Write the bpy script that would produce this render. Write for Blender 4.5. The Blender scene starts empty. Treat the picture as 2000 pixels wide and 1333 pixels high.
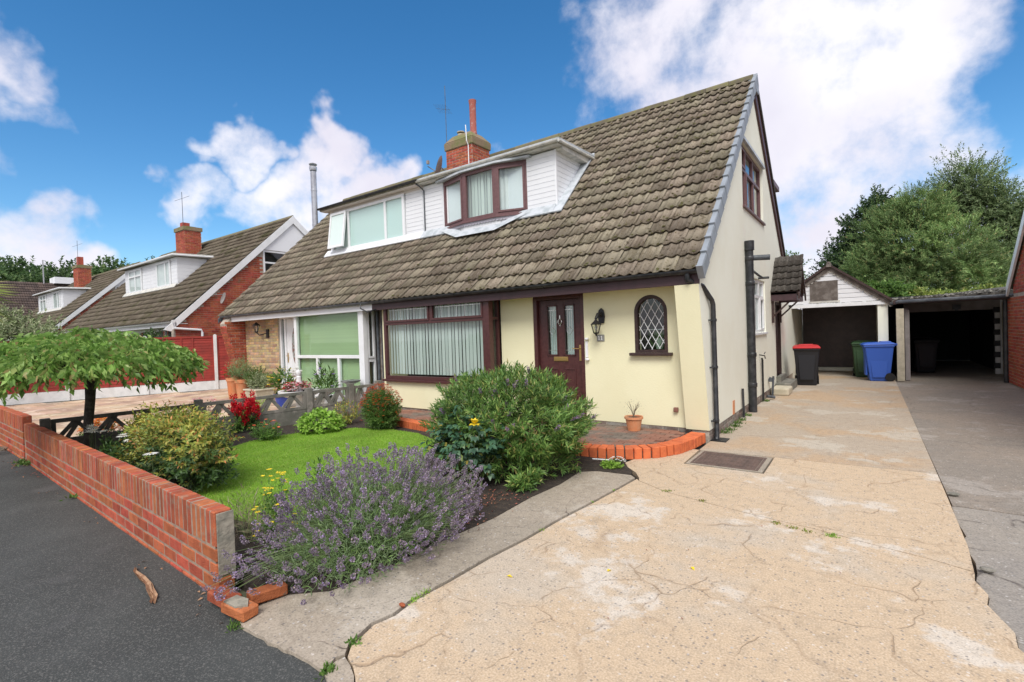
import bpy, bmesh, math, random
import numpy as np
from mathutils import Vector, Matrix
random.seed(7); rng = np.random.default_rng(7)
PI = math.pi
SC = bpy.context.scene
COL = SC.collection

# ------------------------------------------------------------------ camera
def cam_axes(yaw, pitch, roll):
    f = np.array([math.sin(yaw)*math.cos(pitch), math.cos(yaw)*math.cos(pitch), math.sin(pitch)])
    rt = np.array([math.cos(yaw), -math.sin(yaw), 0.0]); up = np.cross(rt, f)
    r2 = math.cos(roll)*rt + math.sin(roll)*up; u2 = -math.sin(roll)*rt + math.cos(roll)*up
    return r2, u2, f
r_, u_, f_ = cam_axes(math.radians(-35.85), math.radians(-0.979), math.radians(-1.927))
cd = bpy.data.cameras.new('camera'); cam = bpy.data.objects.new('camera', cd); COL.objects.link(cam)
cd.sensor_width = 36.0; cd.lens = 962.76/2000*36.0; cd.clip_start = 0.05; cd.clip_end = 2000
cam.matrix_world = Matrix(((r_[0], u_[0], -f_[0], 0), (r_[1], u_[1], -f_[1], 0), (r_[2], u_[2], -f_[2], 1.6), (0, 0, 0, 1)))
SC.camera = cam
SC.view_settings.view_transform = 'Standard'; SC.view_settings.look = 'None'
SC.view_settings.exposure = 0.80; SC.view_settings.gamma = 1.0
SC.view_settings.use_curve_mapping = False
SC.render.engine = 'CYCLES'
SC.cycles.max_bounces = 6; SC.cycles.transparent_max_bounces = 12
try:
    SC.cycles.use_denoising = True
except Exception: pass

# ------------------------------------------------------------------ sky
SUN_EL = math.radians(50); SUN_AZ = math.radians(152)   # compass-like: direction the light comes from, clockwise from +y
W = bpy.data.worlds.new('World'); SC.world = W; W.use_nodes = True
nt = W.node_tree; nt.nodes.clear()
def wn(t, **k):
    n = nt.nodes.new(t)
    for a, b in k.items(): setattr(n, a, b)
    return n
def wl(a, b): nt.links.new(a, b)
sky = wn('ShaderNodeTexSky', sky_type='NISHITA', sun_disc=False)
sky.sun_elevation = SUN_EL; sky.sun_rotation = SUN_AZ; sky.ozone_density = 3.0; sky.air_density = 1.0; sky.dust_density = 0.1
hs = wn('ShaderNodeHueSaturation'); hs.inputs['Saturation'].default_value = 1.3; hs.inputs['Hue'].default_value = 0.497
wl(sky.outputs[0], hs.inputs['Color'])
bg1 = wn('ShaderNodeBackground'); bg1.inputs[1].default_value = 0.092
wl(hs.outputs[0], bg1.inputs[0])
tc = wn('ShaderNodeTexCoord')
DIR = tc.outputs['Generated']
wz = wn('ShaderNodeTexNoise'); wz.inputs['Scale'].default_value = 7.0; wz.inputs['Detail'].default_value = 4; wl(DIR, wz.inputs['Vector'])
ws = wn('ShaderNodeVectorMath', operation='SUBTRACT'); wl(wz.outputs['Color'], ws.inputs[0]); ws.inputs[1].default_value = (0.5, 0.5, 0.5)
wsc = wn('ShaderNodeVectorMath', operation='SCALE'); wl(ws.outputs[0], wsc.inputs[0]); wsc.inputs['Scale'].default_value = 0.30
wad = wn('ShaderNodeVectorMath', operation='ADD'); wl(DIR, wad.inputs[0]); wl(wsc.outputs[0], wad.inputs[1])
wno = wn('ShaderNodeVectorMath', operation='NORMALIZE'); wl(wad.outputs[0], wno.inputs[0]); WARP = wno.outputs[0]
def wmath(op, a, b=None, clamp=False):
    n = wn('ShaderNodeMath', operation=op, use_clamp=clamp)
    for i, v in enumerate((a, b)):
        if v is None: continue
        if isinstance(v, (int, float)): n.inputs[i].default_value = v
        else: wl(v, n.inputs[i])
    return n.outputs[0]
def wsmooth(v, a, b, lo=0.0, hi=1.0):
    n = wn('ShaderNodeMapRange', interpolation_type='SMOOTHSTEP')
    wl(v, n.inputs[0]); n.inputs[1].default_value = a; n.inputs[2].default_value = b
    n.inputs[3].default_value = lo; n.inputs[4].default_value = hi
    return n.outputs[0]
def wdot(c):
    n = wn('ShaderNodeVectorMath', operation='DOT_PRODUCT'); wl(WARP, n.inputs[0]); n.inputs[1].default_value = c
    return n.outputs['Value']
# clouds: centre azimuth (deg, clockwise from +y), elevation (deg), outer radius (deg), cover
CLOUDS = [
 (-19.8, 29.8, 8, 0.75), (-13.1, 26.5, 11, 0.95), (-5.1, 25.5, 12, 1), (0.6, 23.1, 10, 0.95), (-7.9, 18.8, 12, 1), (-1.5, 17.0, 12, 1), (3.1, 13.7, 8, 0.85), (-3.7, 10.4, 11, 1), (-5.5, 5.7, 9, 1), (2.9, 24.3, 8, 0.75), (5.3, 21.6, 5, 0.6), (6.8, 14.1, 5, 0.5), (-23.9, 24.6, 5, 0.5), (-65.9, 20.3, 3.0, 0.75), (-64.9, 17.9, 3.4, 0.8), (-67.4, 14.1, 3.4, 0.7), (-63.7, 12.7, 4.5, 0.85), (-58.9, 14.1, 5.2, 0.95), (-55.7, 17.1, 4.0, 0.9), (-52.6, 15.0, 4.2, 0.75), (-48.9, 16.0, 3.4, 0.65), (-58.0, 10.5, 5.5, 1), (-80.8, 8.4, 5.5, 0.95), (-78.9, 9.0, 4.2, 0.85), (-83.8, 8.1, 7, 1), (-81.4, 6.3, 6, 1), (-81.6, 24.4, 4.6, 0.8), (-80.5, 19.1, 2.4, 0.4), (-33.3, 21.1, 3.2, 0.75), (-37.2, 20.5, 2.2, 0.5), (10.0, 6.0, 5, 0.5), (-16.0, 31.3, 6, 0.8)
]
cover = None
for az, el, r, c in CLOUDS:
    az = math.radians(az); el = math.radians(el)
    v = (math.sin(az)*math.cos(el), math.cos(az)*math.cos(el), math.sin(el))
    m = wsmooth(wdot(v), math.cos(math.radians(r*1.25)), math.cos(math.radians(r*0.3)), 0.0, c)
    cover = m if cover is None else wmath('MAXIMUM', cover, m)
# fuller cloud added over the unseen rest of the sky for fill light
away = wsmooth(wdot((f_[0], f_[1], f_[2])), 0.62, 0.35, 0.0, 1.0)
cover = wmath('MAXIMUM', cover, away)
nz = wn('ShaderNodeTexNoise'); nz.inputs['Scale'].default_value = 5.6; nz.inputs['Detail'].default_value = 10; nz.inputs['Roughness'].default_value = 0.60
nz.inputs['Distortion'].default_value = 0.08
wl(DIR, nz.inputs['Vector'])
val = wmath('ADD', cover, wmath('MULTIPLY', wmath('SUBTRACT', nz.outputs[0], 0.5), 2.5))
alpha = wsmooth(val, 0.22, 1.02)
alpha = wmath('MULTIPLY', alpha, wsmooth(cover, 0.02, 0.2))
nz2 = wn('ShaderNodeTexNoise'); nz2.inputs['Scale'].default_value = 3.5; nz2.inputs['Detail'].default_value = 5
wl(DIR, nz2.inputs['Vector'])
cr = wn('ShaderNodeValToRGB'); cr.color_ramp.elements[0].position = 0.35; cr.color_ramp.elements[0].color = (0.66, 0.64, 0.74, 1)
cr.color_ramp.elements[1].position = 0.62; cr.color_ramp.elements[1].color = (0.84, 0.83, 0.88, 1)
wl(nz2.outputs[0], cr.inputs[0])
bg2 = wn('ShaderNodeBackground'); bg2.inputs[1].default_value = 0.72; wl(cr.outputs[0], bg2.inputs[0])
mx = wn('ShaderNodeMixShader'); wl(alpha, mx.inputs[0]); wl(bg1.outputs[0], mx.inputs[1]); wl(bg2.outputs[0], mx.inputs[2])
wo = wn('ShaderNodeOutputWorld'); wl(mx.outputs[0], wo.inputs[0])

sl = bpy.data.lights.new('sun', 'SUN'); sl.energy = 1.9; sl.angle = math.radians(28); sl.color = (1.0, 0.975, 0.925)
sun = bpy.data.objects.new('sun', sl); COL.objects.link(sun)
sd = Vector((math.sin(SUN_AZ)*math.cos(SUN_EL), math.cos(SUN_AZ)*math.cos(SUN_EL), math.sin(SUN_EL)))
sun.rotation_euler = sd.to_track_quat('Z', 'Y').to_euler()
sun.location = (0, 0, 30)

# ------------------------------------------------------------------ materials
def mat(name, col, rough=0.7, c2=None, scale=3.0, lo=0.4, hi=0.65, isl=0.0, hue=0.0, bump=0.0, bscale=60.0, metal=0.0,
        speck=None, speck_scale=120.0, speck_lo=0.6, speck_hi=0.7, spec=0.5, c3=None, s3=0.8, lo3=0.5, hi3=0.6, coat=0.0, bdist=0.01, streak=None):
    m = bpy.data.materials.new(name); m.use_nodes = True
    t = m.node_tree; N = t.nodes; L = t.links; N.clear()
    out = N.new('ShaderNodeOutputMaterial'); b = N.new('ShaderNodeBsdfPrincipled'); L.new(b.outputs[0], out.inputs[0])
    b.inputs['Roughness'].default_value = rough; b.inputs['Metallic'].default_value = metal
    b.inputs['Specular IOR Level'].default_value = spec
    if coat: b.inputs['Coat Weight'].default_value = coat
    g = N.new('ShaderNodeNewGeometry'); pos = g.outputs['Position']
    rgb = N.new('ShaderNodeRGB'); rgb.outputs[0].default_value = (*col, 1); cur = rgb.outputs[0]
    def noise(sc, det=5, ro=0.6):
        n = N.new('ShaderNodeTexNoise'); n.inputs['Scale'].default_value = sc; n.inputs['Detail'].default_value = det
        n.inputs['Roughness'].default_value = ro; L.new(pos, n.inputs['Vector']); return n.outputs[0]
    def ramp(v, a, c):
        n = N.new('ShaderNodeMapRange'); n.interpolation_type = 'SMOOTHSTEP'; L.new(v, n.inputs[0])
        n.inputs[1].default_value = a; n.inputs[2].default_value = c; return n.outputs[0]
    def mix(f, a, c):
        n = N.new('ShaderNodeMix'); n.data_type = 'RGBA'; L.new(f, n.inputs[0]); L.new(a, n.inputs[6]); n.inputs[7].default_value = (*c, 1); return n.outputs[2]
    if c2: cur = mix(ramp(noise(scale), lo, hi), cur, c2)
    if streak:
        mv = N.new('ShaderNodeVectorMath'); mv.operation = 'MULTIPLY'; L.new(pos, mv.inputs[0]); mv.inputs[1].default_value = (34, 2.2, 2.2)
        sn = N.new('ShaderNodeTexNoise'); sn.inputs['Scale'].default_value = 1.0; sn.inputs['Detail'].default_value = 4; L.new(mv.outputs[0], sn.inputs['Vector'])
        cur = mix(ramp(sn.outputs[0], 0.40, 0.66), cur, streak)
    if c3: cur = mix(ramp(noise(s3, 4), lo3, hi3), cur, c3)
    if speck: cur = mix(ramp(noise(speck_scale, 2, 0.5), speck_lo, speck_hi), cur, speck)
    if isl or hue:
        oi = N.new('ShaderNodeObjectInfo'); ad = N.new('ShaderNodeMath'); ad.operation = 'ADD'
        L.new(g.outputs['Random Per Island'], ad.inputs[0]); L.new(oi.outputs['Random'], ad.inputs[1])
        fr = N.new('ShaderNodeMath'); fr.operation = 'FRACT'; L.new(ad.outputs[0], fr.inputs[0])
        h = N.new('ShaderNodeHueSaturation'); L.new(cur, h.inputs['Color'])
        mr = N.new('ShaderNodeMapRange'); L.new(fr.outputs[0], mr.inputs[0]); mr.inputs[3].default_value = 1-isl; mr.inputs[4].default_value = 1+isl
        L.new(mr.outputs[0], h.inputs['Value'])
        ml = N.new('ShaderNodeMath'); ml.operation = 'MULTIPLY'; ml.inputs[1].default_value = 7.31; L.new(fr.outputs[0], ml.inputs[0])
        f2 = N.new('ShaderNodeMath'); f2.operation = 'FRACT'; L.new(ml.outputs[0], f2.inputs[0])
        m2 = N.new('ShaderNodeMapRange'); L.new(f2.outputs[0], m2.inputs[0]); m2.inputs[3].default_value = 0.5-hue; m2.inputs[4].default_value = 0.5+hue
        L.new(m2.outputs[0], h.inputs['Hue']); cur = h.outputs[0]
    L.new(cur, b.inputs['Base Color'])
    if bump:
        bn = N.new('ShaderNodeBump'); bn.inputs['Strength'].default_value = bump; bn.inputs['Distance'].default_value = bdist
        L.new(noise(bscale, 4), bn.inputs['Height']); L.new(bn.outputs[0], b.inputs['Normal'])
    return m

def leafmat(name, cols, trans=0.3, rough=0.5, noise_scale=1.5, vary=0.35, spec=0.4):
    """cols: list of (position, colour) picked at random leaf by leaf"""
    m = bpy.data.materials.new(name); m.use_nodes = True
    t = m.node_tree; N = t.nodes; L = t.links; N.clear()
    out = N.new('ShaderNodeOutputMaterial'); b = N.new('ShaderNodeBsdfPrincipled'); tr = N.new('ShaderNodeBsdfTranslucent'); mx = N.new('ShaderNodeMixShader')
    mx.inputs[0].default_value = trans; L.new(b.outputs[0], mx.inputs[1]); L.new(tr.outputs[0], mx.inputs[2]); L.new(mx.outputs[0], out.inputs[0])
    b.inputs['Roughness'].default_value = rough; b.inputs['Specular IOR Level'].default_value = spec
    g = N.new('ShaderNodeNewGeometry')
    cr = N.new('ShaderNodeValToRGB'); L.new(g.outputs['Random Per Island'], cr.inputs[0])
    e = cr.color_ramp.elements
    e[0].position = cols[0][0]; e[0].color = (*cols[0][1], 1); e[1].position = cols[-1][0]; e[1].color = (*cols[-1][1], 1)
    for p, c in cols[1:-1]:
        q = e.new(p); q.color = (*c, 1)
    n = N.new('ShaderNodeTexNoise'); n.inputs['Scale'].default_value = noise_scale; n.inputs['Detail'].default_value = 3; L.new(g.outputs['Position'], n.inputs['Vector'])
    mr = N.new('ShaderNodeMapRange'); L.new(n.outputs[0], mr.inputs[0]); mr.inputs[1].default_value = 0.3; mr.inputs[2].default_value = 0.7
    mr.inputs[3].default_value = 1-vary; mr.inputs[4].default_value = 1+vary
    h = N.new('ShaderNodeHueSaturation'); L.new(cr.outputs[0], h.inputs['Color']); L.new(mr.outputs[0], h.inputs['Value'])
    L.new(h.outputs[0], b.inputs['Base Color']); L.new(h.outputs[0], tr.inputs['Color'])
    return m

def glassmat(name, tint=(0.8, 0.9, 0.9), refl=0.12, rough=0.03):
    m = bpy.data.materials.new(name); m.use_nodes = True
    t = m.node_tree; N = t.nodes; L = t.links; N.clear()
    out = N.new('ShaderNodeOutputMaterial'); tr = N.new('ShaderNodeBsdfTransparent'); gl = N.new('ShaderNodeBsdfGlossy'); mx = N.new('ShaderNodeMixShader')
    tr.inputs[0].default_value = (*tint, 1); gl.inputs['Roughness'].default_value = rough
    lw = N.new('ShaderNodeLayerWeight'); lw.inputs[0].default_value = 0.5
    pw = N.new('ShaderNodeMath'); pw.operation = 'POWER'; L.new(lw.outputs['Facing'], pw.inputs[0]); pw.inputs[1].default_value = 5.0
    ad = N.new('ShaderNodeMath'); ad.operation = 'ADD'; ad.inputs[1].default_value = refl+0.04; ad.use_clamp = True; L.new(pw.outputs[0], ad.inputs[0])
    L.new(ad.outputs[0], mx.inputs[0]); L.new(tr.outputs[0], mx.inputs[1]); L.new(gl.outputs[0], mx.inputs[2]); L.new(mx.outputs[0], out.inputs[0])
    return m

def concrete_mat(name, base, tint, pale, crack, cell=1.5, crack_w=0.02, aggr=True, tlo=0.42, thi=0.52, cbump=0.6, speckc=(0.12, 0.12, 0.13), cr_strength=0.7, warp=0.25):
    m = bpy.data.materials.new(name); m.use_nodes = True
    t = m.node_tree; N = t.nodes; L = t.links; N.clear()
    out = N.new('ShaderNodeOutputMaterial'); b = N.new('ShaderNodeBsdfPrincipled'); L.new(b.outputs[0], out.inputs[0])
    b.inputs['Roughness'].default_value = 0.85; b.inputs['Specular IOR Level'].default_value = 0.25
    g = N.new('ShaderNodeNewGeometry'); pos = g.outputs['Position']
    def noise(sc, det=4, ro=0.6, vec=None):
        n = N.new('ShaderNodeTexNoise'); n.inputs['Scale'].default_value = sc; n.inputs['Detail'].default_value = det; n.inputs['Roughness'].default_value = ro
        L.new(vec or pos, n.inputs['Vector']); return n
    def ramp(v, a, c, lo=0.0, hi=1.0):
        n = N.new('ShaderNodeMapRange'); n.interpolation_type = 'SMOOTHSTEP'; L.new(v, n.inputs[0])
        n.inputs[1].default_value = a; n.inputs[2].default_value = c; n.inputs[3].default_value = lo; n.inputs[4].default_value = hi; return n.outputs[0]
    def mixc(f, a, c):
        n = N.new('ShaderNodeMix'); n.data_type = 'RGBA'; L.new(f, n.inputs[0])
        L.new(a, n.inputs[6]) if not isinstance(a, tuple) else setattr(n.inputs[6], 'default_value', (*a, 1))
        n.inputs[7].default_value = (*c, 1); return n.outputs[2]
    def mul(a, c):
        n = N.new('ShaderNodeMath'); n.operation = 'MULTIPLY'; L.new(a, n.inputs[0])
        if isinstance(c, float): n.inputs[1].default_value = c
        else: L.new(c, n.inputs[1])
        return n.outputs[0]
    cur = mixc(ramp(noise(0.55, 5, 0.62).outputs[0], tlo, thi), base, tint)
    cur = mixc(ramp(noise(0.9, 6, 0.68).outputs[0], 0.54, 0.60, 0, 0.85), cur, pale)
    cur = mixc(ramp(noise(2.3, 5, 0.7).outputs[0], 0.57, 0.70, 0, 0.45), cur, tuple(0.62*c for c in tint))
    cur = mixc(ramp(noise(14, 4, 0.7).outputs[0], 0.42, 0.75, 0, 0.35), cur, tuple(0.45*c for c in base))
    if aggr:
        v = N.new('ShaderNodeTexVoronoi'); v.inputs['Scale'].default_value = 42; L.new(pos, v.inputs['Vector'])
        s1 = ramp(v.outputs['Distance'], 0.36, 0.22)
        w = N.new('ShaderNodeSeparateColor'); L.new(v.outputs['Color'], w.inputs[0])
        cur = mixc(mul(mul(s1, ramp(w.outputs[0], 0.66, 0.74)), 0.62), cur, speckc)
        cur = mixc(mul(mul(s1, ramp(w.outputs[1], 0.86, 0.92)), 0.45), cur, (0.75, 0.72, 0.68))
        v3 = N.new('ShaderNodeTexNoise'); v3.inputs['Scale'].default_value = 95; v3.inputs['Detail'].default_value = 3; L.new(pos, v3.inputs['Vector'])
        cur = mixc(ramp(v3.outputs[0], 0.50, 0.68, 0, 0.40), cur, tuple(0.45*c for c in base))
        cur = mixc(ramp(v3.outputs[0], 0.50, 0.34, 0, 0.32), cur, tuple(min(0.9, 1.5*c) for c in base))
    wv = noise(1.6, 3); sub = N.new('ShaderNodeVectorMath'); sub.operation = 'SUBTRACT'; L.new(wv.outputs['Color'], sub.inputs[0]); sub.inputs[1].default_value = (0.5, 0.5, 0.5)
    scl = N.new('ShaderNodeVectorMath'); scl.operation = 'SCALE'; L.new(sub.outputs[0], scl.inputs[0]); scl.inputs['Scale'].default_value = warp*2
    addv = N.new('ShaderNodeVectorMath'); addv.operation = 'ADD'; L.new(pos, addv.inputs[0]); L.new(scl.outputs[0], addv.inputs[1])
    mp = N.new('ShaderNodeVectorMath'); mp.operation = 'MULTIPLY'; L.new(addv.outputs[0], mp.inputs[0]); mp.inputs[1].default_value = (1, 1, 0)
    vc = N.new('ShaderNodeTexVoronoi'); vc.feature = 'DISTANCE_TO_EDGE'; vc.inputs['Scale'].default_value = cell; L.new(mp.outputs[0], vc.inputs['Vector'])
    line = ramp(vc.outputs['Distance'], crack_w*1.0, crack_w*0.2)
    brk = ramp(noise(2.1, 4, 0.7).outputs[0], 0.46, 0.60)
    lineb = mul(line, brk)
    wide = mul(ramp(vc.outputs['Distance'], crack_w*2.6, 0.0), ramp(noise(1.3, 3).outputs[0], 0.42, 0.58))
    cur = mixc(mul(wide, 0.24), cur, crack)
    cur = mixc(mul(lineb, cr_strength), cur, crack)
    L.new(cur, b.inputs['Base Color'])
    h1 = N.new('ShaderNodeMath'); h1.operation = 'MULTIPLY_ADD'; L.new(noise(90, 4, 0.65).outputs[0], h1.inputs[0]); h1.inputs[1].default_value = 0.5; L.new(mul(lineb, -cbump*2), h1.inputs[2])
    bn = N.new('ShaderNodeBump'); bn.inputs['Strength'].default_value = 0.55; bn.inputs['Distance'].default_value = 0.008; L.new(h1.outputs[0], bn.inputs['Height'])
    L.new(bn.outputs[0], b.inputs['Normal'])
    return m

MT = {}
MT['cream'] = mat('cream_render', (0.80, 0.765, 0.52), 0.85, c2=(0.775, 0.735, 0.49), scale=1.2, bump=0.25, bscale=45, spec=0.2)
MT['gable'] = mat('pale_cream_render', (0.80, 0.81, 0.70), 0.85, c2=(0.77, 0.77, 0.65), scale=1.0, bump=0.2, bscale=40, spec=0.2, c3=(0.77, 0.73, 0.64), s3=2.2, lo3=0.62, hi3=0.8)
MT['tile'] = mat('concrete_roof_tile', (0.165, 0.135, 0.098), 0.9, c2=(0.25, 0.215, 0.16), scale=2.2, lo=0.4, hi=0.62, isl=0.22, hue=0.014, bump=0.7, bscale=80, spec=0.2, c3=(0.075, 0.06, 0.038), s3=9, lo3=0.57, hi3=0.70, speck=(0.11, 0.085, 0.035), speck_scale=38, speck_lo=0.60, speck_hi=0.70, bdist=0.012, streak=(0.26, 0.222, 0.168))
MT['tile_side'] = mat('dark_mossy_tile', (0.075, 0.066, 0.058), 0.9, c2=(0.15, 0.14, 0.12), scale=25, lo=0.5, hi=0.7, isl=0.2, bump=0.7, bscale=60, spec=0.2)
MT['tile_far'] = mat('brown_roof_tile', (0.115, 0.092, 0.068), 0.9, c2=(0.16, 0.135, 0.10), scale=3, isl=0.18, bump=0.5, bscale=40, spec=0.2, c3=(0.075, 0.07, 0.035), s3=2, lo3=0.5, hi3=0.7)
MT['ridge'] = mat('ridge_tile', (0.14, 0.12, 0.085), 0.9, c2=(0.16, 0.15, 0.07), scale=9, isl=0.2, bump=0.6, spec=0.2)
MT['verge'] = mat('grey_plastic_verge', (0.27, 0.30, 0.335), 0.5, c2=(0.22, 0.245, 0.27), scale=5, isl=0.06)
MT['black_pvc'] = mat('black_pvc', (0.02, 0.022, 0.025), 0.4, c2=(0.045, 0.045, 0.048), scale=9, spec=0.4)
MT['grey_pvc'] = mat('weathered_black_pvc', (0.05, 0.058, 0.07), 0.45, c2=(0.10, 0.11, 0.12), scale=8)
MT['rosewood'] = mat('rosewood_upvc', (0.082, 0.027, 0.026), 0.38, c2=(0.06, 0.018, 0.018), scale=24, spec=0.5)
MT['rosewood_up'] = mat('faded_rosewood_upvc', (0.15, 0.072, 0.072), 0.45, c2=(0.12, 0.055, 0.056), scale=20)
MT['fascia'] = mat('brown_fascia', (0.062, 0.03, 0.035), 0.5, c2=(0.05, 0.025, 0.028), scale=10)
MT['dark_wood'] = mat('dark_brown_wood', (0.035, 0.017, 0.015), 0.55, c2=(0.055, 0.028, 0.024), scale=18, bump=0.2)
MT['white'] = mat('white_upvc', (0.80, 0.81, 0.82), 0.35, c2=(0.74, 0.75, 0.75), scale=4)
MT['white_old'] = mat('white_cladding', (0.82, 0.83, 0.85), 0.45, c2=(0.76, 0.77, 0.78), scale=2, lo=0.45, hi=0.75)
MT['soffit'] = mat('pinkish_white_paint', (0.66, 0.60, 0.55), 0.6)
MT['lead'] = mat('lead_flashing', (0.52, 0.55, 0.58), 0.5, c2=(0.36, 0.40, 0.42), scale=6, bump=0.3, bscale=20)
MT['cream_trim'] = mat('aged_white_trim', (0.62, 0.60, 0.54), 0.6, c2=(0.45, 0.45, 0.42), scale=8)
MT['felt'] = mat('mossy_roof_felt', (0.16, 0.14, 0.10), 0.95, c2=(0.24, 0.22, 0.15), scale=9, bump=0.8, bscale=30)
MT['glass'] = glassmat('window_glass', (0.88, 0.95, 0.94), 0.03)
MT['glass_dark'] = glassmat('side_window_glass', (0.75, 0.84, 0.84), 0.10)
MT['obscure'] = mat('obscured_glass', (0.66, 0.78, 0.74), 0.25, spec=0.6, coat=0.6)
MT['pane_dark'] = mat('dark_interior', (0.03, 0.035, 0.035), 0.9)  # near-black colour stands in for the shade of unlit interiors
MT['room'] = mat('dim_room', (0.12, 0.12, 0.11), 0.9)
MT['blind'] = leafmat('white_vertical_blind', [(0, (0.62, 0.67, 0.62)), (1, (0.80, 0.84, 0.79))], 0.25, 0.8, 1, 0.03)
MT['curtain'] = mat('white_net_curtain', (0.74, 0.74, 0.72), 0.9, c2=(0.66, 0.67, 0.66), scale=3)
MT['green_blind'] = mat('green_venetian_blind', (0.52, 0.66, 0.36), 0.6, isl=0.03)
MT['olive_blind'] = mat('olive_venetian_blind', (0.30, 0.26, 0.12), 0.6)
MT['brick'] = mat('red_brick', (0.40, 0.105, 0.06), 0.85, c2=(0.30, 0.075, 0.045), scale=14, isl=0.22, hue=0.012, bump=0.6, bscale=80, spec=0.2, c3=(0.25, 0.13, 0.085), s3=5, lo3=0.58, hi3=0.72)
MT['wall_brick'] = mat('orange_red_brick', (0.44, 0.12, 0.058), 0.85, c2=(0.33, 0.085, 0.042), scale=10, isl=0.2, hue=0.014, bump=0.8, bscale=90, spec=0.2, c3=(0.30, 0.20, 0.14), s3=7, lo3=0.60, hi3=0.74, speck=(0.16, 0.13, 0.10), speck_scale=22, speck_lo=0.64, speck_hi=0.78)
MT['coping'] = mat('old_soldier_brick', (0.42, 0.115, 0.055), 0.88, c2=(0.32, 0.09, 0.05), scale=13, isl=0.24, hue=0.012, bump=0.9, bscale=90, spec=0.2, c3=(0.30, 0.19, 0.13), s3=11, lo3=0.57, hi3=0.72)
MT['edge_brick'] = mat('bright_orange_brick', (0.62, 0.16, 0.06), 0.8, c2=(0.52, 0.13, 0.055), scale=12, isl=0.12, bump=0.4, bscale=60, spec=0.2)
MT['patio_brick'] = mat('weathered_paving_brick', (0.27, 0.135, 0.095), 0.9, c2=(0.17, 0.14, 0.115), scale=2.0, lo=0.4, hi=0.6, isl=0.15, bump=0.6, spec=0.2)
MT['mortar'] = mat('mortar', (0.46, 0.40, 0.33), 0.95, c2=(0.33, 0.28, 0.23), scale=10, bump=0.5, spec=0.1)
MT['wall_mortar'] = mat('wall_mortar', (0.36, 0.265, 0.20), 0.95, c2=(0.27, 0.19, 0.145), scale=12, bump=0.5, spec=0.1)
MT['end_render'] = mat('grey_mortar_render', (0.34, 0.31, 0.25), 0.95, c2=(0.22, 0.21, 0.17), scale=9, bump=1.0, bscale=25, spec=0.1)
MT['base_brick'] = mat('dark_plinth_brick', (0.16, 0.115, 0.095), 0.9, c2=(0.26, 0.24, 0.21), scale=6, isl=0.25, bump=0.6)
MT['yellow_brick'] = mat('yellow_buff_brick', (0.56, 0.38, 0.17), 0.85, c2=(0.42, 0.30, 0.19), scale=7, lo=0.35, hi=0.6, isl=0.28, hue=0.03, bump=0.6)
MT['chim_cap'] = mat('mossy_chimney_render', (0.24, 0.175, 0.11), 0.95, c2=(0.16, 0.17, 0.06), scale=3, bump=0.8, bscale=20)
MT['terracotta'] = mat('terracotta', (0.62, 0.22, 0.09), 0.8, c2=(0.60, 0.30, 0.16), scale=4, bump=0.2)
MT['stone'] = mat('pale_stone', (0.52, 0.47, 0.36), 0.9, c2=(0.42, 0.38, 0.28), scale=8, bump=0.5)
MT['old_concrete'] = mat('weathered_concrete', (0.22, 0.205, 0.175), 0.92, c2=(0.13, 0.13, 0.105), scale=4, lo=0.35, hi=0.65, bump=0.8, bscale=50, c3=(0.34, 0.31, 0.27), s3=6, lo3=0.58, hi3=0.74)
MT['dark_concrete'] = mat('dark_toned_concrete', (0.06, 0.055, 0.05), 0.9, c2=(0.11, 0.10, 0.085), scale=5, bump=0.7, bscale=40)  # darker concrete tone: first fence bay, patio bed, one pot
MT['fence_red'] = mat('red_stained_timber', (0.30, 0.032, 0.022), 0.75, c2=(0.24, 0.028, 0.02), scale=5, isl=0.12, bump=0.3)
MT['white_conc'] = mat('white_painted_concrete', (0.70, 0.70, 0.69), 0.8, c2=(0.60, 0.60, 0.59), scale=5)
MT['soil'] = mat('dark_garden_soil', (0.035, 0.026, 0.02), 1.0, c2=(0.06, 0.045, 0.032), scale=18, bump=1.0, bscale=40, speck=(0.20, 0.13, 0.08), speck_scale=60, speck_lo=0.68, speck_hi=0.74, bdist=0.03)
MT['grass_base'] = mat('lawn_thatch', (0.15, 0.27, 0.03), 0.95, c2=(0.19, 0.32, 0.035), scale=3, bump=0.5)
MT['asphalt'] = mat('asphalt', (0.046, 0.049, 0.047), 0.88, c2=(0.062, 0.066, 0.063), scale=1.2, lo=0.4, hi=0.7, speck=(0.13, 0.128, 0.12), speck_scale=120, speck_lo=0.50, speck_hi=0.70, bump=1.0, bscale=110, c3=(0.085, 0.085, 0.085), s3=0.9, lo3=0.56, hi3=0.72, spec=0.35, bdist=0.006)
MT['ground'] = mat('verge_ground', (0.14, 0.13, 0.09), 0.95, c2=(0.09, 0.11, 0.05), scale=0.4)
MT['drive'] = concrete_mat('imprinted_concrete', (0.50, 0.42, 0.325), (0.54, 0.41, 0.275), (0.62, 0.56, 0.48), (0.27, 0.18, 0.11), cell=1.9, crack_w=0.014, tlo=0.36, thi=0.50, cr_strength=0.42, warp=0.30)
MT['drive_far'] = concrete_mat('brushed_concrete', (0.42, 0.35, 0.27), (0.46, 0.33, 0.21), (0.50, 0.45, 0.37), (0.26, 0.2, 0.15), cell=0.5, crack_w=0.005, tlo=0.45, thi=0.6, cr_strength=0.35)
MT['strip'] = concrete_mat('grey_concrete_path', (0.33, 0.285, 0.225), (0.39, 0.33, 0.26), (0.45, 0.40, 0.33), (0.12, 0.09, 0.07), cell=1.6, crack_w=0.008, tlo=0.45, thi=0.6, cr_strength=0.8)
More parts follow.
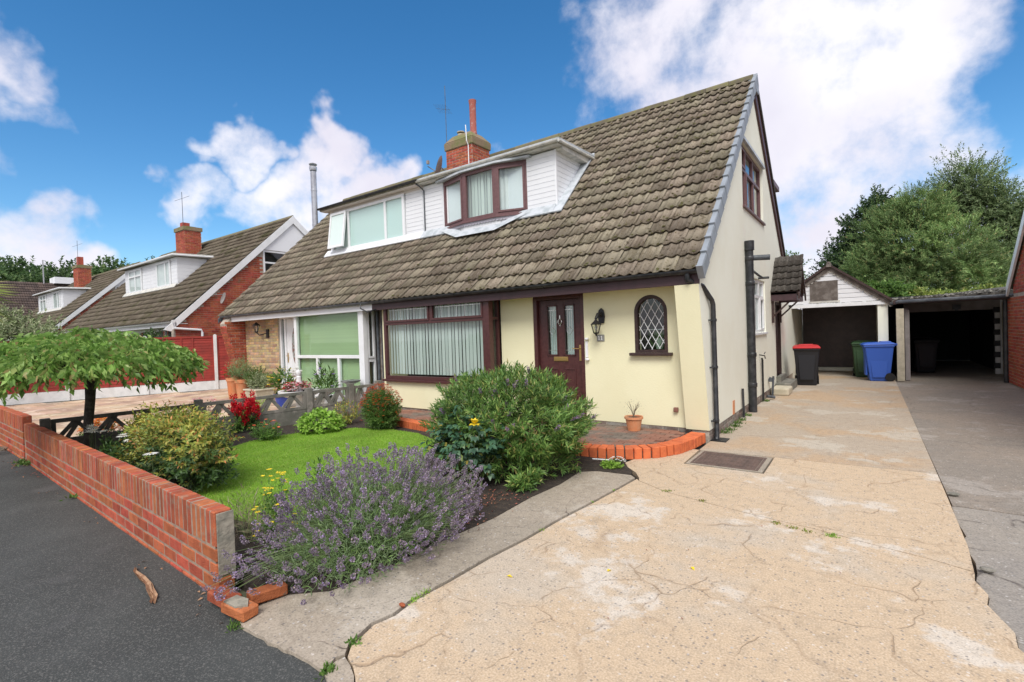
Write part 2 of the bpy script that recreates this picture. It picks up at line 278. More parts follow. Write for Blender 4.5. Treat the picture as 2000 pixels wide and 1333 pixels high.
MT['ndrive'] = concrete_mat('grey_imprinted_concrete', (0.28, 0.255, 0.225), (0.32, 0.285, 0.24), (0.42, 0.40, 0.37), (0.10, 0.085, 0.075), cell=1.9, crack_w=0.024, tlo=0.4, thi=0.6, cr_strength=0.85, cbump=1.0)
MT['ndrive_far'] = concrete_mat('damp_grey_concrete', (0.25, 0.22, 0.185), (0.30, 0.25, 0.20), (0.36, 0.325, 0.285), (0.1, 0.085, 0.07), cell=0.6, crack_w=0.006, tlo=0.4, thi=0.6, cr_strength=0.3, aggr=True)
MT['flag'] = mat('sandstone_flag', (0.52, 0.36, 0.24), 0.85, c2=(0.36, 0.25, 0.18), scale=1.2, isl=0.14, hue=0.015, bump=0.5, c3=(0.58, 0.45, 0.33), s3=2.2)
MT['metal'] = mat('galvanised_steel', (0.42, 0.42, 0.42), 0.4, metal=0.8)
MT['steel'] = mat('stainless_flue', (0.50, 0.51, 0.53), 0.35, metal=0.85, c2=(0.36, 0.36, 0.38), scale=3)
MT['brass'] = mat('brass', (0.62, 0.42, 0.16), 0.3, metal=0.9)
MT['chrome'] = mat('chrome', (0.75, 0.73, 0.70), 0.25, metal=0.9)
MT['rust'] = mat('rusty_cover', (0.15, 0.098, 0.078), 0.75, c2=(0.10, 0.068, 0.056), scale=9, bump=0.8, bscale=120)
MT['plastic_black'] = mat('black_bin_plastic', (0.012, 0.013, 0.017), 0.45)
MT['plastic_red'] = mat('red_bin_plastic', (0.50, 0.018, 0.018), 0.45)
MT['plastic_blue'] = mat('blue_bin_plastic', (0.035, 0.11, 0.47), 0.5)
MT['plastic_green'] = mat('green_bin_plastic', (0.03, 0.07, 0.028), 0.5)
MT['rubber'] = mat('black_rubber', (0.01, 0.01, 0.01), 0.8)
MT['bark'] = mat('dark_bark', (0.035, 0.028, 0.024), 0.95, c2=(0.07, 0.06, 0.048), scale=20, bump=1.0, bscale=60, bdist=0.02)
MT['twig'] = mat('grey_twig', (0.20, 0.165, 0.12), 0.9)
MT['stem'] = mat('green_stem', (0.13, 0.19, 0.07), 0.8)
MT['dead_leaf'] = mat('dead_leaf', (0.36, 0.22, 0.13), 0.8, c2=(0.25, 0.13, 0.07), scale=30)
MT['litter'] = mat('red_brown_leaf_litter', (0.26, 0.10, 0.06), 0.85, isl=0.4, hue=0.02)
MT['black_iron'] = mat('black_painted_iron', (0.012, 0.012, 0.013), 0.45)
MT['lamp_glass'] = glassmat('lantern_glass', (0.95, 0.95, 0.93), 0.08)
MT['slate'] = mat('grey_slate_plate', (0.25, 0.25, 0.225), 0.7)
MT['garage_door'] = mat('dark_garage_door', (0.060, 0.042, 0.040), 0.5, c2=(0.085, 0.060, 0.055), scale=5)
MT['grey_wood'] = mat('weathered_boards', (0.115, 0.095, 0.082), 0.9, c2=(0.20, 0.175, 0.155), scale=7, bump=0.5)
MT['grey_asbestos'] = mat('grey_fibre_cement', (0.30, 0.27, 0.26), 0.9, c2=(0.22, 0.20, 0.19), scale=3, isl=0.08)
MT['lawn'] = leafmat('lawn_grass', [(0.0, (0.20, 0.38, 0.03)), (0.55, (0.26, 0.47, 0.045)), (0.9, (0.34, 0.50, 0.07)), (1.0, (0.48, 0.46, 0.16))], 0.35, 0.6, 1.6, 0.2)
# ------------------------------------------------------------------ helpers
def tag(o, label=None, cat=None, group=None, kind=None):
    if label: o['label'] = label
    if cat: o['category'] = cat
    if group: o['group'] = group
    if kind: o['kind'] = kind
    return o
def wpos(o):
    v = Vector((0, 0, 0))
    while o is not None: v = v + o.location; o = o.parent
    return v
def thing(name, label, cat, loc, group=None):
    o = bpy.data.objects.new(name, None); COL.objects.link(o); o.location = loc; o.empty_display_size = 0.2
    return tag(o, label, cat, group)
def link_mesh(name, me, parent=None, loc=None):
    o = bpy.data.objects.new(name, me); COL.objects.link(o)
    if parent is not None: o.parent = parent
    if loc is not None: o.location = loc
    return o
def np_mesh(name, V, F, material, smooth=False):
    """V (n,3); F list of arrays each (m,k)"""
    me = bpy.data.meshes.new(name)
    if isinstance(F, np.ndarray): F = [F]
    tot = sum(f.size for f in F); nf = sum(len(f) for f in F)
    me.vertices.add(len(V)); me.vertices.foreach_set('co', np.asarray(V, dtype=np.float32).ravel())
    me.loops.add(tot); me.loops.foreach_set('vertex_index', np.concatenate([f.ravel() for f in F]).astype(np.int32))
    me.polygons.add(nf)
    cnt = np.concatenate([np.full(len(f), f.shape[1]) for f in F]); st = np.concatenate([[0], np.cumsum(cnt)[:-1]])
    me.polygons.foreach_set('loop_start', st.astype(np.int32)); me.polygons.foreach_set('loop_total', cnt.astype(np.int32))
    if smooth: me.polygons.foreach_set('use_smooth', np.ones(nf, dtype=bool))
    me.update(calc_edges=True); me.validate()
    if material: me.materials.append(material)
    return me
def np_obj(name, V, F, material, parent=None, smooth=False):
    V = np.asarray(V, dtype=float)
    if parent is not None: V = V - np.array(wpos(parent))[None, :]
    return link_mesh(name, np_mesh(name, V, F, material, smooth), parent)

class Fr:
    """a local frame: o origin, u along, v up, n outwards"""
    def __init__(s, o, u=(1, 0, 0), v=(0, 0, 1), n=(0, -1, 0)):
        s.o = Vector(o); s.u = Vector(u).normalized(); s.v = Vector(v).normalized(); s.n = Vector(n).normalized()
    def p(s, a, b, c=0.0): return s.o + s.u*a + s.v*b + s.n*c
WORLD = Fr((0, 0, 0), (1, 0, 0), (0, 1, 0), (0, 0, 1))

class MB:
    def __init__(s): s.v = []; s.f = []
    def add(s, vs, fs):
        b = len(s.v); s.v += [tuple(p) for p in vs]; s.f += [tuple(i+b for i in f) for f in fs]; return s
    def box(s, x0, x1, y0, y1, z0, z1, fr=WORLD):
        if x0 > x1: x0, x1 = x1, x0
        if y0 > y1: y0, y1 = y1, y0
        if z0 > z1: z0, z1 = z1, z0
        P = [fr.p(x, y, z) for z in (z0, z1) for y in (y0, y1) for x in (x0, x1)]
        return s.add(P, [(0, 2, 3, 1), (4, 5, 7, 6), (0, 1, 5, 4), (2, 6, 7, 3), (0, 4, 6, 2), (1, 3, 7, 5)])
    def prism(s, poly, c0, c1, fr):
        """poly in (u,v), extruded along n from c0 to c1"""
        n = len(poly)
        P = [fr.p(a, b, c0) for a, b in poly] + [fr.p(a, b, c1) for a, b in poly]
        return s.add(P, [tuple(range(n))[::-1], tuple(range(n, 2*n))] + [(i, (i+1) % n, n+(i+1) % n, n+i) for i in range(n)])
    def tube(s, pts, r, n=10, cap=True):
        pts = [Vector(p) for p in pts]; rs = r if isinstance(r, (list, tuple)) else [r]*len(pts)
        rings = []; a = None
        for i, p in enumerate(pts):
            d = (pts[min(i+1, len(pts)-1)] - pts[max(i-1, 0)])
            if d.length < 1e-9: d = Vector((0, 0, 1))
            d.normalize()
            if a is None: a = d.orthogonal().normalized()
            else:
                a = (a - d*a.dot(d))
                a = a.normalized() if a.length > 1e-6 else d.orthogonal().normalized()
            b = d.cross(a)
            rings.append([p + (a*math.cos(2*PI*k/n) + b*math.sin(2*PI*k/n))*rs[i] for k in range(n)])
        P = [q for rg in rings for q in rg]; F = []
        for i in range(len(pts)-1):
            for k in range(n): F.append((i*n+k, i*n+(k+1) % n, (i+1)*n+(k+1) % n, (i+1)*n+k))
        if cap: F.append(tuple(range(n))[::-1]); F.append(tuple(range((len(pts)-1)*n, len(pts)*n)))
        return s.add(P, F)
    def lathe(s, prof, c, n=20, sx=1.0, sy=1.0):
        c = Vector(c); P = []; F = []
        for r, z in prof:
            for k in range(n): P.append(c + Vector((r*math.cos(2*PI*k/n)*sx, r*math.sin(2*PI*k/n)*sy, z)))
        for i in range(len(prof)-1):
            for k in range(n): F.append((i*n+k, i*n+(k+1) % n, (i+1)*n+(k+1) % n, (i+1)*n+k))
        F.append(tuple(range(n))[::-1]); F.append(tuple(range((len(prof)-1)*n, len(prof)*n)))
        return s.add(P, F)
    def quad(s, a, b, c, d): return s.add([a, b, c, d], [(0, 1, 2, 3)])
    def build(s, name, material, parent=None, bevel=0.0, smooth=False, subsurf=0, fix=True):
        off = wpos(parent) if parent is not None else Vector((0, 0, 0))
        me = bpy.data.meshes.new(name)
        me.from_pydata([tuple(Vector(p)-off) for p in s.v], [], s.f)
        if fix:
            bm = bmesh.new(); bm.from_mesh(me); bmesh.ops.recalc_face_normals(bm, faces=bm.faces); bm.to_mesh(me); bm.free()
        me.materials.append(material)
        if smooth:
            me.polygons.foreach_set('use_smooth', [True]*len(me.polygons))
            try: me.set_sharp_from_angle(angle=math.radians(40))
            except Exception: pass
        me.update()
        o = link_mesh(name, me, parent)
        if bevel:
            b = o.modifiers.new('bevel', 'BEVEL'); b.width = bevel; b.segments = 2; b.limit_method = 'ANGLE'; b.angle_limit = math.radians(40)
        return o

def repeat(name, me, parent, places, label=None):
    """alike pieces sharing one mesh; places = list of (location, euler)"""
    off = wpos(parent) if parent is not None else Vector((0, 0, 0))
    for loc, rot in places:
        o = bpy.data.objects.new(name, me); COL.objects.link(o); o.parent = parent
        o.location = Vector(loc)-off
        if rot is not None:
            if isinstance(rot, Matrix): o.rotation_euler = rot.to_euler()
            else: o.rotation_euler = rot
def box_mesh(name, sx, sy, sz, material, bev=0.004, jit=0.0):
    """a slightly worn block centred on its origin"""
    bm = bmesh.new(); bmesh.ops.create_cube(bm, size=1.0)
    for v in bm.verts: v.co = Vector((v.co.x*sx, v.co.y*sy, v.co.z*sz)) + Vector([random.uniform(-jit, jit) for _ in range(3)])
    if bev: bmesh.ops.bevel(bm, geom=list(bm.edges), offset=bev, segments=1, affect='EDGES', profile=0.5)
    me = bpy.data.meshes.new(name); bm.to_mesh(me); bm.free(); me.materials.append(material); return me

def leaves(P, D, N, L, Wd, fold=0.12, curl=0.12):
    """folded leaves: P base, D axis, N normal; returns verts, faces"""
    P = np.asarray(P); n = len(P)
    D = D/np.linalg.norm(D, axis=1, keepdims=True); N = N - D*(N*D).sum(1, keepdims=True); N = N/(np.linalg.norm(N, axis=1, keepdims=True)+1e-9)
    S = np.cross(D, N); L = np.broadcast_to(L, (n,))[:, None]; Wd = np.broadcast_to(Wd, (n,))[:, None]
    b = P; m = P + D*L*0.5; l = P + D*L*0.42 + S*Wd*0.5 + N*Wd*fold*2; r = P + D*L*0.42 - S*Wd*0.5 + N*Wd*fold*2
    t = P + D*L*0.97 - N*L*curl
    V = np.stack([b, m, l, r, t], 1).reshape(-1, 3)
    i = np.arange(n)[:, None]*5
    F = np.concatenate([i+np.array([[0, 3, 1]]), i+np.array([[0, 1, 2]]), i+np.array([[1, 3, 4]]), i+np.array([[1, 4, 2]])])
    return V, F
def rand_dir(n):
    v = rng.normal(size=(n, 3)); return v/np.linalg.norm(v, axis=1, keepdims=True)
def norm(v): return v/(np.linalg.norm(v, axis=-1, keepdims=True)+1e-9)
def shoots(tips, dirs, nl, length, L, Wd, spread=0.9, droop=0.0, lj=0.25, fold=0.12, curl=0.15):
    """nl leaves set round each shoot that ends at tips and points along dirs"""
    n = len(tips); dirs = norm(dirs)
    t = np.tile(np.linspace(0, 1, nl), (n, 1)) + rng.normal(size=(n, nl))*0.04
    base = tips[:, None, :] - dirs[:, None, :]*(1-t)[:, :, None]*length
    a = rng.uniform(0, 2*PI, (n, 1)) + np.arange(nl)[None, :]*2.4 + rng.normal(size=(n, nl))*0.3
    ref = np.tile(np.array([[0.31, 0.17, 0.93]]), (n, 1)); e1 = norm(np.cross(dirs, ref)); e2 = np.cross(dirs, e1)
    side = e1[:, None, :]*np.cos(a)[:, :, None] + e2[:, None, :]*np.sin(a)[:, :, None]
    sp = spread*(1.15-0.75*t)[:, :, None]
    D = dirs[:, None, :]*(1.0) + side*sp*1.6; D[:, :, 2] -= droop
    D = norm(D) + rng.normal(size=D.shape)*0.12
    N = norm(dirs[:, None, :]*1.0 - side*0.3 + np.array([0, 0, 0.6]))
    k = n*nl
    LL = L*rng.uniform(1-lj, 1+lj, k)
    return leaves(base.reshape(k, 3), D.reshape(k, 3), N.reshape(k, 3), LL, Wd*LL/L, fold, curl)
def join_vf(parts):
    V = []; F = []; o = 0
    for v, f in parts: V.append(v); F.append(f+o); o += len(v)
    return np.concatenate(V), np.concatenate(F)
def lumps(d, seed, amp=0.18, freq=3.0):
    """uneven radius factor for directions d"""
    r = np.random.default_rng(seed); s = np.zeros(len(d))
    for k in range(5):
        w = r.normal(size=3)*freq*(1+0.5*k); s += np.sin(d@w + r.uniform(0, 6))/(1+0.5*k)
    return 1+amp*s/2.2
def blades(P, D, L, Wd):
    """single-triangle blades"""
    n = len(P); S = norm(np.cross(D, rng.normal(size=(n, 3)))); L = np.broadcast_to(L, (n,))[:, None]
    V = np.stack([P - S*Wd/2, P + S*Wd/2, P + D*L], 1).reshape(-1, 3)
    return V, np.arange(3*n).reshape(n, 3)
def thin_stems(A, B, r, bend=0.1, seg=3):
    """curved three-sided stems from A to B (n,3)"""
    n = len(A); d = norm(B-A); ref = np.tile(np.array([[0.9, 0.1, 0.3]]), (n, 1)); e1 = norm(np.cross(d, ref)); e2 = np.cross(d, e1)
    ln = np.linalg.norm(B-A, axis=1, keepdims=True); rings = []
    for k in range(seg+1):
        t = k/seg; c = A*(1-t)+B*t; c = c + np.array([0, 0, 1.0])*ln*bend*math.sin(PI*t)
        rr = r*(1-0.6*t)
        for q in range(3): rings.append(c + (e1*math.cos(2*PI*q/3) + e2*math.sin(2*PI*q/3))*rr)
    V = np.stack(rings, 1).reshape(-1, 3); m = 3*(seg+1); i = np.arange(n)[:, None]*m; F = []
    for k in range(seg):
        for q in range(3):
            q2 = (q+1) % 3
            F.append(i+np.array([[k*3+q, k*3+q2, (k+1)*3+q2]])); F.append(i+np.array([[k*3+q, (k+1)*3+q2, (k+1)*3+q]]))
    return V, np.concatenate(F)
def in_poly(x, y, poly):
    c = np.zeros(len(x), bool); n = len(poly)
    for i in range(n):
        x0, y0 = poly[i]; x1, y1 = poly[(i+1) % n]
        k = ((y0 > y) != (y1 > y)) & (x < (x1-x0)*(y-y0)/(y1-y0+1e-12)+x0); c ^= k
    return c

def slab(name, poly, z0, z1, material, parent=None, kind='structure', bevel=0.0):
    m = MB(); m.prism(poly, z0, z1, WORLD); o = m.build(name, material, parent, bevel=bevel)
    if kind: o['kind'] = kind
    return o

def wobble(p, q, n, amp, seed):
    r = np.random.default_rng(seed); out = []
    for i in range(n+1):
        t = i/n; d = (q[0]-p[0], q[1]-p[1]); ln = math.hypot(*d); a = 0 if i in (0, n) else r.normal()*amp
        out.append((p[0]+d[0]*t-d[1]/ln*a, p[1]+d[1]*t+d[0]/ln*a))
    return out

# ------------------------------------------------------------------ setting
g = MB(); g.box(-400, 400, -100, 500, -0.6, -0.05); tag(g.build('ground', MT['ground']), kind='structure')
# asphalt pavement in front of the wall, ragged edge against the concrete
pav_edge = wobble((-3.0, 1.30), (-1.75, 1.22), 14, 0.012, 3) + [(-1.2, 0.9), (-0.9, 0.3), (-0.7, -3)]
pav = [(-60, 1.75), (-12, 1.66), (-9.9, 1.60), (-3.36, 1.39), (-2.95, 1.33), (-2.2, 1.35), (-1.95, 1.30)] + pav_edge[-4:] + [(-0.7, -6), (-60, -6)]
slab('pavement', pav, -0.3, -0.012, MT['asphalt'])
DXR = 0.56
far_edge = [(DXR, 16.3), (0.565, 12.0), (0.555, 9.0)]
redge = wobble((0.555, 8.0), (0.54, 5.2), 10, 0.012, 5) + wobble((0.54, 5.2), (0.53, 4.2), 6, 0.012, 6)[1:] + [(0.50, 4.02), (0.535, 3.85), (0.51, 3.72), (0.575, 3.45), (0.56, 3.3), (0.64, 3.1), (0.62, 2.8), (0.66, 2.4), (0.62, 1.6), (0.64, 0)]
# main driveway: three pours of concrete with open joints between them
joint = [(-2.03, 4.98), (-2.06, 4.6), (-2.10, 4.1), (-2.145, 3.6), (-2.17, 3.1), (-2.215, 2.7), (-2.235, 2.3), (-2.26, 2.0), (-2.24, 1.85), (-2.26, 1.72), (-2.245, 1.62), (-2.22, 1.54), (-2.16, 1.47)]
jr = np.random.default_rng(11)
joint = [(x+jr.normal()*0.004, y) for x, y in joint]
mix_l = (-1.98, 4.95); mix_r = (0.53, 4.32)
cross = [(-1.98, 4.93), (-1.80, 4.60), (-1.45, 4.50), (-1.0, 4.42), (-0.55, 4.30), (-0.1, 4.25), (0.25, 4.20), (0.50, 4.14)]
cross = [(-1.98, 4.93), (-1.62, 4.72), (-1.2, 4.60), (-0.8, 4.50), (-0.35, 4.42), (0.05, 4.30), (0.3, 4.24), (0.515, 4.16)]
front_drive = [(x+0.012, y) for x, y in joint] + [(-2.06, 1.44), (-1.99, 1.40), (-1.93, 1.36), (-1.75, 1.22), (-1.2, 0.9), (-0.9, 0.3), (-0.7, -3), (0.7, -3)] + [(0.64, 0), (0.62, 1.6), (0.66, 2.4), (0.62, 2.8), (0.64, 3.1), (0.56, 3.3), (0.575, 3.45), (0.51, 3.72), (0.535, 3.85), (0.50, 4.02), (0.515, 4.15)] + [(x, y-0.006) for x, y in cross[::-1]][1:]
slab('driveway', front_drive, -0.3, 0.0, MT['drive'])
mid = [(x, y+0.006) for x, y in cross] + [(0.54, 4.6), (0.545, 5.2), (0.55, 6.0), (0.553, 6.62), (-0.93, 6.58), (-0.93, 5.80), (-1.78, 5.80), (-1.80, 6.55), (-2.0, 6.55), (-2.34, 5.78), (-2.38, 5.52), (-2.28, 5.36), (-2.12, 5.20), (-2.01, 5.02)]
slab('driveway', mid, -0.3, 0.0, MT['drive'])
back = [(-1.80, 6.562), (-1.78, 6.555), (-0.93, 6.592), (0.553, 6.632), (0.556, 8), (0.56, 12), (DXR, 19.4), (-1.80, 19.4)]
slab('driveway', back, -0.3, 0.0, MT['drive_far'])
# narrower grey strip beside the garden bed
strip = [(x-0.012, y) for x, y in joint[::-1]] + [(-2.12, 5.06), (-2.5, 5.02), (-2.66, 4.9), (-2.62, 4.4), (-2.66, 3.9), (-2.64, 3.3), (-2.70, 2.7), (-2.72, 2.2), (-2.78, 1.8), (-2.98, 1.62), (-3.02, 1.50), (-2.94, 1.33)] + wobble((-2.92, 1.31), (-2.16, 1.335), 12, 0.007, 8) + [(-2.15, 1.35), (-2.19, 1.43)]
slab('concrete_path', [(-2.155, 1.46), (-2.075, 1.435), (-2.0, 1.40), (-1.93, 1.35), (-1.9, 1.31), (-2.0, 1.28), (-2.13, 1.33), (-2.165, 1.41)][::-1], -0.3, 0.003, MT['strip'])
slab('sub_base', [(-3.2, 1.2), (0.8, 1.2), (0.8, 7), (-3.2, 7)], -0.4, -0.045, MT['soil'])
slab('concrete_path', strip, -0.3, 0.006, MT['strip'])
# shared centre: neighbour's drive on the right
nd = [(x+0.014, y) for x, y in (far_edge + redge)] + [(0.66, -3), (6, -3), (6, 5.6), (3.2, 5.55), (1.6, 5.62), (0.57, 5.6)]
nd_front = [(0.556, 5.6)] + [(x+0.005, y) for x, y in redge if y < 5.58] + [(0.66, -3), (6, -3), (6, 5.55), (3.2, 5.5), (1.6, 5.58)]
slab('neighbour_driveway', nd_front, -0.3, -0.018, MT['ndrive'])
nd_back = [(0.564, 5.61), (1.6, 5.59), (3.2, 5.51), (6, 5.56), (6, 25.5), (0.564, 25.5)]
slab('neighbour_driveway', nd_back, -0.3, -0.014, MT['ndrive_far'])
# bed of soil and lawn
soil = [(-3.3, 1.55), (-2.98, 1.62), (-2.78, 1.8), (-2.72, 2.2), (-2.70, 2.7), (-2.64, 3.3), (-2.66, 3.9), (-2.62, 4.4), (-2.66, 4.9), (-2.5, 5.02), (-2.12, 5.06), (-2.16, 5.2), (-2.30, 5.36), (-2.40, 5.56), (-2.6, 5.5), (-6, 5.75), (-8.6, 6.4), (-9.25, 1.75), (-9.3, 1.72)]
slab('flower_bed', soil, -0.3, 0.012, MT['soil'])
LAWN = [(-4.0, 2.15), (-4.8, 2.05), (-5.6, 2.15), (-6.4, 2.45), (-7.1, 2.85), (-7.6, 3.25), (-7.88, 3.8), (-7.85, 4.35), (-7.6, 4.9), (-7.25, 5.3), (-6.6, 5.5), (-5.9, 5.48), (-5.3, 5.25), (-4.8, 4.75), (-4.45, 4.2), (-4.0, 3.6), (-3.75, 3.0), (-3.75, 2.5)]
slab('lawn_turf', LAWN, -0.1, 0.035, MT['grass_base'])
lx = np.array([p[0] for p in LAWN]); ly = np.array([p[1] for p in LAWN])
gx = rng.uniform(lx.min()-0.03, lx.max()+0.03, 190000); gy = rng.uniform(ly.min()-0.03, ly.max()+0.03, 190000)
k = in_poly(gx, gy, LAWN); gx = gx[k]; gy = gy[k]
P = np.stack([gx, gy, np.full(len(gx), 0.03)], 1); D = norm(np.stack([rng.normal(size=len(gx))*0.7, rng.normal(size=len(gx))*0.7, np.ones(len(gx))], 1))
V, F = blades(P, D, rng.uniform(0.012, 0.032, len(gx)), 0.007)
tag(np_obj('lawn_grass', V, F, MT['lawn']), 'bright green mown lawn between the flower beds', 'grass', kind='stuff')
# neighbour's front garden: sandstone flags, each its own slab
tag_ = slab('neighbour_front_garden', [(-20.5, 1.75), (-9.3, 1.72), (-8.7, 7.2), (-18, 8.6)], -0.3, -0.02, MT['mortar'])
fl = [box_mesh('paving_slab', 0.592, 0.592, 0.05, MT['flag'], 0.008), box_mesh('paving_slab', 0.592, 0.592, 0.05, MT['flag'], 0.006)]
i = 0
for a in range(19):
    for b in range(12):
        x = -9.75-a*0.61; y = 2.1+b*0.61+(0.305 if a % 2 else 0)
        if y > 8.1 or x > -9.35-0.02 or x < -19.9+0.4*(y-2.8): continue
        if y > 6.6 and x > -12.3: continue
        i += 1
        repeat('paving_slab', fl[i % 2], tag_, [((x, y, -0.022+random.uniform(-0.004, 0.004)), (random.uniform(-.006, .006), random.uniform(-.006, .006), random.uniform(-.01, .01)))])
# raised brick patio along the front of the house
edge = [(-8.45, 6.55), (-8.1, 6.18), (-7.5, 5.95), (-6.5, 5.78), (-5.5, 5.66), (-4.5, 5.56), (-3.6, 5.50), (-3.0, 5.50), (-2.65, 5.56), (-2.35, 5.70), (-2.10, 5.92), (-1.94, 6.22), (-1.86, 6.6), (-1.83, 7.02)]
pat = thing('brick_patio', 'raised curved brick patio with bright orange edging under the front windows', 'patio', (-4.5, 6.3, 0))
inner = edge + [(-1.83, 7.14), (-8.45, 7.14)]
ins = []
def polyoff(pts, d):
    out = []
    for i, p in enumerate(pts):
        a = Vector(pts[max(i-1, 0)]); b = Vector(pts[min(i+1, len(pts)-1)]); t = (b-a).normalized(); n = Vector((-t.y, t.x)); out.append((p[0]+n.x*d, p[1]+n.y*d))
    return out
core = polyoff(edge, 0.03)
m = MB(); m.prism(core + [(-1.86, 7.14), (-8.45, 7.14)], -0.1, 0.085, WORLD); m.build('patio_bed', MT['dark_concrete'], pat)
bm_ = box_mesh('edging_brick', 0.095, 0.20, 0.135, MT['edge_brick'], 0.006)
# walk the edge
seg = []; acc = 0
pts = [Vector(p) for p in edge]; tot = sum((pts[i+1]-pts[i]).length for i in range(len(pts)-1)); s = 0.05
while s < tot-0.04:
    q = s
    for i in range(len(pts)-1):
        l = (pts[i+1]-pts[i]).length
        if q <= l: break
        q -= l
    d = (pts[i+1]-pts[i]).normalized(); c = pts[i]+d*q; n = Vector((-d.y, d.x))
    c = c + n*0.10
    seg.append(((c.x, c.y, 0.065+random.uniform(-.003, .003)), (random.uniform(-.02, .02), random.uniform(-.02, .02), math.atan2(d.y, d.x)+random.uniform(-.03, .03)))); s += 0.112
repeat('edging_brick', bm_, pat, seg)
pb = [box_mesh('paving_brick', 0.195, 0.096, 0.05, MT['patio_brick'], 0.004) for _ in range(2)]
io = polyoff(edge, 0.215); ipoly = io + [(-2.05, 7.12), (-8.4, 7.12)]
cand = []
for a in range(-5, 40):
    for b in range(0, 18):
        x = -1.9-a*0.205-(0.1 if b % 2 else 0); y = 5.62+b*0.103
        if y > 7.09: continue
        if in_poly(np.array([x-0.08, x+0.08, x, x]), np.array([y, y, y-0.04, y+0.04]), ipoly).all(): cand.append((x, y))
cand.sort(key=lambda c: c[0]**2+c[1]**2)
repeat('paving_brick', pb[0], pat, [((x, y, 0.085+random.uniform(-.002, .002)), (random.uniform(-.01, .01), random.uniform(-.01, .01), random.uniform(-.01, .01)+(PI if random.random() < .5 else 0))) for x, y in cand[:280]])
m = MB()
for x, y in cand[280:]: m.box(x-.098, x+.098, y-.048, y+.048, 0.06, 0.109+random.uniform(-.002, .002))
tag(m.build('paving_bricks', MT['patio_brick'], pat), kind='stuff')
# ------------------------------------------------------------------ houses
SL = 0.9533; SA = math.atan(SL); YE, ZE, YR, ZR = 6.70, 2.36, 11.09, 6.545; SB = 0.84
CA, SAi = math.cos(SA), math.sin(SA)
def roof_z(y): return ZE+(y-YE)*SL if y <= YR else ZR-(y-YR)*SB
def tile_vf(w=0.30, ln=0.40):
    xs = [0, .035, .075, .10, .125, .15, .185, .225, .25, .275, .302]; hs = [0.002, 0, 0.006, .024, .034, .016, 0, .006, .024, .034, .016]
    V = []; n = len(xs)
    for (s, o) in ((0.0, 0.044), (ln, 0.004)):
        for x, h in zip(xs, hs): V.append((x, s, o+h))
    for x, h in zip(xs, hs): V.append((x, 0.004, 0.031+h*0.95))
    for x, h in zip(xs, hs): V.append((x, 0.12, 0.018+h*0.9))
    F = [(i, i+1, n+i+1, n+i) for i in range(n-1)] + [(2*n+i, 2*n+i+1, i+1, i) for i in range(n-1)] + [(3*n+i, 3*n+i+1, 2*n+i+1, 2*n+i) for i in range(n-1)]
    return np.array(V), np.array(F)
TV, TF = tile_vf()
def slope_pts(x, s, n=0.0):
    return (x, YE + s*CA - n*SAi, ZE + s*SAi + n*CA)
Rsl = np.array(Matrix.Rotation(SA, 3, 'X'))
def tile_places(x_right, x_left, skip, rows=19, s0=-0.05, gauge=0.322, xstep=0.30):
    out = []; n = int(math.ceil((x_right-x_left)/xstep))
    for r in range(rows):
        for c in range(n):
            x = x_right-(c+1)*xstep; s = s0+r*gauge
            if skip and skip(x+0.15, s+0.2): continue
            out.append((x, s))
    return out
def tiles_merged(name, places, material, parent):
    Vs = []; Fs = []; o = 0
    for x, s in places:
        j = random.uniform(-0.003, 0.003)
        Vs.append(TV@Rsl.T + np.array(slope_pts(x, s, j))); Fs.append(TF+o); o += len(TV)
    ob = np_obj(name, np.concatenate(Vs), np.concatenate(Fs), material, parent); tag(ob, kind='stuff'); return ob
def build_roof(house, xr, xl, skip, material, single=300, ridge_mat=None):
    m = MB(); fr = Fr((0, 0, 0), (0, 1, 0), (0, 0, 1), (1, 0, 0))
    t = 0.10
    m.prism([(YE+0.06, ZE+0.04), (YR, ZR-0.01), (15.95, roof_z(15.95)), (15.95, roof_z(15.95)-t), (YR, ZR-t-0.04), (YE+0.10, ZE-0.03)], xl+0.02, xr-0.02, fr)
    rf = m.build('roof', MT['felt'], house)
    pl = tile_places(xr, xl, skip)
    pl.sort(key=lambda q: q[0]**2+(YE+q[1]*CA)**2)
    if single:
        me = np_mesh('roof_tile', TV, TF, material)
        repeat('roof_tile', me, rf, [(slope_pts(x, s, random.uniform(-.003, .004)), (SA+random.uniform(-.006, .006), random.uniform(-.006, .006), random.uniform(-.006, .006))) for x, s in pl[:single]])
    if len(pl) > single: tiles_merged('roof_tiles', pl[single:], material, rf)
    # ridge: half-round tiles end to end
    n = int((xr-xl)/0.45)+1
    if single:
        mm = MB(); pr = [(-0.12, -0.08), (-0.10, -0.01), (-0.055, 0.035), (0, 0.05), (0.055, 0.035), (0.10, -0.01), (0.12, -0.08)]
        mm.prism(pr, 0, 0.445, Fr((0, 0, 0), (0, 1, 0), (0, 0, 1), (1, 0, 0)))
        me = bpy.data.meshes.new('ridge_tile'); me.from_pydata(mm.v, [], mm.f); me.materials.append(MT['ridge'])
        repeat('ridge_tile', me, rf, [((xr-0.45*(k+1), YR, ZR+0.045+random.uniform(-.004, .006)), (random.uniform(-.02, .02), random.uniform(-.008, .008), 0)) for k in range(n) if xr-0.45*(k+1) > xl-0.1])
    else:
        mm = MB(); mm.prism([(YR-0.12, ZR-0.04), (YR, ZR+0.08), (YR+0.12, ZR-0.04)], xl, xr, fr); mm.build('ridge_tiles', MT['ridge'], rf)
    return rf

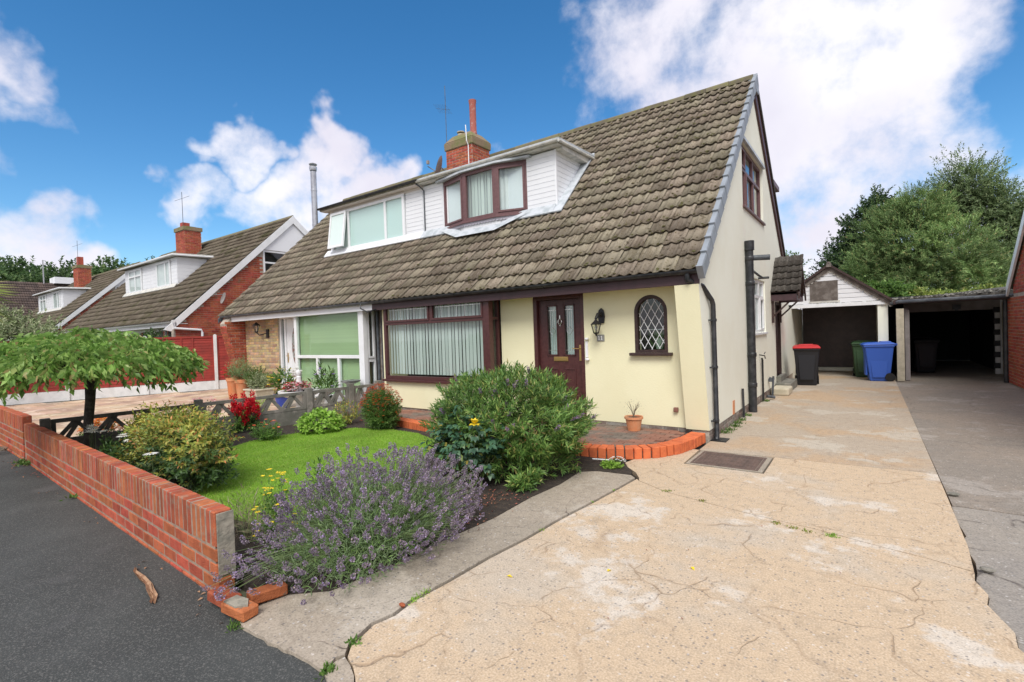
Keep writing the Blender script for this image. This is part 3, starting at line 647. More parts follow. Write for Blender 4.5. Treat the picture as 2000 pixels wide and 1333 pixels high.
def wall_xz(m, y0, y1, x0, x1, z0, z1, holes):
    """wall in the x-z plane with rectangular holes"""
    xs = sorted({x0, x1, *[h[0] for h in holes], *[h[1] for h in holes]})
    for a, b in zip(xs[:-1], xs[1:]):
        hs = sorted([(h[2], h[3]) for h in holes if h[0] <= a+1e-6 and h[1] >= b-1e-6]); z = z0
        for h0, h1 in hs:
            if h0 > z: m.box(a, b, y0, y1, z, h0)
            z = h1
        if z < z1: m.box(a, b, y0, y1, z, z1)
def gable_yz(m, x0, x1, y0, y1, z0, top, holes):
    ys = sorted({y0, y1, YR, *[h[0] for h in holes], *[h[1] for h in holes]}); ys = [y for y in ys if y0 <= y <= y1]
    fr = Fr((0, 0, 0), (0, 1, 0), (0, 0, 1), (1, 0, 0))
    for a, b in zip(ys[:-1], ys[1:]):
        hs = [(h[2], h[3]) for h in holes if h[0] <= a+1e-6 and h[1] >= b-1e-6]; z = z0
        for h0, h1 in sorted(hs):
            m.prism([(a, z), (b, z), (b, h0), (a, h0)], x0, x1, fr); z = h1
        m.prism([(a, z), (b, z), (b, top(b)), (a, top(a))], x0, x1, fr)

def window(house, fr, x0, x1, z0, z1, fm, mull=(), trans=(), sashes=(), w=0.065, gm=None, back=None, backd=0.10, name='window', depth=0.07, sill=None, blind=None, panes=None, room=True):
    """frame part with panes, sill and blinds as sub-parts; fr.o on the frame's outer face"""
    m = MB(); d0, d1 = -depth, 0.0
    m.box(x0, x0+w, z0, z1, d0, d1, fr); m.box(x1-w, x1, z0, z1, d0, d1, fr)
    m.box(x0+w, x1-w, z0, z0+w, d0, d1-0.002, fr); m.box(x0+w, x1-w, z1-w, z1, d0, d1-0.002, fr)
    for q in trans:
        z, a, b = q; m.box(a, b, z-w/2, z+w/2, d0, d1-0.003, fr)
    for q in mull:
        x, a, b = q; m.box(x-w/2, x+w/2, a, b, d0, d1-0.004, fr)
    for a, b, c, d in sashes:
        s = 0.042
        m.box(a, b, c, c+s, d1-0.03, d1+0.014, fr); m.box(a, b, d-s, d, d1-0.03, d1+0.014, fr)
        m.box(a, a+s, c+s, d-s, d1-0.03, d1+0.014, fr); m.box(b-s, b, c+s, d-s, d1-0.03, d1+0.014, fr)
    wo_ = m.build(name, fm, house, bevel=0.004)
    gm = gm or MT['glass']
    for (a, b, c, d) in (panes or [(x0+w*0.5, x1-w*0.5, z0+w*0.5, z1-w*0.5)]):
        p = MB(); p.quad(fr.p(a, c, -depth*0.5), fr.p(b, c, -depth*0.5), fr.p(b, d, -depth*0.5), fr.p(a, d, -depth*0.5)); p.build('pane', gm, wo_, fix=False)
    if back:
        p = MB(); p.box(x0+0.02, x1-0.02, z0+0.02, z1-0.02, -depth-backd-0.01, -depth-backd, fr); p.build('room_backing', back, wo_)
    if blind == 'vertical':
        p = MB(); n = int((x1-x0-0.10)/0.088)
        for i in range(n):
            xc = x0+0.09+i*0.088; tw = random.uniform(-0.10, 0.25)+(0.5 if random.random() < 0.12 else 0)
            a = math.cos(tw)*0.038; b = math.sin(tw)*0.038
            q = [fr.p(xc-a, z0+0.10, -depth-0.05-b), fr.p(xc+a, z0+0.10, -depth-0.05+b), fr.p(xc+a, z1-0.05, -depth-0.05+b), fr.p(xc-a, z1-0.05, -depth-0.05-b)]
            p.quad(*q)
        p.build('vertical_blind', MT['blind'], wo_, fix=False)
    if blind == 'curtain':
        p = MB(); n = int((x1-x0)/0.03)
        pts = [(x0+0.03+(x1-x0-0.06)*i/n, -depth-0.07+0.018*math.sin(i*1.3)+0.01*math.sin(i*0.37)) for i in range(n+1)]
        for (a, b), (c, d) in zip(pts[:-1], pts[1:]): p.quad(fr.p(a, z0+0.05, b), fr.p(c, z0+0.05, d), fr.p(c, z1-0.06, d), fr.p(a, z1-0.06, b))
        p.build('curtain', MT['curtain'], wo_, fix=False)
    if blind in ('green_blind', 'olive_blind'):
        p = MB(); z = z0+0.05
        while z < z1-0.05:
            p.quad(fr.p(x0+0.05, z, -depth-0.03), fr.p(x1-0.05, z, -depth-0.03), fr.p(x1-0.05, z+0.024, -depth-0.052), fr.p(x0+0.05, z+0.024, -depth-0.052)); z += 0.0235
        p.build('venetian_blind', MT[blind], wo_, fix=False)
    if sill:
        p = MB(); p.box(x0-sill[0], x1+sill[0], z0-0.045, z0-0.001, -depth, sill[1], fr); p.build('sill', sill[2] if len(sill) > 2 else fm, wo_, bevel=0.005)
    return wo_

def boards(parent, fr, x0, x1, z0, z1, h, material, name='cladding_board', clip=None):
    z = z0
    while z < z1-0.01:
        zz = min(z+h, z1); a, b = x0, x1
        if clip: a, b = clip(z, zz)
        if b-a > 0.03:
            m = MB(); P = [(z+0.004, 0.012), (zz-0.016, 0.018), (zz-0.010, 0.003), (zz-0.008, -0.01), (z+0.002, -0.01)]
            vs = [fr.p(a if not clip else (a if True else a), p[0], p[1]) for p in P] + [fr.p(b, p[0], p[1]) for p in P]
            m.add(vs, [(0, 1, 2, 3, 4)[::-1], (5, 6, 7, 8, 9)] + [(i, (i+1) % 5, 5+(i+1) % 5, 5+i) for i in range(5)]); m.build(name, material, parent)
        z = zz
def bricks_face(fr, u0, u1, v0, v1, inside=None, proud=0.008, L=0.215, H=0.065, J=0.01, half=True):
    """list of brick rectangles in running bond"""
    out = []; r = 0; v = v0+J
    while v+H <= v1+0.012:
        off = (L+J)/2 if r % 2 else 0; u = u0-off+J/2
        while u < u1-0.01:
            a, b = max(u, u0+0.001), min(u+L, u1-0.001)
            if b-a > 0.03 and (inside is None or (inside(a, v) and inside(b, v) and inside(a, v+H) and inside(b, v+H))): out.append((a, b, v, min(v+H, v1-0.001)))
            u += L+J
        v += H+J; r += 1
    return out
def bricks_stuff(name, fr, rects, material, parent, proud=0.008, kind='stuff'):
    V = []; F = []
    m = MB()
    for a, b, c, d in rects:
        j = random.uniform(-0.002, 0.003)
        P = [fr.p(x, y, z) for z in (-0.01, proud+j) for y in (c, d) for x in (a, b)]
        m.add(P, [(4, 5, 7, 6), (0, 1, 5, 4), (2, 6, 7, 3), (0, 4, 6, 2), (1, 3, 7, 5)])
    o = m.build(name, material, parent); tag(o, kind=kind); return o
def bricks_parts(name, fr, rects, material, parent, proud=0.008, thick=0.05):
    rot = Matrix((tuple(fr.u), tuple(fr.v), tuple(fr.n))).transposed()
    cache = {}
    for a, b, c, d in rects:
        key = (round(b-a, 2), round(d-c, 3))
        if key not in cache: cache[key] = box_mesh(name, b-a, d-c, thick, material, 0.005)
        p = fr.p((a+b)/2, (c+d)/2, proud-thick/2+random.uniform(-0.003, 0.003))
        repeat(name, cache[key], parent, [(p, rot)])

GF = lambda x: Fr((x, 0, 0), (0, 1, 0), (0, 0, 1), (1, 0, 0))     # faces +x ; u = y
FF = lambda y: Fr((0, y, 0), (1, 0, 0), (0, 0, 1), (0, -1, 0))    # faces -y ; u = x
XG, XP, XL = -1.80, -8.50, -15.20
YW = 7.15; YB = 6.82; YD = 8.37

# ================= number 11: the cream half
H = thing('semi_detached_house', 'cream rendered right half of the nearest semi, number 11, with brown window frames', 'house', (-5.1, 11, 0))
skipR = lambda x, s: x < -4.84 and 2.42 < s < 4.12 or (-7.75 < x < -5.6 and 2.15 < s < 4.0)
RF = build_roof(H, XG+0.02, XP, skipR, MT['tile'])
# verge caps stepping up the gable
vm = MB(); fr_c = Fr((0, 0, 0), (1, 0, 0), (0, 0, 1), (0, -1, 0))
vm.box(0.005, 0.075, 0.0, 0.325, 0.060, 0.082); vm.box(0.055, 0.080, 0.0, 0.345, -0.10, 0.062); vm.box(0.0, 0.083, -0.014, 0.010, -0.11, 0.090)
vme = bpy.data.meshes.new('verge_cap'); vme.from_pydata(vm.v, [], vm.f); vme.materials.append(MT['verge'])
repeat('verge_cap', vme, RF, [(slope_pts(XG+0.01, -0.07+k*0.322, 0.006), (SA-0.075, 0, 0)) for k in range(19)])
m = MB(); m.prism([(YR-0.16, ZR-0.10), (YR, ZR+0.10), (YR+0.14, ZR-0.10), (YR+0.1, ZR-0.3), (YR-0.1, ZR-0.3)], XG-0.05, XG+0.09, GF(0)); m.build('ridge_end_cap', MT['verge'], RF)
# back verge: barge board and tile edge
m = MB(); m.prism([(YR-0.02, ZR-0.10), (YR-0.02, ZR-0.36), (15.9, roof_z(15.9)-0.26), (15.9, roof_z(15.9)-0.02)], XG+0.005, XG+0.045, GF(0)); m.build('barge_board', MT['rosewood'], H)
m = MB(); m.prism([(YR+0.0, ZR+0.04), (YR+0.0, ZR-0.10), (15.95, roof_z(15.95)-0.06), (15.95, roof_z(15.95)+0.05)], XG-0.3, XG+0.075, GF(0)); m.build('rear_roof_slope', MT['tile_side'], RF)
# moss cushions along the tile edges
mo_ = MB(); mr_ = np.random.default_rng(21)
for k_ in range(900):
    row = mr_.integers(0, 19); x = XG-mr_.beta(1.1, 1.7)*6.6; s = -0.04+row*0.322+abs(mr_.normal())*0.05
    if skipR(x, s+.1): continue
    w_ = mr_.uniform(.008, .026); c_ = slope_pts(x, s, 0.052+mr_.uniform(-.012, .004)); mo_.lathe([(w_, -w_*.5), (w_*1.1, 0), (w_*.7, w_*.5), (0, w_*.65)], c_, 5, mr_.uniform(.8, 1.6), 1.0)
tag(mo_.build('roof_moss', mat('brown_green_moss', (0.075, 0.06, 0.025), 1.0, c2=(0.12, 0.12, 0.045), scale=14), RF), kind='stuff')
# gable wall
def gtop(y): return roof_z(y)-0.075
m = MB(); holes = [(9.78, 11.97, 3.78, 4.96), (10.32, 11.95, 1.43, 2.52), (13.32, 14.12, 0.33, 2.12)]
gable_yz(m, XG-0.25, XG, 7.10, 15.85, 0.15, gtop, holes)
m.prism([(7.10, 0.15), (7.10, gtop(7.10)), (6.80, gtop(6.80)), (6.79, 2.17), (6.745, 2.16)], XG-0.30, XG, GF(0))
gw = m.build('gable_wall', MT['gable'], H)
# pier front face takes the yellower cream of the front wall
m = MB(); m.prism([(7.099, 0.15), (6.742, 2.162), (6.73, 2.162), (7.085, 0.15)], XG-0.32, XG-0.002, GF(0)); m.build('pier_face', MT['cream'], H)
m = MB(); m.box(XG-0.24, XG-0.012, 7.11, 16.5, -0.2, 0.149); pb_ = m.build('plinth', MT['mortar'], H)
bricks_parts('brick', Fr((XG-0.012, 0, 0), (0, 1, 0), (0, 0, 1), (1, 0, 0)), bricks_face(None, 7.11, 12.6, -0.005, 0.148), MT['base_brick'], pb_)
m = MB(); m.box(XG-0.25, XG-0.001, 15.851, 19.4, 0.15, 2.05); m.box(XG-0.25, XG-0.015, 16.5, 19.4, -0.2, 0.149); m.build('rear_wall', MT['gable'], H)
# front wall
m = MB(); ax0, ax1, azs, azr = -2.865, -2.365, 1.235, 1.84
wall_xz(m, YW, YW+0.25, -5.40, ax0, 0.15, 2.40, [(-4.70, -3.72, 0.15, 2.285)])
wall_xz(m, YW, YW+0.25, ax1, XG-0.25, 0.15, 2.40, [])
m.box(ax0, ax1, YW, YW+0.25, 0.15, azs)
rr = (ax1-ax0)/2; cx = (ax0+ax1)/2
arc = [(cx-rr*math.cos(PI*i/16), azr+rr*math.sin(PI*i/16)) for i in range(17)]
m.prism([(ax0, 2.40)] + arc + [(ax1, 2.40)], -0.25, 0.0, FF(YW))
m.build('front_wall', MT['cream'], H)
m = MB(); m.box(-5.40, XG-0.04, YW+0.012, YW+0.25, 0.0, 0.149); fp = m.build('plinth', MT['mortar'], H)
bricks_parts('brick', FF(YW+0.012), bricks_face(None, -3.6, XG-0.04, 0.07, 0.148), MT['base_brick'], fp)
# rooms behind the openings, so glass looks into something
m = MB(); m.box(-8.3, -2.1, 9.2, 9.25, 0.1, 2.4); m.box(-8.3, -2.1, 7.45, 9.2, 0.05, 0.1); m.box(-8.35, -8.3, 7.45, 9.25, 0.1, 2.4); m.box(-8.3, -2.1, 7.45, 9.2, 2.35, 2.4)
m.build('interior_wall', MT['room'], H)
# bay
bx0, bx1 = -8.24, -5.43
m = MB(); m.box(bx0, bx1, YB+0.02, YW+0.3, 0.15, 0.70); m.box(bx0-0.22, bx0, YB+0.15, YW+0.3, 0.15, 2.3); m.box(-8.5, bx1, YW+0.25, YW+0.3, 0.7, 0.705)
m.build('bay_wall', MT['cream'], H)
m = MB(); m.box(bx0, bx1+0.0, YB+0.04, YW+0.3, 0.0, 0.149); m.build('plinth', MT['base_brick'], H)
window(H, FF(YB), bx0, bx1-0.07, 0.72, 2.26, MT['rosewood'], mull=[(-6.87, 1.9, 2.2)], trans=[(1.87, bx0+.06, bx1-.13)], sashes=[(bx0+.05, -6.90, 1.89, 2.215), (-6.84, bx1-.12, 1.89, 2.215)], w=0.07, blind='vertical', sill=(0.03, 0.06), name='bay_window')
m = MB(); m.box(bx1-0.07, bx1+0.02, YB-0.01, YB+0.09, 0.70, 2.28); m.build('corner_post', MT['rosewood'], H, bevel=0.006)
window(H, GF(bx1), YB+0.09, YW, 0.72, 2.26, MT['rosewood'], trans=[(1.87, YB+.12, YW-.03)], w=0.05, blind='vertical', name='bay_side_window')
# leaded pattern strips on the top lights
for a, b in ((bx0+.10, -6.94), (-6.80, bx1-.17)):
    m = MB()
    for t in np.linspace(0, 1, 7)[1:-1]:
        x = a+(b-a)*t; m.box(x-.0025, x+.0025, 1.94, 2.165, -0.036, -0.033, FF(YB))
    m.box(a, b, 2.135, 2.14, -0.036, -0.033, FF(YB)); m.build('leading', MT['chrome'], H)
# front door in its dark recess
DY = YW+0.07
m = MB(); m.box(-4.70, -4.63, YW+0.01, DY+0.10, 0.12, 2.285); m.box(-3.79, -3.72, YW+0.01, DY+0.10, 0.12, 2.285); m.box(-4.63, -3.79, YW+0.01, DY+0.10, 2.13, 2.285); m.box(-4.63, -3.79, YW+0.0, DY+0.1, 0.10, 0.16)
m.build('door_frame', MT['rosewood'], H, bevel=0.004)
fd = FF(DY+0.005); m = MB()
pn = [(-4.455, -4.275), (-4.125, -3.945)]
for a, b, c, d in ((-4.625, pn[0][0], .165, 2.125), (pn[0][1], pn[1][0], .165, 2.125), (pn[1][1], -3.795, .165, 2.125), (pn[0][0], pn[0][1], .165, 1.20), (pn[1][0], pn[1][1], .165, 1.20), (pn[0][0], pn[0][1], 2.02, 2.125), (pn[1][0], pn[1][1], 2.02, 2.125)):
    m.box(a, b, c, d, -0.045, 0.0, fd)
for a, b in pn:
    for q in ((a-.02, a, 1.18, 2.04), (b, b+.02, 1.18, 2.04), (a-.02, b+.02, 1.18, 1.20), (a-.02, b+.02, 2.02, 2.04), (a, b, .35, .37), (a, b, .95, .97), (a-.015, a+.005, .35, .97), (b-.005, b+.015, .35, .97)): m.box(*q, 0.0, 0.012, fd)
dr = m.build('front_door', MT['rosewood'], H, bevel=0.003)
for a, b in pn:
    p = MB(); p.quad(fd.p(a, 1.20, -.022), fd.p(b, 1.20, -.022), fd.p(b, 2.02, -.022), fd.p(a, 2.02, -.022)); p.build('pane', MT['glass'], dr, fix=False)
    p = MB()
    for t in (0.28, 0.5, 0.72): p.box(a+(b-a)*t-.003, a+(b-a)*t+.003, 1.20, 2.02, -0.020, -0.016, fd)
    p.box(a, b, 1.27, 1.276, -0.020, -0.016, fd); p.box(a, b, 1.95, 1.956, -0.020, -0.016, fd)
    cxx = (a+b)/2
    for k in range(4):
        an = PI/4+k*PI/2; q = Vector((math.cos(an), math.sin(an)))
        p.tube([fd.p(cxx, 1.60+0.07*(1 if k < 2 else -1), -.018), fd.p(cxx+0.06*(1 if q.x > 0 else -1), 1.60, -.018)], 0.003, 5)
    p.build('leading', MT['chrome'], dr)
    p = MB(); p.box(a, b, 1.20, 2.02, -0.10, -0.09, fd); p.build('net_curtain', MT['obscure'], dr)
p = MB(); p.box(-4.345, -4.07, 1.09, 1.165, 0.0, 0.012, fd); p.box(-4.325, -4.09, 1.105, 1.15, 0.012, 0.02, fd); p.build('letterbox', MT['brass'], dr, bevel=0.003)
p = MB(); p.box(-3.855, -3.82, 1.10, 1.36, 0.0, 0.01, fd); p.tube([fd.p(-3.838, 1.30, .01), fd.p(-3.838, 1.30, .05), fd.p(-3.96, 1.305, .05)], 0.009, 8); p.build('handle', MT['brass'], dr)
p = MB(); ring = [fd.p(-4.20+0.034*math.cos(t), 1.755+0.042*math.sin(t), .02) for t in np.linspace(0, 2*PI, 17)]; p.tube(ring, 0.008, 6, cap=False); p.box(-4.208, -4.192, 1.80, 1.86, 0.0, 0.02, fd); p.box(-4.205, -4.195, 1.68, 1.712, 0.0, .02, fd); p.build('knocker', MT['chrome'], dr)
# pull handle: two pale knobs and a white bar
p = MB(); fw = FF(YW)
for z in (1.46, 1.13): p.lathe([(0.0, -0.02), (0.03, -0.015), (0.035, 0.0), (0.03, 0.015), (0.0, 0.02)], fw.p(-3.665, z, 0.03), 12)
p.box(-3.695, -3.655, 1.16, 1.42, 0.0, 0.025, fw); p.build('grab_rail', MT['white'], H)
# wall lantern
ln = MB(); c = fw.p(-3.425, 1.65, 0.17)
ln.lathe([(0.0, 0.13), (0.012, 0.125), (0.02, 0.10), (0.045, 0.075), (0.085, 0.045), (0.095, 0.035), (0.085, 0.03)], c, 6)
ln.lathe([(0.035, -0.115), (0.045, -0.105), (0.045, -0.095), (0.03, -0.09)], c, 6); ln.lathe([(0.004, -0.15), (0.012, -0.14), (0.02, -0.118), (0.008, -0.11)], c, 8)
for k in range(6):
    a = 2*PI*k/6; ln.tube([c+Vector((0.08*math.cos(a), 0.08*math.sin(a), 0.032)), c+Vector((0.042*math.cos(a), 0.042*math.sin(a), -0.10))], 0.006, 4)
ln.tube([c+Vector((0, 0, 0.12)), c+Vector((0.01, 0.06, 0.19)), c+Vector((0.02, 0.12, 0.20)), fw.p(-3.40, 1.80, 0.0)], [0.022, 0.028, 0.03, 0.03], 8)
ln.prism([(-3.445, 1.70), (-3.36, 1.70), (-3.345, 1.80), (-3.36, 1.90), (-3.40, 1.94), (-3.445, 1.90), (-3.455, 1.80)], 0.0, 0.03, fw)
lt = ln.build('wall_lantern', MT['black_iron'], H)
p = MB(); p.lathe([(0.076, 0.03), (0.04, -0.095)], c, 6); p.build('lantern_glass', MT['lamp_glass'], lt, fix=True)
p = MB(); p.lathe([(0.012, -0.06), (0.026, -0.02), (0.012, 0.02)], c, 8); p.build('bulb', MT['white'], lt)
# number plate 11
p = MB(); p.box(-3.495, -3.365, 1.415, 1.52, 0.0, 0.012, fw); np_ = p.build('number_plate', MT['slate'], H, bevel=0.002)
for x in (-3.455, -3.41):
    p = MB(); p.box(x-.0065, x+.0065, 1.437, 1.50, 0.012, 0.016, fw); p.box(x-.013, x+.013, 1.437, 1.443, 0.012, 0.0155, fw); p.add([fw.p(x-.0065, 1.50, .0155), fw.p(x-.0065, 1.488, .0155), fw.p(x-.017, 1.482, .0155), fw.p(x-.017, 1.489, .0155)], [(0, 1, 2, 3)]); p.build('digit', MT['white'], np_)
# arched window
fa = FF(YW-0.005); m = MB(); wi = 0.05
oa = [(cx-rr*math.cos(PI*i/20), azr+rr*math.sin(PI*i/20)) for i in range(21)]; ia = [(cx-(rr-wi)*math.cos(PI*i/20), azr+(rr-wi)*math.sin(PI*i/20)) for i in range(21)]
for i in range(20):
    (a, b), (c_, d_), (e_, f2), (g_, h_) = oa[i], oa[i+1], ia[i+1], ia[i]; m.prism([(a, b), (c_, d_), (e_, f2), (g_, h_)], -0.08, 0.0, fa)
m.box(ax0, ax0+wi, azs, azr, -.08, 0, fa); m.box(ax1-wi, ax1, azs, azr, -.08, 0, fa); m.box(ax0+wi, ax1-wi, azs, azs+.04, -.08, 0, fa)
aw = m.build('arched_window', MT['dark_wood'], H)
p = MB(); q_ = [(ax0+wi, azs+.04)] + ia + [(ax1-wi, azs+.04)]; p.add([fa.p(a, b, -.048) for a, b in q_], [tuple(range(len(q_)))[::-1]]); p.build('pane', MT['glass'], aw, fix=False)
p = MB(); p.box(ax0-.07, ax1+.07, azs-.045, azs-.002, -.02, .075, fa); p.build('sill', MT['dark_wood'], aw, bevel=.006)
p = MB(); pitch_x = 0.115; sl_ = 1.75
def arch_in(x, z): return abs(x-cx) <= rr-wi-.002 and azs+.04 <= z and (z <= azr or (x-cx)**2+(z-azr)**2 <= (rr-wi-.002)**2)
for sg in (1, -1):
    for k in range(-14, 15):
        seg_ = []; 
        for t in np.linspace(-0.6, 0.6, 121):
            x = cx+t; z = azs+.04+sg*sl_*t+k*pitch_x*sl_+0.02
            if arch_in(x, z): seg_.append((x, z))
        if len(seg_) > 3: p.tube([fa.p(seg_[0][0], seg_[0][1], -.043), fa.p(seg_[-1][0], seg_[-1][1], -.040)], 0.0055, 5)
p.build('lead_lattice', MT['white'], aw)
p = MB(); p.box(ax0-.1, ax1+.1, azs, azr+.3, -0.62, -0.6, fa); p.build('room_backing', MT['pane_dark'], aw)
LM_plant = leafmat('window_plant_leaf', [(0, (0.05, 0.12, 0.02)), (1, (0.12, 0.25, 0.05))], 0.3)
ll = [leaves(np.tile([[-2.60, YW+0.32, azs+0.10]], (26, 1))+rng.normal(size=(26, 3))*0.04, norm(rng.normal(size=(26, 3))*np.array([0.5, 0.3, 0.4])+np.array([0, 0, 1.0])), rand_dir(26), rng.uniform(0.2, 0.38, 26), 0.05)]
v_, f_l = join_vf(ll); np_obj('window_plant', v_, f_l, LM_plant, H)
p = MB(); p.lathe([(0.05, 0), (0.075, 0.16), (0.07, 0.16)], (-2.60, YW+0.32, azs+0.04), 14); p.build('window_plant_pot', mat('pale_green_pot', (0.42, 0.52, 0.42), 0.5), H)
p = MB(); p.box(-2.84, -2.4, azs+0.33, azs+0.345, -0.40, -0.30, fa); p.build('inner_shelf', MT['white'], H)
# small vent cap, hook
p = MB(); p.box(-2.30, -2.235, 0.375, 0.44, 0, 0.05, fw); p.build('vent_cap', mat('brown_vent', (0.22, 0.10, 0.07), 0.7), H, bevel=.01)
p = MB(); p.tube([fw.p(-2.12, 2.20, .3), fw.p(-2.12, 2.14, .3), fw.p(-2.10, 2.12, .3), fw.p(-2.09, 2.14, .3)], .004, 6); p.build('hook', MT['black_iron'], H)
# eaves: fascia, soffit, gutter, pipes
m = MB(); m.box(XP, XG+0.005, 6.745, 6.775, 2.165, 2.345); m.build('fascia', MT['fascia'], H, bevel=.003)
m = MB(); m.box(XP, XG-0.31, 6.776, YW-0.001, 2.29, 2.305); m.build('soffit', MT['cream'], H)
def gutter(h, x0, x1, y, z, material, r=0.056, brackets=True):
    m = MB(); n = 8
    prof = [(r*math.cos(PI+PI*i/n), r*math.sin(PI+PI*i/n)) for i in range(n+1)]; inn = [(0.88*a, 0.88*b) for a, b in prof[::-1]]
    m.prism(prof+inn, x0, x1, Fr((0, y, z), (0, 1, 0), (0, 0, 1), (1, 0, 0)))
    m.prism(prof, x1-0.006, x1+0.004, Fr((0, y, z), (0, 1, 0), (0, 0, 1), (1, 0, 0)))
    gt = m.build('gutter', material, h)
    if brackets:
        b = MB(); x = x0+0.5
        po = [(1.10*a, 1.10*b2) for a, b2 in prof]
        while x < x1: b.prism(po+prof[::-1], x, x+0.035, Fr((0, y, z), (0, 1, 0), (0, 0, 1), (1, 0, 0))); x += 0.95
        b.build('gutter_bracket', material, gt)
    return gt
gt = gutter(H, XP, XG+0.03, 6.685, 2.35, MT['black_pvc'])
m = MB(); m.tube([(-1.93, 6.685, 2.30), (-1.93, 6.685, 2.24), (-1.93, 6.69, 2.22), (-1.86, 6.80, 2.18), (-1.80, 6.92, 2.14), (-1.755, 7.20, 1.96), (-1.75, 7.245, 1.90), (-1.75, 7.25, 1.82), (-1.75, 7.28, 0.05), (-1.75, 7.25, 0.0)], 0.034, 12); dp = m.build('downpipe', MT['black_pvc'], H, smooth=True)
for z in (1.68, 1.02, 0.27):
    p = MB(); p.lathe([(0.040, -0.02), (0.043, -0.01), (0.043, 0.01), (0.040, 0.02)], (-1.75, 7.26, z), 12); p.box(-1.80, -1.75, 7.17, 7.20, z-0.01, z+0.01); p.build('pipe_clip', MT['black_pvc'], dp)
m = MB(); m.tube([(-1.725, 9.85, -0.02), (-1.725, 9.85, 3.0)], 0.068, 14); m.tube([(-1.725, 9.85, 2.95), (-1.725, 9.85, 3.12)], [0.085, 0.085], 14)
for z in (0.5, 1.05, 2.35, 2.8): m.lathe([(0.072, -0.04), (0.08, -0.03), (0.08, 0.03), (0.072, 0.04)], (-1.725, 9.85, z), 14)
m.build('soil_pipe', MT['black_pvc'], H, smooth=True)
m = MB(); m.tube([(-1.80, 10.25, 2.86), (-1.45, 10.28, 2.84)], 0.052, 12); m.tube([(-1.80, 10.12, 2.90), (-1.725, 9.85, 2.92)], 0.04, 10); m.build('boiler_flue', MT['grey_pvc'], H, smooth=True)
m = MB(); m.tube([(-1.73, 9.9, 2.62), (-1.72, 10.7, 2.56), (-1.72, 11.15, 2.54)], 0.022, 8); m.tube([(-1.80, 11.15, 2.54), (-1.60, 11.16, 2.54)], 0.024, 8); m.build('waste_pipe', MT['black_pvc'], H, smooth=True)
m = MB(); m.tube([(-1.76, 11.15, 0.03), (-1.76, 11.15, 0.87), (-1.76, 11.10, 0.90)], 0.02, 8); m.tube([(-1.80, 11.05, 0.98), (-1.70, 11.05, 0.96), (-1.69, 11.05, 0.90)], 0.012, 6); m.tube([(-1.70, 11.0, 1.0), (-1.70, 11.12, 1.03)], 0.008, 6); m.build('tap_pipe', MT['black_iron'], H)
m = MB(); m.tube([(-1.76, 9.2, 0.0), (-1.77, 9.2, 0.5)], 0.02, 8); m.build('vent_pipe', MT['black_pvc'], H)
m = MB(); m.tube([(-1.72, 12.05, 0.0), (-1.70, 12.1, 0.45)], 0.022, 8); m.tube([(-1.78, 12.1, 0.42), (-1.68, 12.1, 0.38)], 0.018, 8); m.box(-1.79, -1.72, 12.04, 12.12, .33, .40); m.tube([(-1.74, 11.5, .08), (-1.62, 11.62, .05)], .03, 8); m.build('gas_pipe', MT['grey_pvc'], H)
m = MB(); m.box(XG-0.02, XG+0.006, 8.54, 8.68, 0.15, 0.37); m.build('air_brick', MT['terracotta'], H)
m = MB(); m.box(-1.85, -1.60, 7.12, 7.36, -0.01, 0.012); m.build('drain_grate', MT['black_iron'], H)
# gable windows
window(H, GF(XG-0.05), 9.78, 11.97, 3.78, 4.96, MT['rosewood_up'], mull=[(10.36, 3.8, 4.94), (11.15, 3.8, 4.94)], trans=[(4.52, 9.8, 11.95)], sashes=[(9.83, 10.33, 4.54, 4.91), (10.39, 11.12, 3.83, 4.50)], w=0.06, back=MT['room'], backd=0.5, blind='curtain', name='gable_window', sill=(0.02, 0.09, MT['rosewood_up']), gm=MT['glass_dark'])
m = MB(); m.box(9.74, 12.02, 4.962, 5.02, -0.06, 0.05, GF(XG)); m.build('window_hood', MT['lead'], H)
window(H, GF(XG-0.03), 10.32, 11.95, 1.43, 2.52, MT['white'], mull=[(10.86, 1.46, 2.5), (11.42, 1.46, 2.5)], trans=[(2.17, 10.35, 11.92), ], sashes=[(10.37, 10.84, 1.48, 2.15), (11.45, 11.90, 1.48, 2.15)], w=0.06, back=MT['room'], backd=0.4, blind='curtain', name='kitchen_window', sill=(0.03, 0.07), gm=MT['glass_dark'])
# side door and its little tiled canopy
m = MB(); m.box(13.32, 13.38, 0.33, 2.12, -0.12, 0.01, GF(XG)); m.box(14.06, 14.12, 0.33, 2.12, -0.12, 0.01, GF(XG)); m.box(13.38, 14.06, 2.06, 2.12, -0.12, 0.01, GF(XG)); m.build('side_door_frame', MT['dark_wood'], H)
m = MB(); m.box(13.38, 14.06, 0.33, 2.06, -0.10, -0.05, GF(XG)); m.box(13.46, 13.98, 0.45, 1.0, -0.05, -0.035, GF(XG)); m.box(13.46, 13.98, 1.15, 1.95, -0.05, -0.035, GF(XG)); m.build('side_door', MT['dark_wood'], H)
m = MB(); m.box(13.25, 14.2, 0.20, 0.33, -0.05, 0.10, GF(XG)); m.build('door_sill', MT['old_concrete'], H)
cn = MB(); cy0, cyr, cy1, cz0, czr = 12.72, 13.38, 14.04, 2.32, 3.04; CX1 = XG+0.60
for (ya, za, yb, zb) in ((cy0, cz0, cyr, czr), (cyr, czr, cy1, cz0)):
    cn.prism([(ya, za), (yb, zb), (yb, zb-0.06), (ya, za-0.06)], XG, CX1-0.06, GF(0))
can = cn.build('door_canopy', MT['dark_wood'], H)
ca = math.atan2(czr-cz0, cyr-cy0)
ctm = np_mesh('canopy_tile', TV, TF, MT['tile_side'])
pl = []
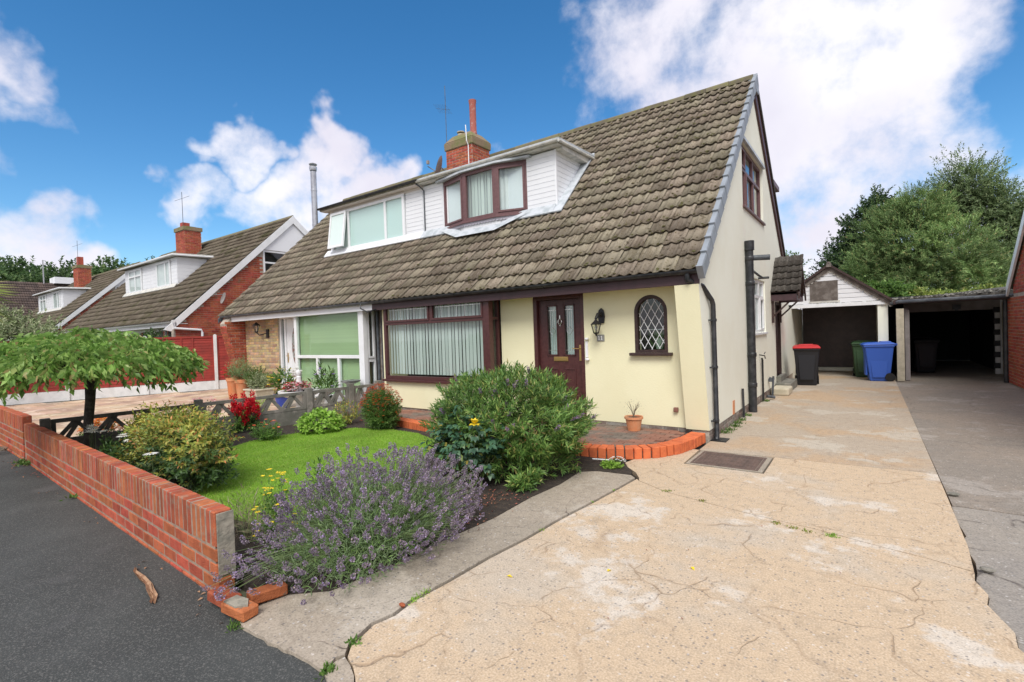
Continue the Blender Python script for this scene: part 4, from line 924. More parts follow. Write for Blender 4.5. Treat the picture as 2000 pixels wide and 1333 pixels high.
for r in range(5):
    for c_ in range(2):
        s = -0.03+r*0.205; pl.append(((XG+0.0+c_*0.30, cy0+s*math.cos(ca), cz0+s*math.sin(ca)+0.004*r), (ca-0.04, 0, 0)))
repeat('canopy_tile', ctm, can, [p_ for p_ in pl])
p = MB(); p.tube([(XG, cyr, czr+0.02), (CX1, cyr, czr+0.02)], 0.045, 10); p.build('canopy_ridge', MT['tile_side'], can)
p = MB()
for (ya, za, yb, zb) in ((cy0-.06, cz0-.05, cyr, czr+.02), (cyr, czr+.02, cy1+.06, cz0-.05)): p.prism([(ya, za), (yb, zb), (yb, zb-0.13), (ya, za-0.13)], CX1-0.05, CX1-0.015, GF(0))
p.build('canopy_barge', MT['dark_wood'], can)
p = MB(); p.box(XG, CX1-0.08, cy0-0.0, cy0+0.04, cz0-0.20, cz0-0.01); p.box(XG, CX1-0.08, cy1-0.04, cy1, cz0-0.20, cz0-0.01); p.box(CX1-0.12, CX1-0.08, cy0+.05, cy1-.05, cz0-.2, cz0-.1); p.build('canopy_beam', MT['fascia'], can)
for yy in (cy0+0.05, cy1-0.09):
    p = MB(); p.box(XG, XG+0.05, yy, yy+0.06, 1.62, cz0-0.19); p.tube([(XG+0.04, yy+.03, 1.78), (XG+0.40, yy+.03, cz0-0.19)], 0.025, 4); p.build('canopy_bracket', MT['dark_wood'], can)

# dormer (right half)
def dormer_core(h, x0, x1, ztop, right_cheek, left_cheek, material):
    m = MB(); yb = YE+(ztop-ZE)/SL
    zb = roof_z(YD)-0.12
    m.prism([(YD, zb), (YD, ztop), (yb, ztop), (YD+0.01, zb)], x0, x1, GF(0))
    return m.build('dormer', material, h)
dm = dormer_core(H, XP+0.003, -4.87, 5.13, True, False, MT['white_old'])
fdm = FF(YD)
boards(dm, fdm, -5.53, -4.86, 3.95, 5.12, 0.098, MT['white_old'])
boards(dm, fdm, XP+0.06, -7.87, 3.95, 5.12, 0.098, MT['white_old'])
boards(dm, GF(-4.87), 0, 0, 3.95, 5.12, 0.098, MT['white_old'], clip=lambda a, b: (YD, YE+(a-ZE)/SL))
p = MB(); p.box(-4.875, -4.845, YD-.015, YD+.02, 3.92, 5.13); p.build('corner_trim', MT['white_old'], dm)
p = MB(); p.prism([(YD-0.18, 5.15), (YD-0.18, 5.235), (9.80, 5.30), (9.80, 5.15)], XP, -4.70, GF(0)); p.build('dormer_roof', MT['cream_trim'], dm)
p = MB(); p.prism([(YD-0.20, 5.215), (YD-0.20, 5.26), (9.82, 5.325), (9.82, 5.29)], XP, -4.66, GF(0)); p.build('roof_edge', MT['lead'], dm)
gutter(H, XP, -4.68, YD-0.22, 5.21, MT['cream_trim'], r=0.04, brackets=False)
p = MB(); p.box(-4.86, -4.70, YD+.0, 9.7, 5.10, 5.15); p.tube([(-4.67, YD-.2, 5.20), (-4.67, 9.75, 5.24)], .03, 8); p.build('side_fascia', MT['cream_trim'], dm)
# flashing on the tiles
def flash(h, x0, x1, s0, s1, n=0.092, nm='flashing', material=None):
    p = MB(); P = [slope_pts(x0, s0, n-.012), slope_pts(x1, s0, n-.012), slope_pts(x1, s1, n+.02), slope_pts(x0, s1, n+.02)]
    P2 = [(a, b+0.01, c-0.02) for a, b, c in P]; p.add(P+P2, [(0, 1, 2, 3), (4, 5, 6, 7), (0, 1, 5, 4), (1, 2, 6, 5), (2, 3, 7, 6), (3, 0, 4, 7)]); return p.build(nm, material or MT['lead'], h)
sD = (YD-YE)/CA
flash(H, XP, -4.86, sD-0.17, sD+0.06); flash(H, -4.90, -4.67, sD-0.17, sD+1.95)
# oriel bay in the dormer
bp = [(-7.85, YD), (-7.07, YD-0.21), (-6.20, YD-0.21), (-5.54, YD)]
m = MB(); m.prism(bp, 3.45, 4.03, WORLD); ob = m.build('oriel_base', MT['white_old'], H)
p = MB(); p.prism([(-7.95, YD), (-7.10, YD-0.27), (-6.17, YD-0.27), (-5.44, YD)], 3.99, 4.03, WORLD); p.build('oriel_sill', MT['rosewood_up'], H)
p = MB(); p.prism([(-8.0, YD-.1), (-7.10, YD-0.28), (-6.17, YD-0.28), (-5.40, YD-.1), (-5.4, YD+.1), (-8, YD+.1)], 5.09, 5.13, WORLD); p.build('oriel_roof', MT['lead'], H)
for i in range(3):
    a = Vector((*bp[i], 0)); b = Vector((*bp[i+1], 0)); u = (b-a).normalized(); nn = Vector((u.y, -u.x, 0)); ln_ = (b-a).length
    fo = Fr(a, u, (0, 0, 1), nn)
    sash = [(0.05, ln_-0.05, 4.09, 5.02)] if i != 1 else []
    window(H, fo, 0.0, ln_, 4.03, 5.09, MT['rosewood_up'], sashes=sash, w=0.075, blind='curtain' if i != 1 else 'vertical', name='oriel_window')
    # scalloped trim under the sill
    p = MB(); n = int(ln_/0.075)
    for k_ in range(n):
        x = (k_+0.5)*ln_/n; hw = ln_/n/2
        p.prism([(x-hw, 3.99)] + [(x-hw*math.cos(PI*t/6), 3.955-0.03*math.sin(PI*t/6)) for t in range(7)] + [(x+hw, 3.99)], 0.01, 0.03, fo)
    p.build('scalloped_trim', mat('grey_trim', (0.42, 0.40, 0.45), 0.6) if 'trimg' not in MT else MT['trimg'], ob)
    a2 = slope_pts(0, sD-0.42, 0); 
# lead apron round the oriel
p = MB(); ap = [(-8.12, 8.36), (-7.15, YD-0.40), (-6.1, YD-0.40), (-5.3, 8.36)]
p.add([(x, y-0.02, roof_z(y)+0.12) for x, y in ap] + [(x, y+0.16, roof_z(y+0.16)+0.13) for x, y in ap], [(0, 1, 5, 4), (1, 2, 6, 5), (2, 3, 7, 6)]); p.build('oriel_flashing', MT['lead'], H, fix=False)
# cables down the dormer joint
m = MB(); m.tube([(XP-0.02, YD-.22, 5.15), (XP+0.03, YD-.14, 5.10), (XP+0.05, YD-.03, 5.02), (XP+0.05, YD-.03, 3.95)], 0.017, 8); m.build('dormer_cable', MT['grey_pvc'], H)
# rear dormer corner seen past the back verge
m = MB(); m.box(-5.5, -2.0, 13.2, 15.2, 4.0, 5.20); rd = m.build('rear_dormer', MT['white_old'], H)
p = MB(); p.box(-5.6, -1.90, 13.0, 15.35, 5.20, 5.32); p.build('rear_dormer_fascia', MT['rosewood_up'], rd)

# chimney on the party wall
cx0, cx1, cyf, cyb = -9.13, -8.22, 9.90, 10.62
m = MB(); m.box(cx0, cx1, cyf, cyb, 5.2, 6.55); ch = m.build('chimney', MT['mortar'], H)
bricks_parts('brick', FF(cyf), bricks_face(None, cx0, cx1, 5.25, 6.54), MT['brick'], ch)
bricks_parts('brick', GF(cx1), bricks_face(None, cyf, cyb, 5.25, 6.54), MT['brick'], ch)
def ring_prism(m, a, za, b, zb):
    (x0, x1, y0, y1), (X0, X1, Y0, Y1) = a, b
    m.add([(x0, y0, za), (x1, y0, za), (x1, y1, za), (x0, y1, za), (X0, Y0, zb), (X1, Y0, zb), (X1, Y1, zb), (X0, Y1, zb)], [(3, 2, 1, 0), (4, 5, 6, 7), (0, 1, 5, 4), (1, 2, 6, 5), (2, 3, 7, 6), (3, 0, 4, 7)])
p = MB(); A = (cx0-.035, cx1+.035, cyf-.035, cyb+.035); B = (cx0-.045, cx1+.045, cyf-.045, cyb+.045); Cc = (cx0+.14, cx1-.14, cyf+.12, cyb-.12)
ring_prism(p, A, 6.53, B, 6.72); ring_prism(p, B, 6.721, Cc, 6.93); p.build('chimney_cap', MT['chim_cap'], ch, bevel=.02)
p = MB(); p.lathe([(0.10, 0), (0.095, 0.05), (0.088, 0.1), (0.09, 0.8), (0.10, 0.84), (0.105, 0.9), (0.085, 0.9), (0.08, 0.7)], (-8.42, 10.22, 6.90), 14); p.build('chimney_pot', mat('tall_clay_pot', (0.36, 0.11, 0.085), 0.85, c2=(0.42, 0.24, 0.20), scale=14, lo=.55, hi=.65), ch, smooth=True)
p = MB(); p.lathe([(0.10, 0), (0.09, 0.08), (0.09, .12), (0.075, .12)], (-8.86, 10.22, 6.90), 12); p.lathe([(0.01, .18), (0.11, .15), (0.11, .13), (0.02, .13)], (-8.86, 10.22, 6.93), 12); p.build('chimney_pot', MT['stone'], ch)
p = MB(); p.tube([(cx1-.10, cyf-.03, 5.3), (cx1-.10, cyf-.03, 6.5), (cx1-.10, cyf-.09, 6.6), (cx1-.11, cyf-.1, 7.0)], 0.013, 6); p.build('conduit', MT['white'], ch)
p = MB(); p.tube([(cx0-.06, cyf+.1, 6.2), (cx0-.06, cyf+.1, 8.35)], 0.008, 6)
q0 = Vector((cx0-.06, cyf+.1, 7.72)); p.tube([q0+Vector((-.62, .3, .30)), q0+Vector((.30, -.15, -.15))], .004, 5)
for t in np.linspace(-.6, .2, 9):
    c0 = q0+Vector((t, -t*.48, -t*.48)); p.tube([c0+Vector((.03, .10, -.10)), c0-Vector((.03, .10, -.10))], .002, 4)
p.build('tv_aerial', MT['grey_pvc'], ch)
p = MB(); dc = Vector((cx0+.07, cyf-.30, 6.02)); dn = Vector((-.75, -.55, .35)).normalized(); e1 = dn.orthogonal().normalized(); e2 = dn.cross(e1); rings = []
for r_i, dp_ in ((0.0, 0.0), (0.12, .012), (0.22, .04), (0.27, .062)): rings.append([dc+dn*dp_+(e1*math.cos(t)*r_i+e2*math.sin(t)*r_i*1.1) for t in np.linspace(0, 2*PI, 21)[:-1]])
P_ = [q for r in rings for q in r]; p.add(P_, [(i*20+k_, i*20+(k_+1) % 20, (i+1)*20+(k_+1) % 20, (i+1)*20+k_) for i in range(3) for k_ in range(20)])
p.tube([dc-e2*.2, dc+dn*.36-e2*.1], .012, 6); p.box(*(sorted([dc.x+dn.x*.36-.03, dc.x+dn.x*.36+.03])), dc.y+dn.y*.36-.03, dc.y+dn.y*.36+.03, dc.z+dn.z*.36-.03, dc.z+dn.z*.36+.06)
p.tube([dc, Vector((cx0+.1, cyf, 5.9))], .018, 6); p.build('satellite_dish', MT['grey_asbestos'], ch, fix=False)
# ================= the left half: white windows, yellow brick by the door
G = thing('semi_detached_house', 'left half of the nearest semi with white windows, green blinds and a yellow brick panel', 'house', (-11.8, 11, 0))
skipL = lambda x, s: x > -12.28 and 2.42 < s < 4.15
RG = build_roof(G, XP, XL, skipL, MT['tile'])
m = MB(); m.prism([(YE-.1, ZE-.08), (YR, ZR+.02), (YR, ZR-.12), (YE-.1, ZE-.2)], XL-.03, XL+.02, GF(0)); m.build('verge_board', MT['grey_pvc'], G)
m = MB(); gable_yz(m, XL+0.08, XL+0.45, 7.15, 15.85, 0.0, gtop, []); m.prism([(7.15, 0.0), (7.15, gtop(7.15)), (6.80, gtop(6.80)), (6.60, 2.12), (7.05, 0.0)], XL+0.08, XL+0.45, GF(0)); eg = m.build('end_wall', MT['mortar'], G)
# bricks on the pier's slanting front edge and inner face
def pier_front(v): return 6.58+(7.05-6.58)*(1-v/2.12)
ip = lambda u, v: u >= pier_front(v)-0.01 and v < 2.2
bricks_parts('brick', GF(XL+0.45), [(max(a, pier_front((c+d)/2)), b, c, d) for a, b, c, d in bricks_face(None, 6.5, 7.14, 0.0, 2.18) if b-max(a, pier_front((c+d)/2)) > .04], MT['brick'], eg)
fv = Vector((0, 7.05-6.58, -2.12)).normalized()*-1; fn = Vector((0, -1, 0)); fn = (fn-fv*fn.dot(fv)).normalized()
bricks_parts('brick', Fr((0, 7.05, 0), (1, 0, 0), fv, fn), bricks_face(None, XL+0.08, XL+0.45, 0.0, 2.15), MT['brick'], eg)
m = MB(); wall_xz(m, YW, YW+0.25, -14.75, -8.5, 0.0, 2.40, [(-12.93, -11.6, 0.0, 2.28), (-11.6, -8.85, 0.2, 2.3)]); m.build('front_wall', MT['mortar'], G)
yw_ = MB(); yw_.box(-14.74, -12.97, YW-.012, YW-.001, 0.0, 2.27); yb = yw_.build('yellow_brick_panel', MT['mortar'], G)
bricks_parts('brick', FF(YW-.012), bricks_face(None, -14.74, -12.97, 0.0, 2.26, L=0.215), MT['yellow_brick'], yb)
# door, sidelight
m = MB(); f2 = FF(YW+.03)
for q in ((-12.95, -12.87, 0, 2.25), (-12.72, -12.64, 0, 2.25), (-11.72, -11.6, 0, 2.25)): m.box(*q, -.06, .02, f2)
m.box(-12.87, -12.72, 2.17, 2.25, -.06, .018, f2); m.box(-12.64, -11.72, 2.17, 2.25, -.06, .018, f2); m.box(-12.87, -12.72, 0, .12, -.06, .018, f2); m.build('door_frame', MT['white'], G, bevel=.004)
p = MB(); p.box(-12.87, -12.72, .12, 2.17, -.04, -.035, f2); p.build('sidelight', MT['glass_dark'], G)
p = MB(); p.box(-12.9, -11.6, 0, 2.3, -.6, -.58, f2); p.build('hall_backing', MT['room'], G)
p = MB(); p.box(-12.63, -11.73, .08, 2.16, -.05, -.005, f2)
for q in ((-12.55, -11.80, .22, .80), (-12.55, -11.80, 1.95, 2.08)): p.box(*q, -.005, .006, f2)
wd = p.build('white_door', MT['white'], G, bevel=.004)
p = MB(); ov = [(-12.17+.20*math.cos(t), 1.45+.52*math.sin(t)) for t in np.linspace(0, 2*PI, 25)[:-1]]; p.prism(ov, -.005, .012, f2); p.build('oval_glass', mat('patterned_door_glass', (0.20, 0.11, 0.09), 0.3, c2=(0.30, 0.33, 0.31), scale=14, lo=.45, hi=.55), wd)
p = MB(); p.box(-12.60, -12.57, 1.0, 1.26, 0, .012, f2); p.tube([f2.p(-12.585, 1.18, .01), f2.p(-12.585, 1.18, .05), f2.p(-12.48, 1.18, .05)], .01, 6); p.build('handle', MT['brass'], wd)
# wall lantern
fz = FF(YW-.02); c = fz.p(-13.68, 1.98, .22); ln = MB()
ln.lathe([(0.0, 0.16), (0.02, 0.13), (0.07, 0.09), (0.10, 0.05), (0.085, 0.045)], c, 6); ln.lathe([(0.03, -.15), (.04, -.13), (.035, -.11)], c, 6)
for k in range(6):
    a = 2*PI*k/6; ln.tube([c+Vector((.08*math.cos(a), .08*math.sin(a), .05)), c+Vector((.035*math.cos(a), .035*math.sin(a), -.12))], .007, 4)
ln.tube([c+Vector((0, 0, -.14)), c+Vector((.05, .05, -.22)), c+Vector((.16, .16, -.18)), fz.p(-13.48, 1.80, 0)], .014, 6)
ln.box(-13.54, -13.42, 1.68, 1.92, 0, .03, fz); lt2 = ln.build('wall_lantern', MT['black_iron'], G)
p = MB(); p.lathe([(.075, .045), (.032, -.12)], c, 6); p.build('lantern_glass', MT['lamp_glass'], lt2)
# white bay
lx0, lx1 = -11.62, -8.93
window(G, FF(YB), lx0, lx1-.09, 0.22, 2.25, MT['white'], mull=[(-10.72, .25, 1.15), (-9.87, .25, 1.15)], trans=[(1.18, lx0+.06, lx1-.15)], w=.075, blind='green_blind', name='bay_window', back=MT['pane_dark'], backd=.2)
m = MB(); m.box(lx1-.09, lx1+.02, YB-.01, YB+.10, .2, 2.26); m.build('corner_post', MT['white'], G, bevel=.006)
m = MB(); m.box(lx0-.02, lx1+.02, YB-.01, YW, 0.0, .21); m.box(lx0-.03, lx0, YB, YW, .2, 2.26); m.build('bay_wall', MT['white'], G)
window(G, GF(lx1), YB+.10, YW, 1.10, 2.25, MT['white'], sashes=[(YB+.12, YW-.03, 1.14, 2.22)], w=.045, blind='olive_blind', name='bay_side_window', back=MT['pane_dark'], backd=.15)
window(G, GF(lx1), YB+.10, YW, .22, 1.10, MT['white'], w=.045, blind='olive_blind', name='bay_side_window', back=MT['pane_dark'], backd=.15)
m = MB(); m.tube([(-8.78, YW-.05, 0), (-8.78, YW-.05, 2.2)], .03, 8); m.tube([(-8.66, YW-.04, .7), (-8.66, YW-.04, 2.2)], .012, 6); m.build('party_pipe', MT['grey_pvc'], G)
m = MB(); m.box(-8.88, -8.46, YW-.01, YW+.02, 0, 2.2); m.build('party_wall_face', MT['base_brick'], G)
m = MB(); m.box(XL+.05, XP-.002, 6.745, 6.775, 2.175, 2.305); m.build('fascia', MT['white_old'], G)
m = MB(); m.box(XL+.46, XP, 6.776, YW-.001, 2.27, 2.285); m.build('soffit', MT['soffit'], G)
gt2 = gutter(G, XL-.02, XP-.0, 6.685, 2.35, MT['grey_pvc'])
p = MB(); p.tube([(XP-.25, 6.66, 2.36), (XP-.22, 6.62, 2.22), (XP+.0, 6.62, 2.13), (XP+.12, 6.66, 2.16), (XP+.13, 6.8, 2.2)], .014, 7); p.build('gutter_link_pipe', MT['black_pvc'], G)
p = MB(); p.tube([(XL+.02, 6.685, 2.30), (XL+.02, 6.70, 2.15), (XL+.04, 6.9, 1.95), (XL+.04, 7.2, 1.85)], .035, 8); p.build('swan_neck', MT['black_pvc'], G)
# dormer (left half)
dl = dormer_core(G, -12.18, XP-.003, 5.15, False, True, MT['white_old'])
boards(dl, FF(YD), -9.10, XP-.02, 3.95, 5.14, .098, MT['white_old'])
window(G, FF(YD-.07), -12.08, -9.12, 4.00, 5.08, MT['white'], mull=[(-11.33, 4.03, 5.05), (-9.83, 4.03, 5.05)], w=.07, blind=None, back=MT['obscure'], backd=.006, depth=.05, name='dormer_window', sill=(.03, .05), panes=[(-11.29, -9.87, 4.05, 5.03), (-9.79, -9.17, 4.05, 5.03)])
# top-hung sash standing open
hinge = Vector((0, YD-.03, 5.03)); op = math.radians(8)
fo = Fr((-12.03, YD-.075, 5.04), (1, 0, 0), (0, math.sin(op), math.cos(op)), (0, -math.cos(op), math.sin(op)))
p = MB(); 
for q in ((0, .06, -.98, 0), (.62, .68, -.98, 0), (.06, .62, -.98, -.92), (.06, .62, -.06, 0)): p.box(*q, 0, .045, fo)
sh = p.build('open_sash', MT['white'], G); p = MB(); p.box(.06, .62, -.92, -.06, .015, .02, fo); p.build('pane', MT['obscure'], sh)
p = MB(); p.box(-12.2, -12.16, YD-.02, YD+.02, 3.92, 5.15); p.build('corner_trim', MT['white_old'], dl)
p = MB(); p.prism([(YD-.22, 5.16), (YD-.22, 5.25), (9.85, 5.31), (9.85, 5.16)], -12.38, XP-.003, GF(0)); p.build('dormer_roof', MT['felt'], dl)
p = MB(); p.box(-12.36, XP-.01, YD-.20, YD-.02, 5.145, 5.16); p.box(-12.18, XP-.01, YD-.03, YD-.005, 5.08, 5.15); p.build('dormer_soffit', MT['soffit'], dl)
gutter(G, -12.42, XP+.05, YD-.24, 5.235, MT['black_pvc'], r=.045)
flash(G, -12.34, XP, sD-.16, sD+.06, nm='flashing', material=MT['white_old'])
# flue outside the far gable
m = MB(); m.tube([(-15.62, 10.1, 1.0), (-15.62, 10.1, 7.45)], .10, 14); 
for z in (3.2, 4.4, 5.6, 6.8): m.lathe([(.104, -.03), (.108, 0), (.104, .03)], (-15.62, 10.1, z), 14)
m.lathe([(.115, 0), (.13, .06), (.13, .14), (.12, .14)], (-15.62, 10.1, 7.48), 14); m.lathe([(.13, .2), (.14, .23), (.02, .28)], (-15.62, 10.1, 7.48), 14); m.build('stainless_flue', MT['steel'], G, smooth=True)

# ================= the next semis along the street (same design, red brick gables)
def far_dwelling(label, xr, xl, gable_right, dx, sat=False):
    X = lambda x: x+dx
    h = thing('semi_detached_house', label, 'house', (dx+(xr+xl)/2, 11, 0))
    xr, xl = X(xr), X(xl)
    d0, d1 = (xl+.003, xr-3.95) if gable_right else (xl+3.45, xr-.003)
    sk = lambda x, s: d0-.05 < x < d1+.05 and 2.42 < s < 4.12
    rf = build_roof(h, xr, xl, sk, MT['tile_far'], single=0)
    dm_ = dormer_core(h, d0, d1, 5.14, 1, 1, MT['white_old'])
    p = MB(); p.prism([(YD-.2, 5.16), (YD-.2, 5.25), (9.85, 5.31), (9.85, 5.16)], d0-(.0 if gable_right else .18), d1+(.18 if gable_right else 0), GF(0)); p.build('dormer_roof', MT['cream_trim'] if gable_right else MT['felt'], dm_)
    p = MB(); p.tube([(d0, YD-.24, 5.18), (d1+.18, YD-.24, 5.18), (d1+.2, 9.8, 5.22)] if gable_right else [(d0-.18, YD-.24, 5.18), (d1, YD-.24, 5.18)], .035, 6); p.build('gutter', MT['white'], dm_)
    if gable_right: boards(dm_, GF(d1), 0, 0, 3.95, 5.12, .15, MT['white_old'], clip=lambda a, b: (YD, YE+(a-ZE)/SL))
    flash(h, d0, d1, sD-.15, sD+.05, material=MT['cream_trim'])
    if gable_right: w0, w1 = d1-2.05, d1-.62
    else: w0, w1 = d0+.62, d0+2.2
    boards(dm_, FF(YD), d0+.02, w0-.02, 3.95, 5.12, .15, MT['white_old']); boards(dm_, FF(YD), w1+.02, d1-.01, 3.95, 5.12, .15, MT['white_old'])
    window(h, FF(YD-.075), w0, w1, 4.02, 5.06, MT['white'], mull=[((w0*.35+w1*.65) if gable_right else (w0+w1)/2, 4.05, 5.0)], trans=[] if gable_right else [(4.75, w0+.05, w1-.05)], back=MT['curtain'], backd=.008, depth=.055, name='dormer_window')
    # walls
    m = MB(); wall_xz(m, YW, YW+.25, xl, xr-.1, 0, 2.4, [(xl+1.2, xl+2.9, .9, 2.15), (xr-2.9, xr-1.3, .9, 2.15)] if gable_right else [(xl+3, xl+5.2, .9, 2.15)]); m.build('front_wall', MT['gable'], h)
    for a, b in ([(xl+1.2, xl+2.9), (xr-2.9, xr-1.3)] if gable_right else [(xl+3, xl+5.2)]):
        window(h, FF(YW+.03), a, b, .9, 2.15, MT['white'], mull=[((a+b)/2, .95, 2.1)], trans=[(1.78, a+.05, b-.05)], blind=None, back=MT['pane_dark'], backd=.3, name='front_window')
    m = MB(); m.box(xl, xr+.03, 6.76, 6.79, 2.18, 2.31); m.box(xl, xr, 6.79, YW, 2.27, 2.285); m.build('fascia', MT['white'], h)
    m = MB(); m.tube([(xl, 6.70, 2.35), (xr+.05, 6.70, 2.35)], .05, 8); m.build('gutter', MT['white'], h)
    if gable_right:
        m = MB(); gable_yz(m, xr-.3, xr-.06, 6.75, 15.85, 0, lambda y: roof_z(y)-.1, [(9.85, 11.9, 3.95, 5.08)]); gb = m.build('gable_wall', MT['mortar'], h)
        ins = lambda u, v: v < roof_z(u)-.18 and v < 5.10+(0 if 9.2 < u < 13.5 else 2) and not (9.82 < u < 11.93 and 3.9 < v < 5.12)
        bricks_stuff('gable_bricks', GF(xr-.06), bricks_face(None, 6.78, 13.6, 0, 6.4, ins), MT['brick'], gb)
        ytop0 = YE+(5.10-ZE)/SL; ytop1 = YR+(ZR-5.10)/SB
        m = MB(); m.prism([(ytop0, 5.11), (YR, ZR-.1), (ytop1, 5.11)], xr-.06, xr-.035, GF(0)); m.build('gable_cladding', MT['white_old'], h)
        window(h, GF(xr-.05), 9.85, 11.9, 3.97, 5.09, MT['white'], mull=[(10.75, 4.0, 5.05)], trans=[(4.62, 9.9, 11.85)], back=MT['pane_dark'], backd=.4, name='gable_window')
        t = .30
        m = MB(); m.prism([(6.42, 2.36-.28), (YR, ZR+.04), (YR, ZR+.04-t), (6.62, 2.02)], xr-.01, xr+.03, GF(0)); m.prism([(YR, ZR+.04), (15.9, roof_z(15.9)+.02), (15.9, roof_z(15.9)-.2), (YR, ZR+.04-t)], xr-.01, xr+.03, GF(0)); m.build('barge_board', MT['white'], h)
        m = MB(); m.tube([(xr+.03, 6.66, 2.28), (xr+.03, 6.70, 2.12), (xr+.0, 7.55, 2.05), (xr+.0, 7.58, 1.95), (xr+.0, 7.58, 0)], .04, 8); m.build('downpipe', MT['white'], h)
        if sat:
            m = MB(); dc = Vector((xr+.28, 8.23, 3.15)); dn = Vector((-.1, -.95, .3)).normalized(); e1 = dn.orthogonal().normalized(); e2 = dn.cross(e1)
            rg = [[dc+dn*q+(e1*math.cos(t_)*r+e2*math.sin(t_)*r) for t_ in np.linspace(0, 2*PI, 17)[:-1]] for r, q in ((0, 0), (.11, .012), (.21, .05))]
            m.add([q for r in rg for q in r], [(i*16+k, i*16+(k+1) % 16, (i+1)*16+(k+1) % 16, (i+1)*16+k) for i in range(2) for k in range(16)]); m.tube([dc-dn*.02, (xr-.06, 8.3, 3.0)], .02, 6); m.tube([dc-e2*.25, dc+dn*.38], .012, 6); m.build('satellite_dish', MT['grey_asbestos'], h, fix=False)
        c0, c1 = xl-1.05, xl-.05
        m = MB(); m.box(c0, c1, 9.75, 10.45, 5.2, 6.85); chh = m.build('chimney', MT['mortar'], h)
        bricks_stuff('bricks', FF(9.75), bricks_face(None, c0, c1, 5.25, 6.85), MT['brick'], chh); bricks_stuff('bricks', GF(c1), bricks_face(None, 9.75, 10.45, 5.25, 6.85), MT['brick'], chh)
        m = MB(); m.box(c0-.05, c1+.05, 9.70, 10.5, 6.85, 7.02); m.box(c0+.15, c1-.2, 9.9, 10.3, 7.02, 7.08); m.build('chimney_cap', MT['chim_cap'], chh)
        m = MB(); m.box(c0+.15, c0+.45, 9.9, 10.2, 7.05, 7.30 if dx > -30 else 7.65); m.build('chimney_pot', MT['brick'], chh)
        m = MB(); m.tube([(c0+.5, 9.9, 6.9), (c0+.5, 9.9, 8.7)], .012, 5); m.tube([(c0+.2, 9.7, 8.3), (c0+.8, 10.1, 8.5)], .007, 4); m.build('tv_aerial', MT['grey_pvc'], chh)
    return h
far_dwelling('red brick half of the second semi with white barge board and grey dish', -1.8, -8.5, True, -16.9, True)
far_dwelling('far half of the second semi, its dormer roof edge standing higher than its twin', -8.5, -15.2, False, -16.9)
far_dwelling('red brick house of the third semi, small white dormer and bright red chimney', -1.8, -8.5, True, -33.6)
far_dwelling('far half of the third semi, mostly behind the variegated bush', -8.5, -15.2, False, -33.6)
# the house that closes the street, roof slope facing us
t4 = thing('house', 'house at the end of the street showing only its wide dark tiled roof', 'house', (-60, 7, 0))
V, F = [], []
m = MB(); fr4 = Fr((0, 0, 0), (1, 0, 0), (0, 0, 1), (0, -1, 0))
m.prism([(-52.5, 2.6), (-57.5, 7.15), (-62.5, 2.6)], -16, 8, fr4); rf4 = m.build('roof', MT['felt'], t4)
a4 = math.atan2(7.15-2.6, 5.0); Rx = np.array(Matrix.Rotation(PI/2, 3, 'Z')@Matrix.Rotation(a4, 3, 'X'))
o = 0
for r in range(21):
    for c_ in range(80):
        s = r*.325; px, pz = -52.5-s*math.cos(a4), 2.6+s*math.sin(a4); py = -8+c_*.30
        V.append(TV@Rx.T+np.array([px, py, pz])); F.append(TF+o); o += len(TV)
tf4 = mat('far_dark_brown_tile', (0.085, 0.062, 0.055), .9, c2=(0.12, 0.085, 0.07), scale=2, isl=.25)
tag(np_obj('roof_tiles', np.concatenate(V), np.concatenate(F), tf4, rf4), kind='stuff')
m = MB(); m.box(-62, -53, -7.5, 15.5, 0, 2.7); m.build('wall', MT['gable'], t4)
m = MB(); m.box(-58.6, -56.9, 11.6, 13.2, 7.2, 7.75); m.build('roof_box', MT['white_old'], t4)
m = MB(); m.tube([(-57.5, 11.0, 7.1), (-57.5, 11.0, 9.2)], .05, 6); m.build('vent_pipe', MT['metal'], t4)

# ================= side garage with white boarded gable
GY = 16.5
K = thing('garage', 'cream garage ending the drive with a white boarded gable and a dark brown door', 'garage', (-0.8, 18, 0))
m = MB(); m.box(0.22, 0.30, GY, 19.3, 0, 2.05); m.box(0.30, 0.44, GY+.02, 19.3, 0, 2.05); m.box(-1.79, 0.44, 19.36, 22.5, 0, 2.05); m.build('wall', MT['gable'], K)
m = MB(); m.box(-1.80, 0.50, GY-.04, GY+.10, 2.02, 2.12); m.build('lintel', MT['white'], K, bevel=.004)
AX, AZ, EL, ER, EZ = -0.86, 3.16, -2.35, 0.52, 2.12
m = MB(); m.prism([(EL+.1, EZ+.01), (AX, AZ-.06), (ER-.08, EZ+.01)], -.08, -.02, FF(GY)); gbl = m.build('gable_panel', MT['white_old'], K)
def gclip(a, b):
    tl = (b-EZ)/(AZ-.06-EZ); l = EL+.12+(AX-EL-.12)*tl; r = ER-.1+(AX-ER+.1)*tl; return l, r
boards(gbl, FF(GY-.0), 0, 0, EZ+.01, AZ-.15, .125, MT['white_old'], clip=gclip)
p = MB(); p.box(-1.33, -.66, 2.20, 2.76, .012, .035, FF(GY)); 
for x in np.linspace(-1.33, -.66, 7)[1:-1]: p.box(x-.004, x+.004, 2.21, 2.75, .035, .040, FF(GY))
p.build('hatch', MT['grey_wood'], K)
p = MB()
for k in range(9):
    x = -1.36+k*.083; p.prism([(x, 2.20)]+[(x+.0415-.0415*math.cos(PI*t/5), 2.165-.028*math.sin(PI*t/5)) for t in range(6)]+[(x+.083, 2.20)], .01, .03, FF(GY))
p.build('scalloped_trim', MT['cream_trim'], K)
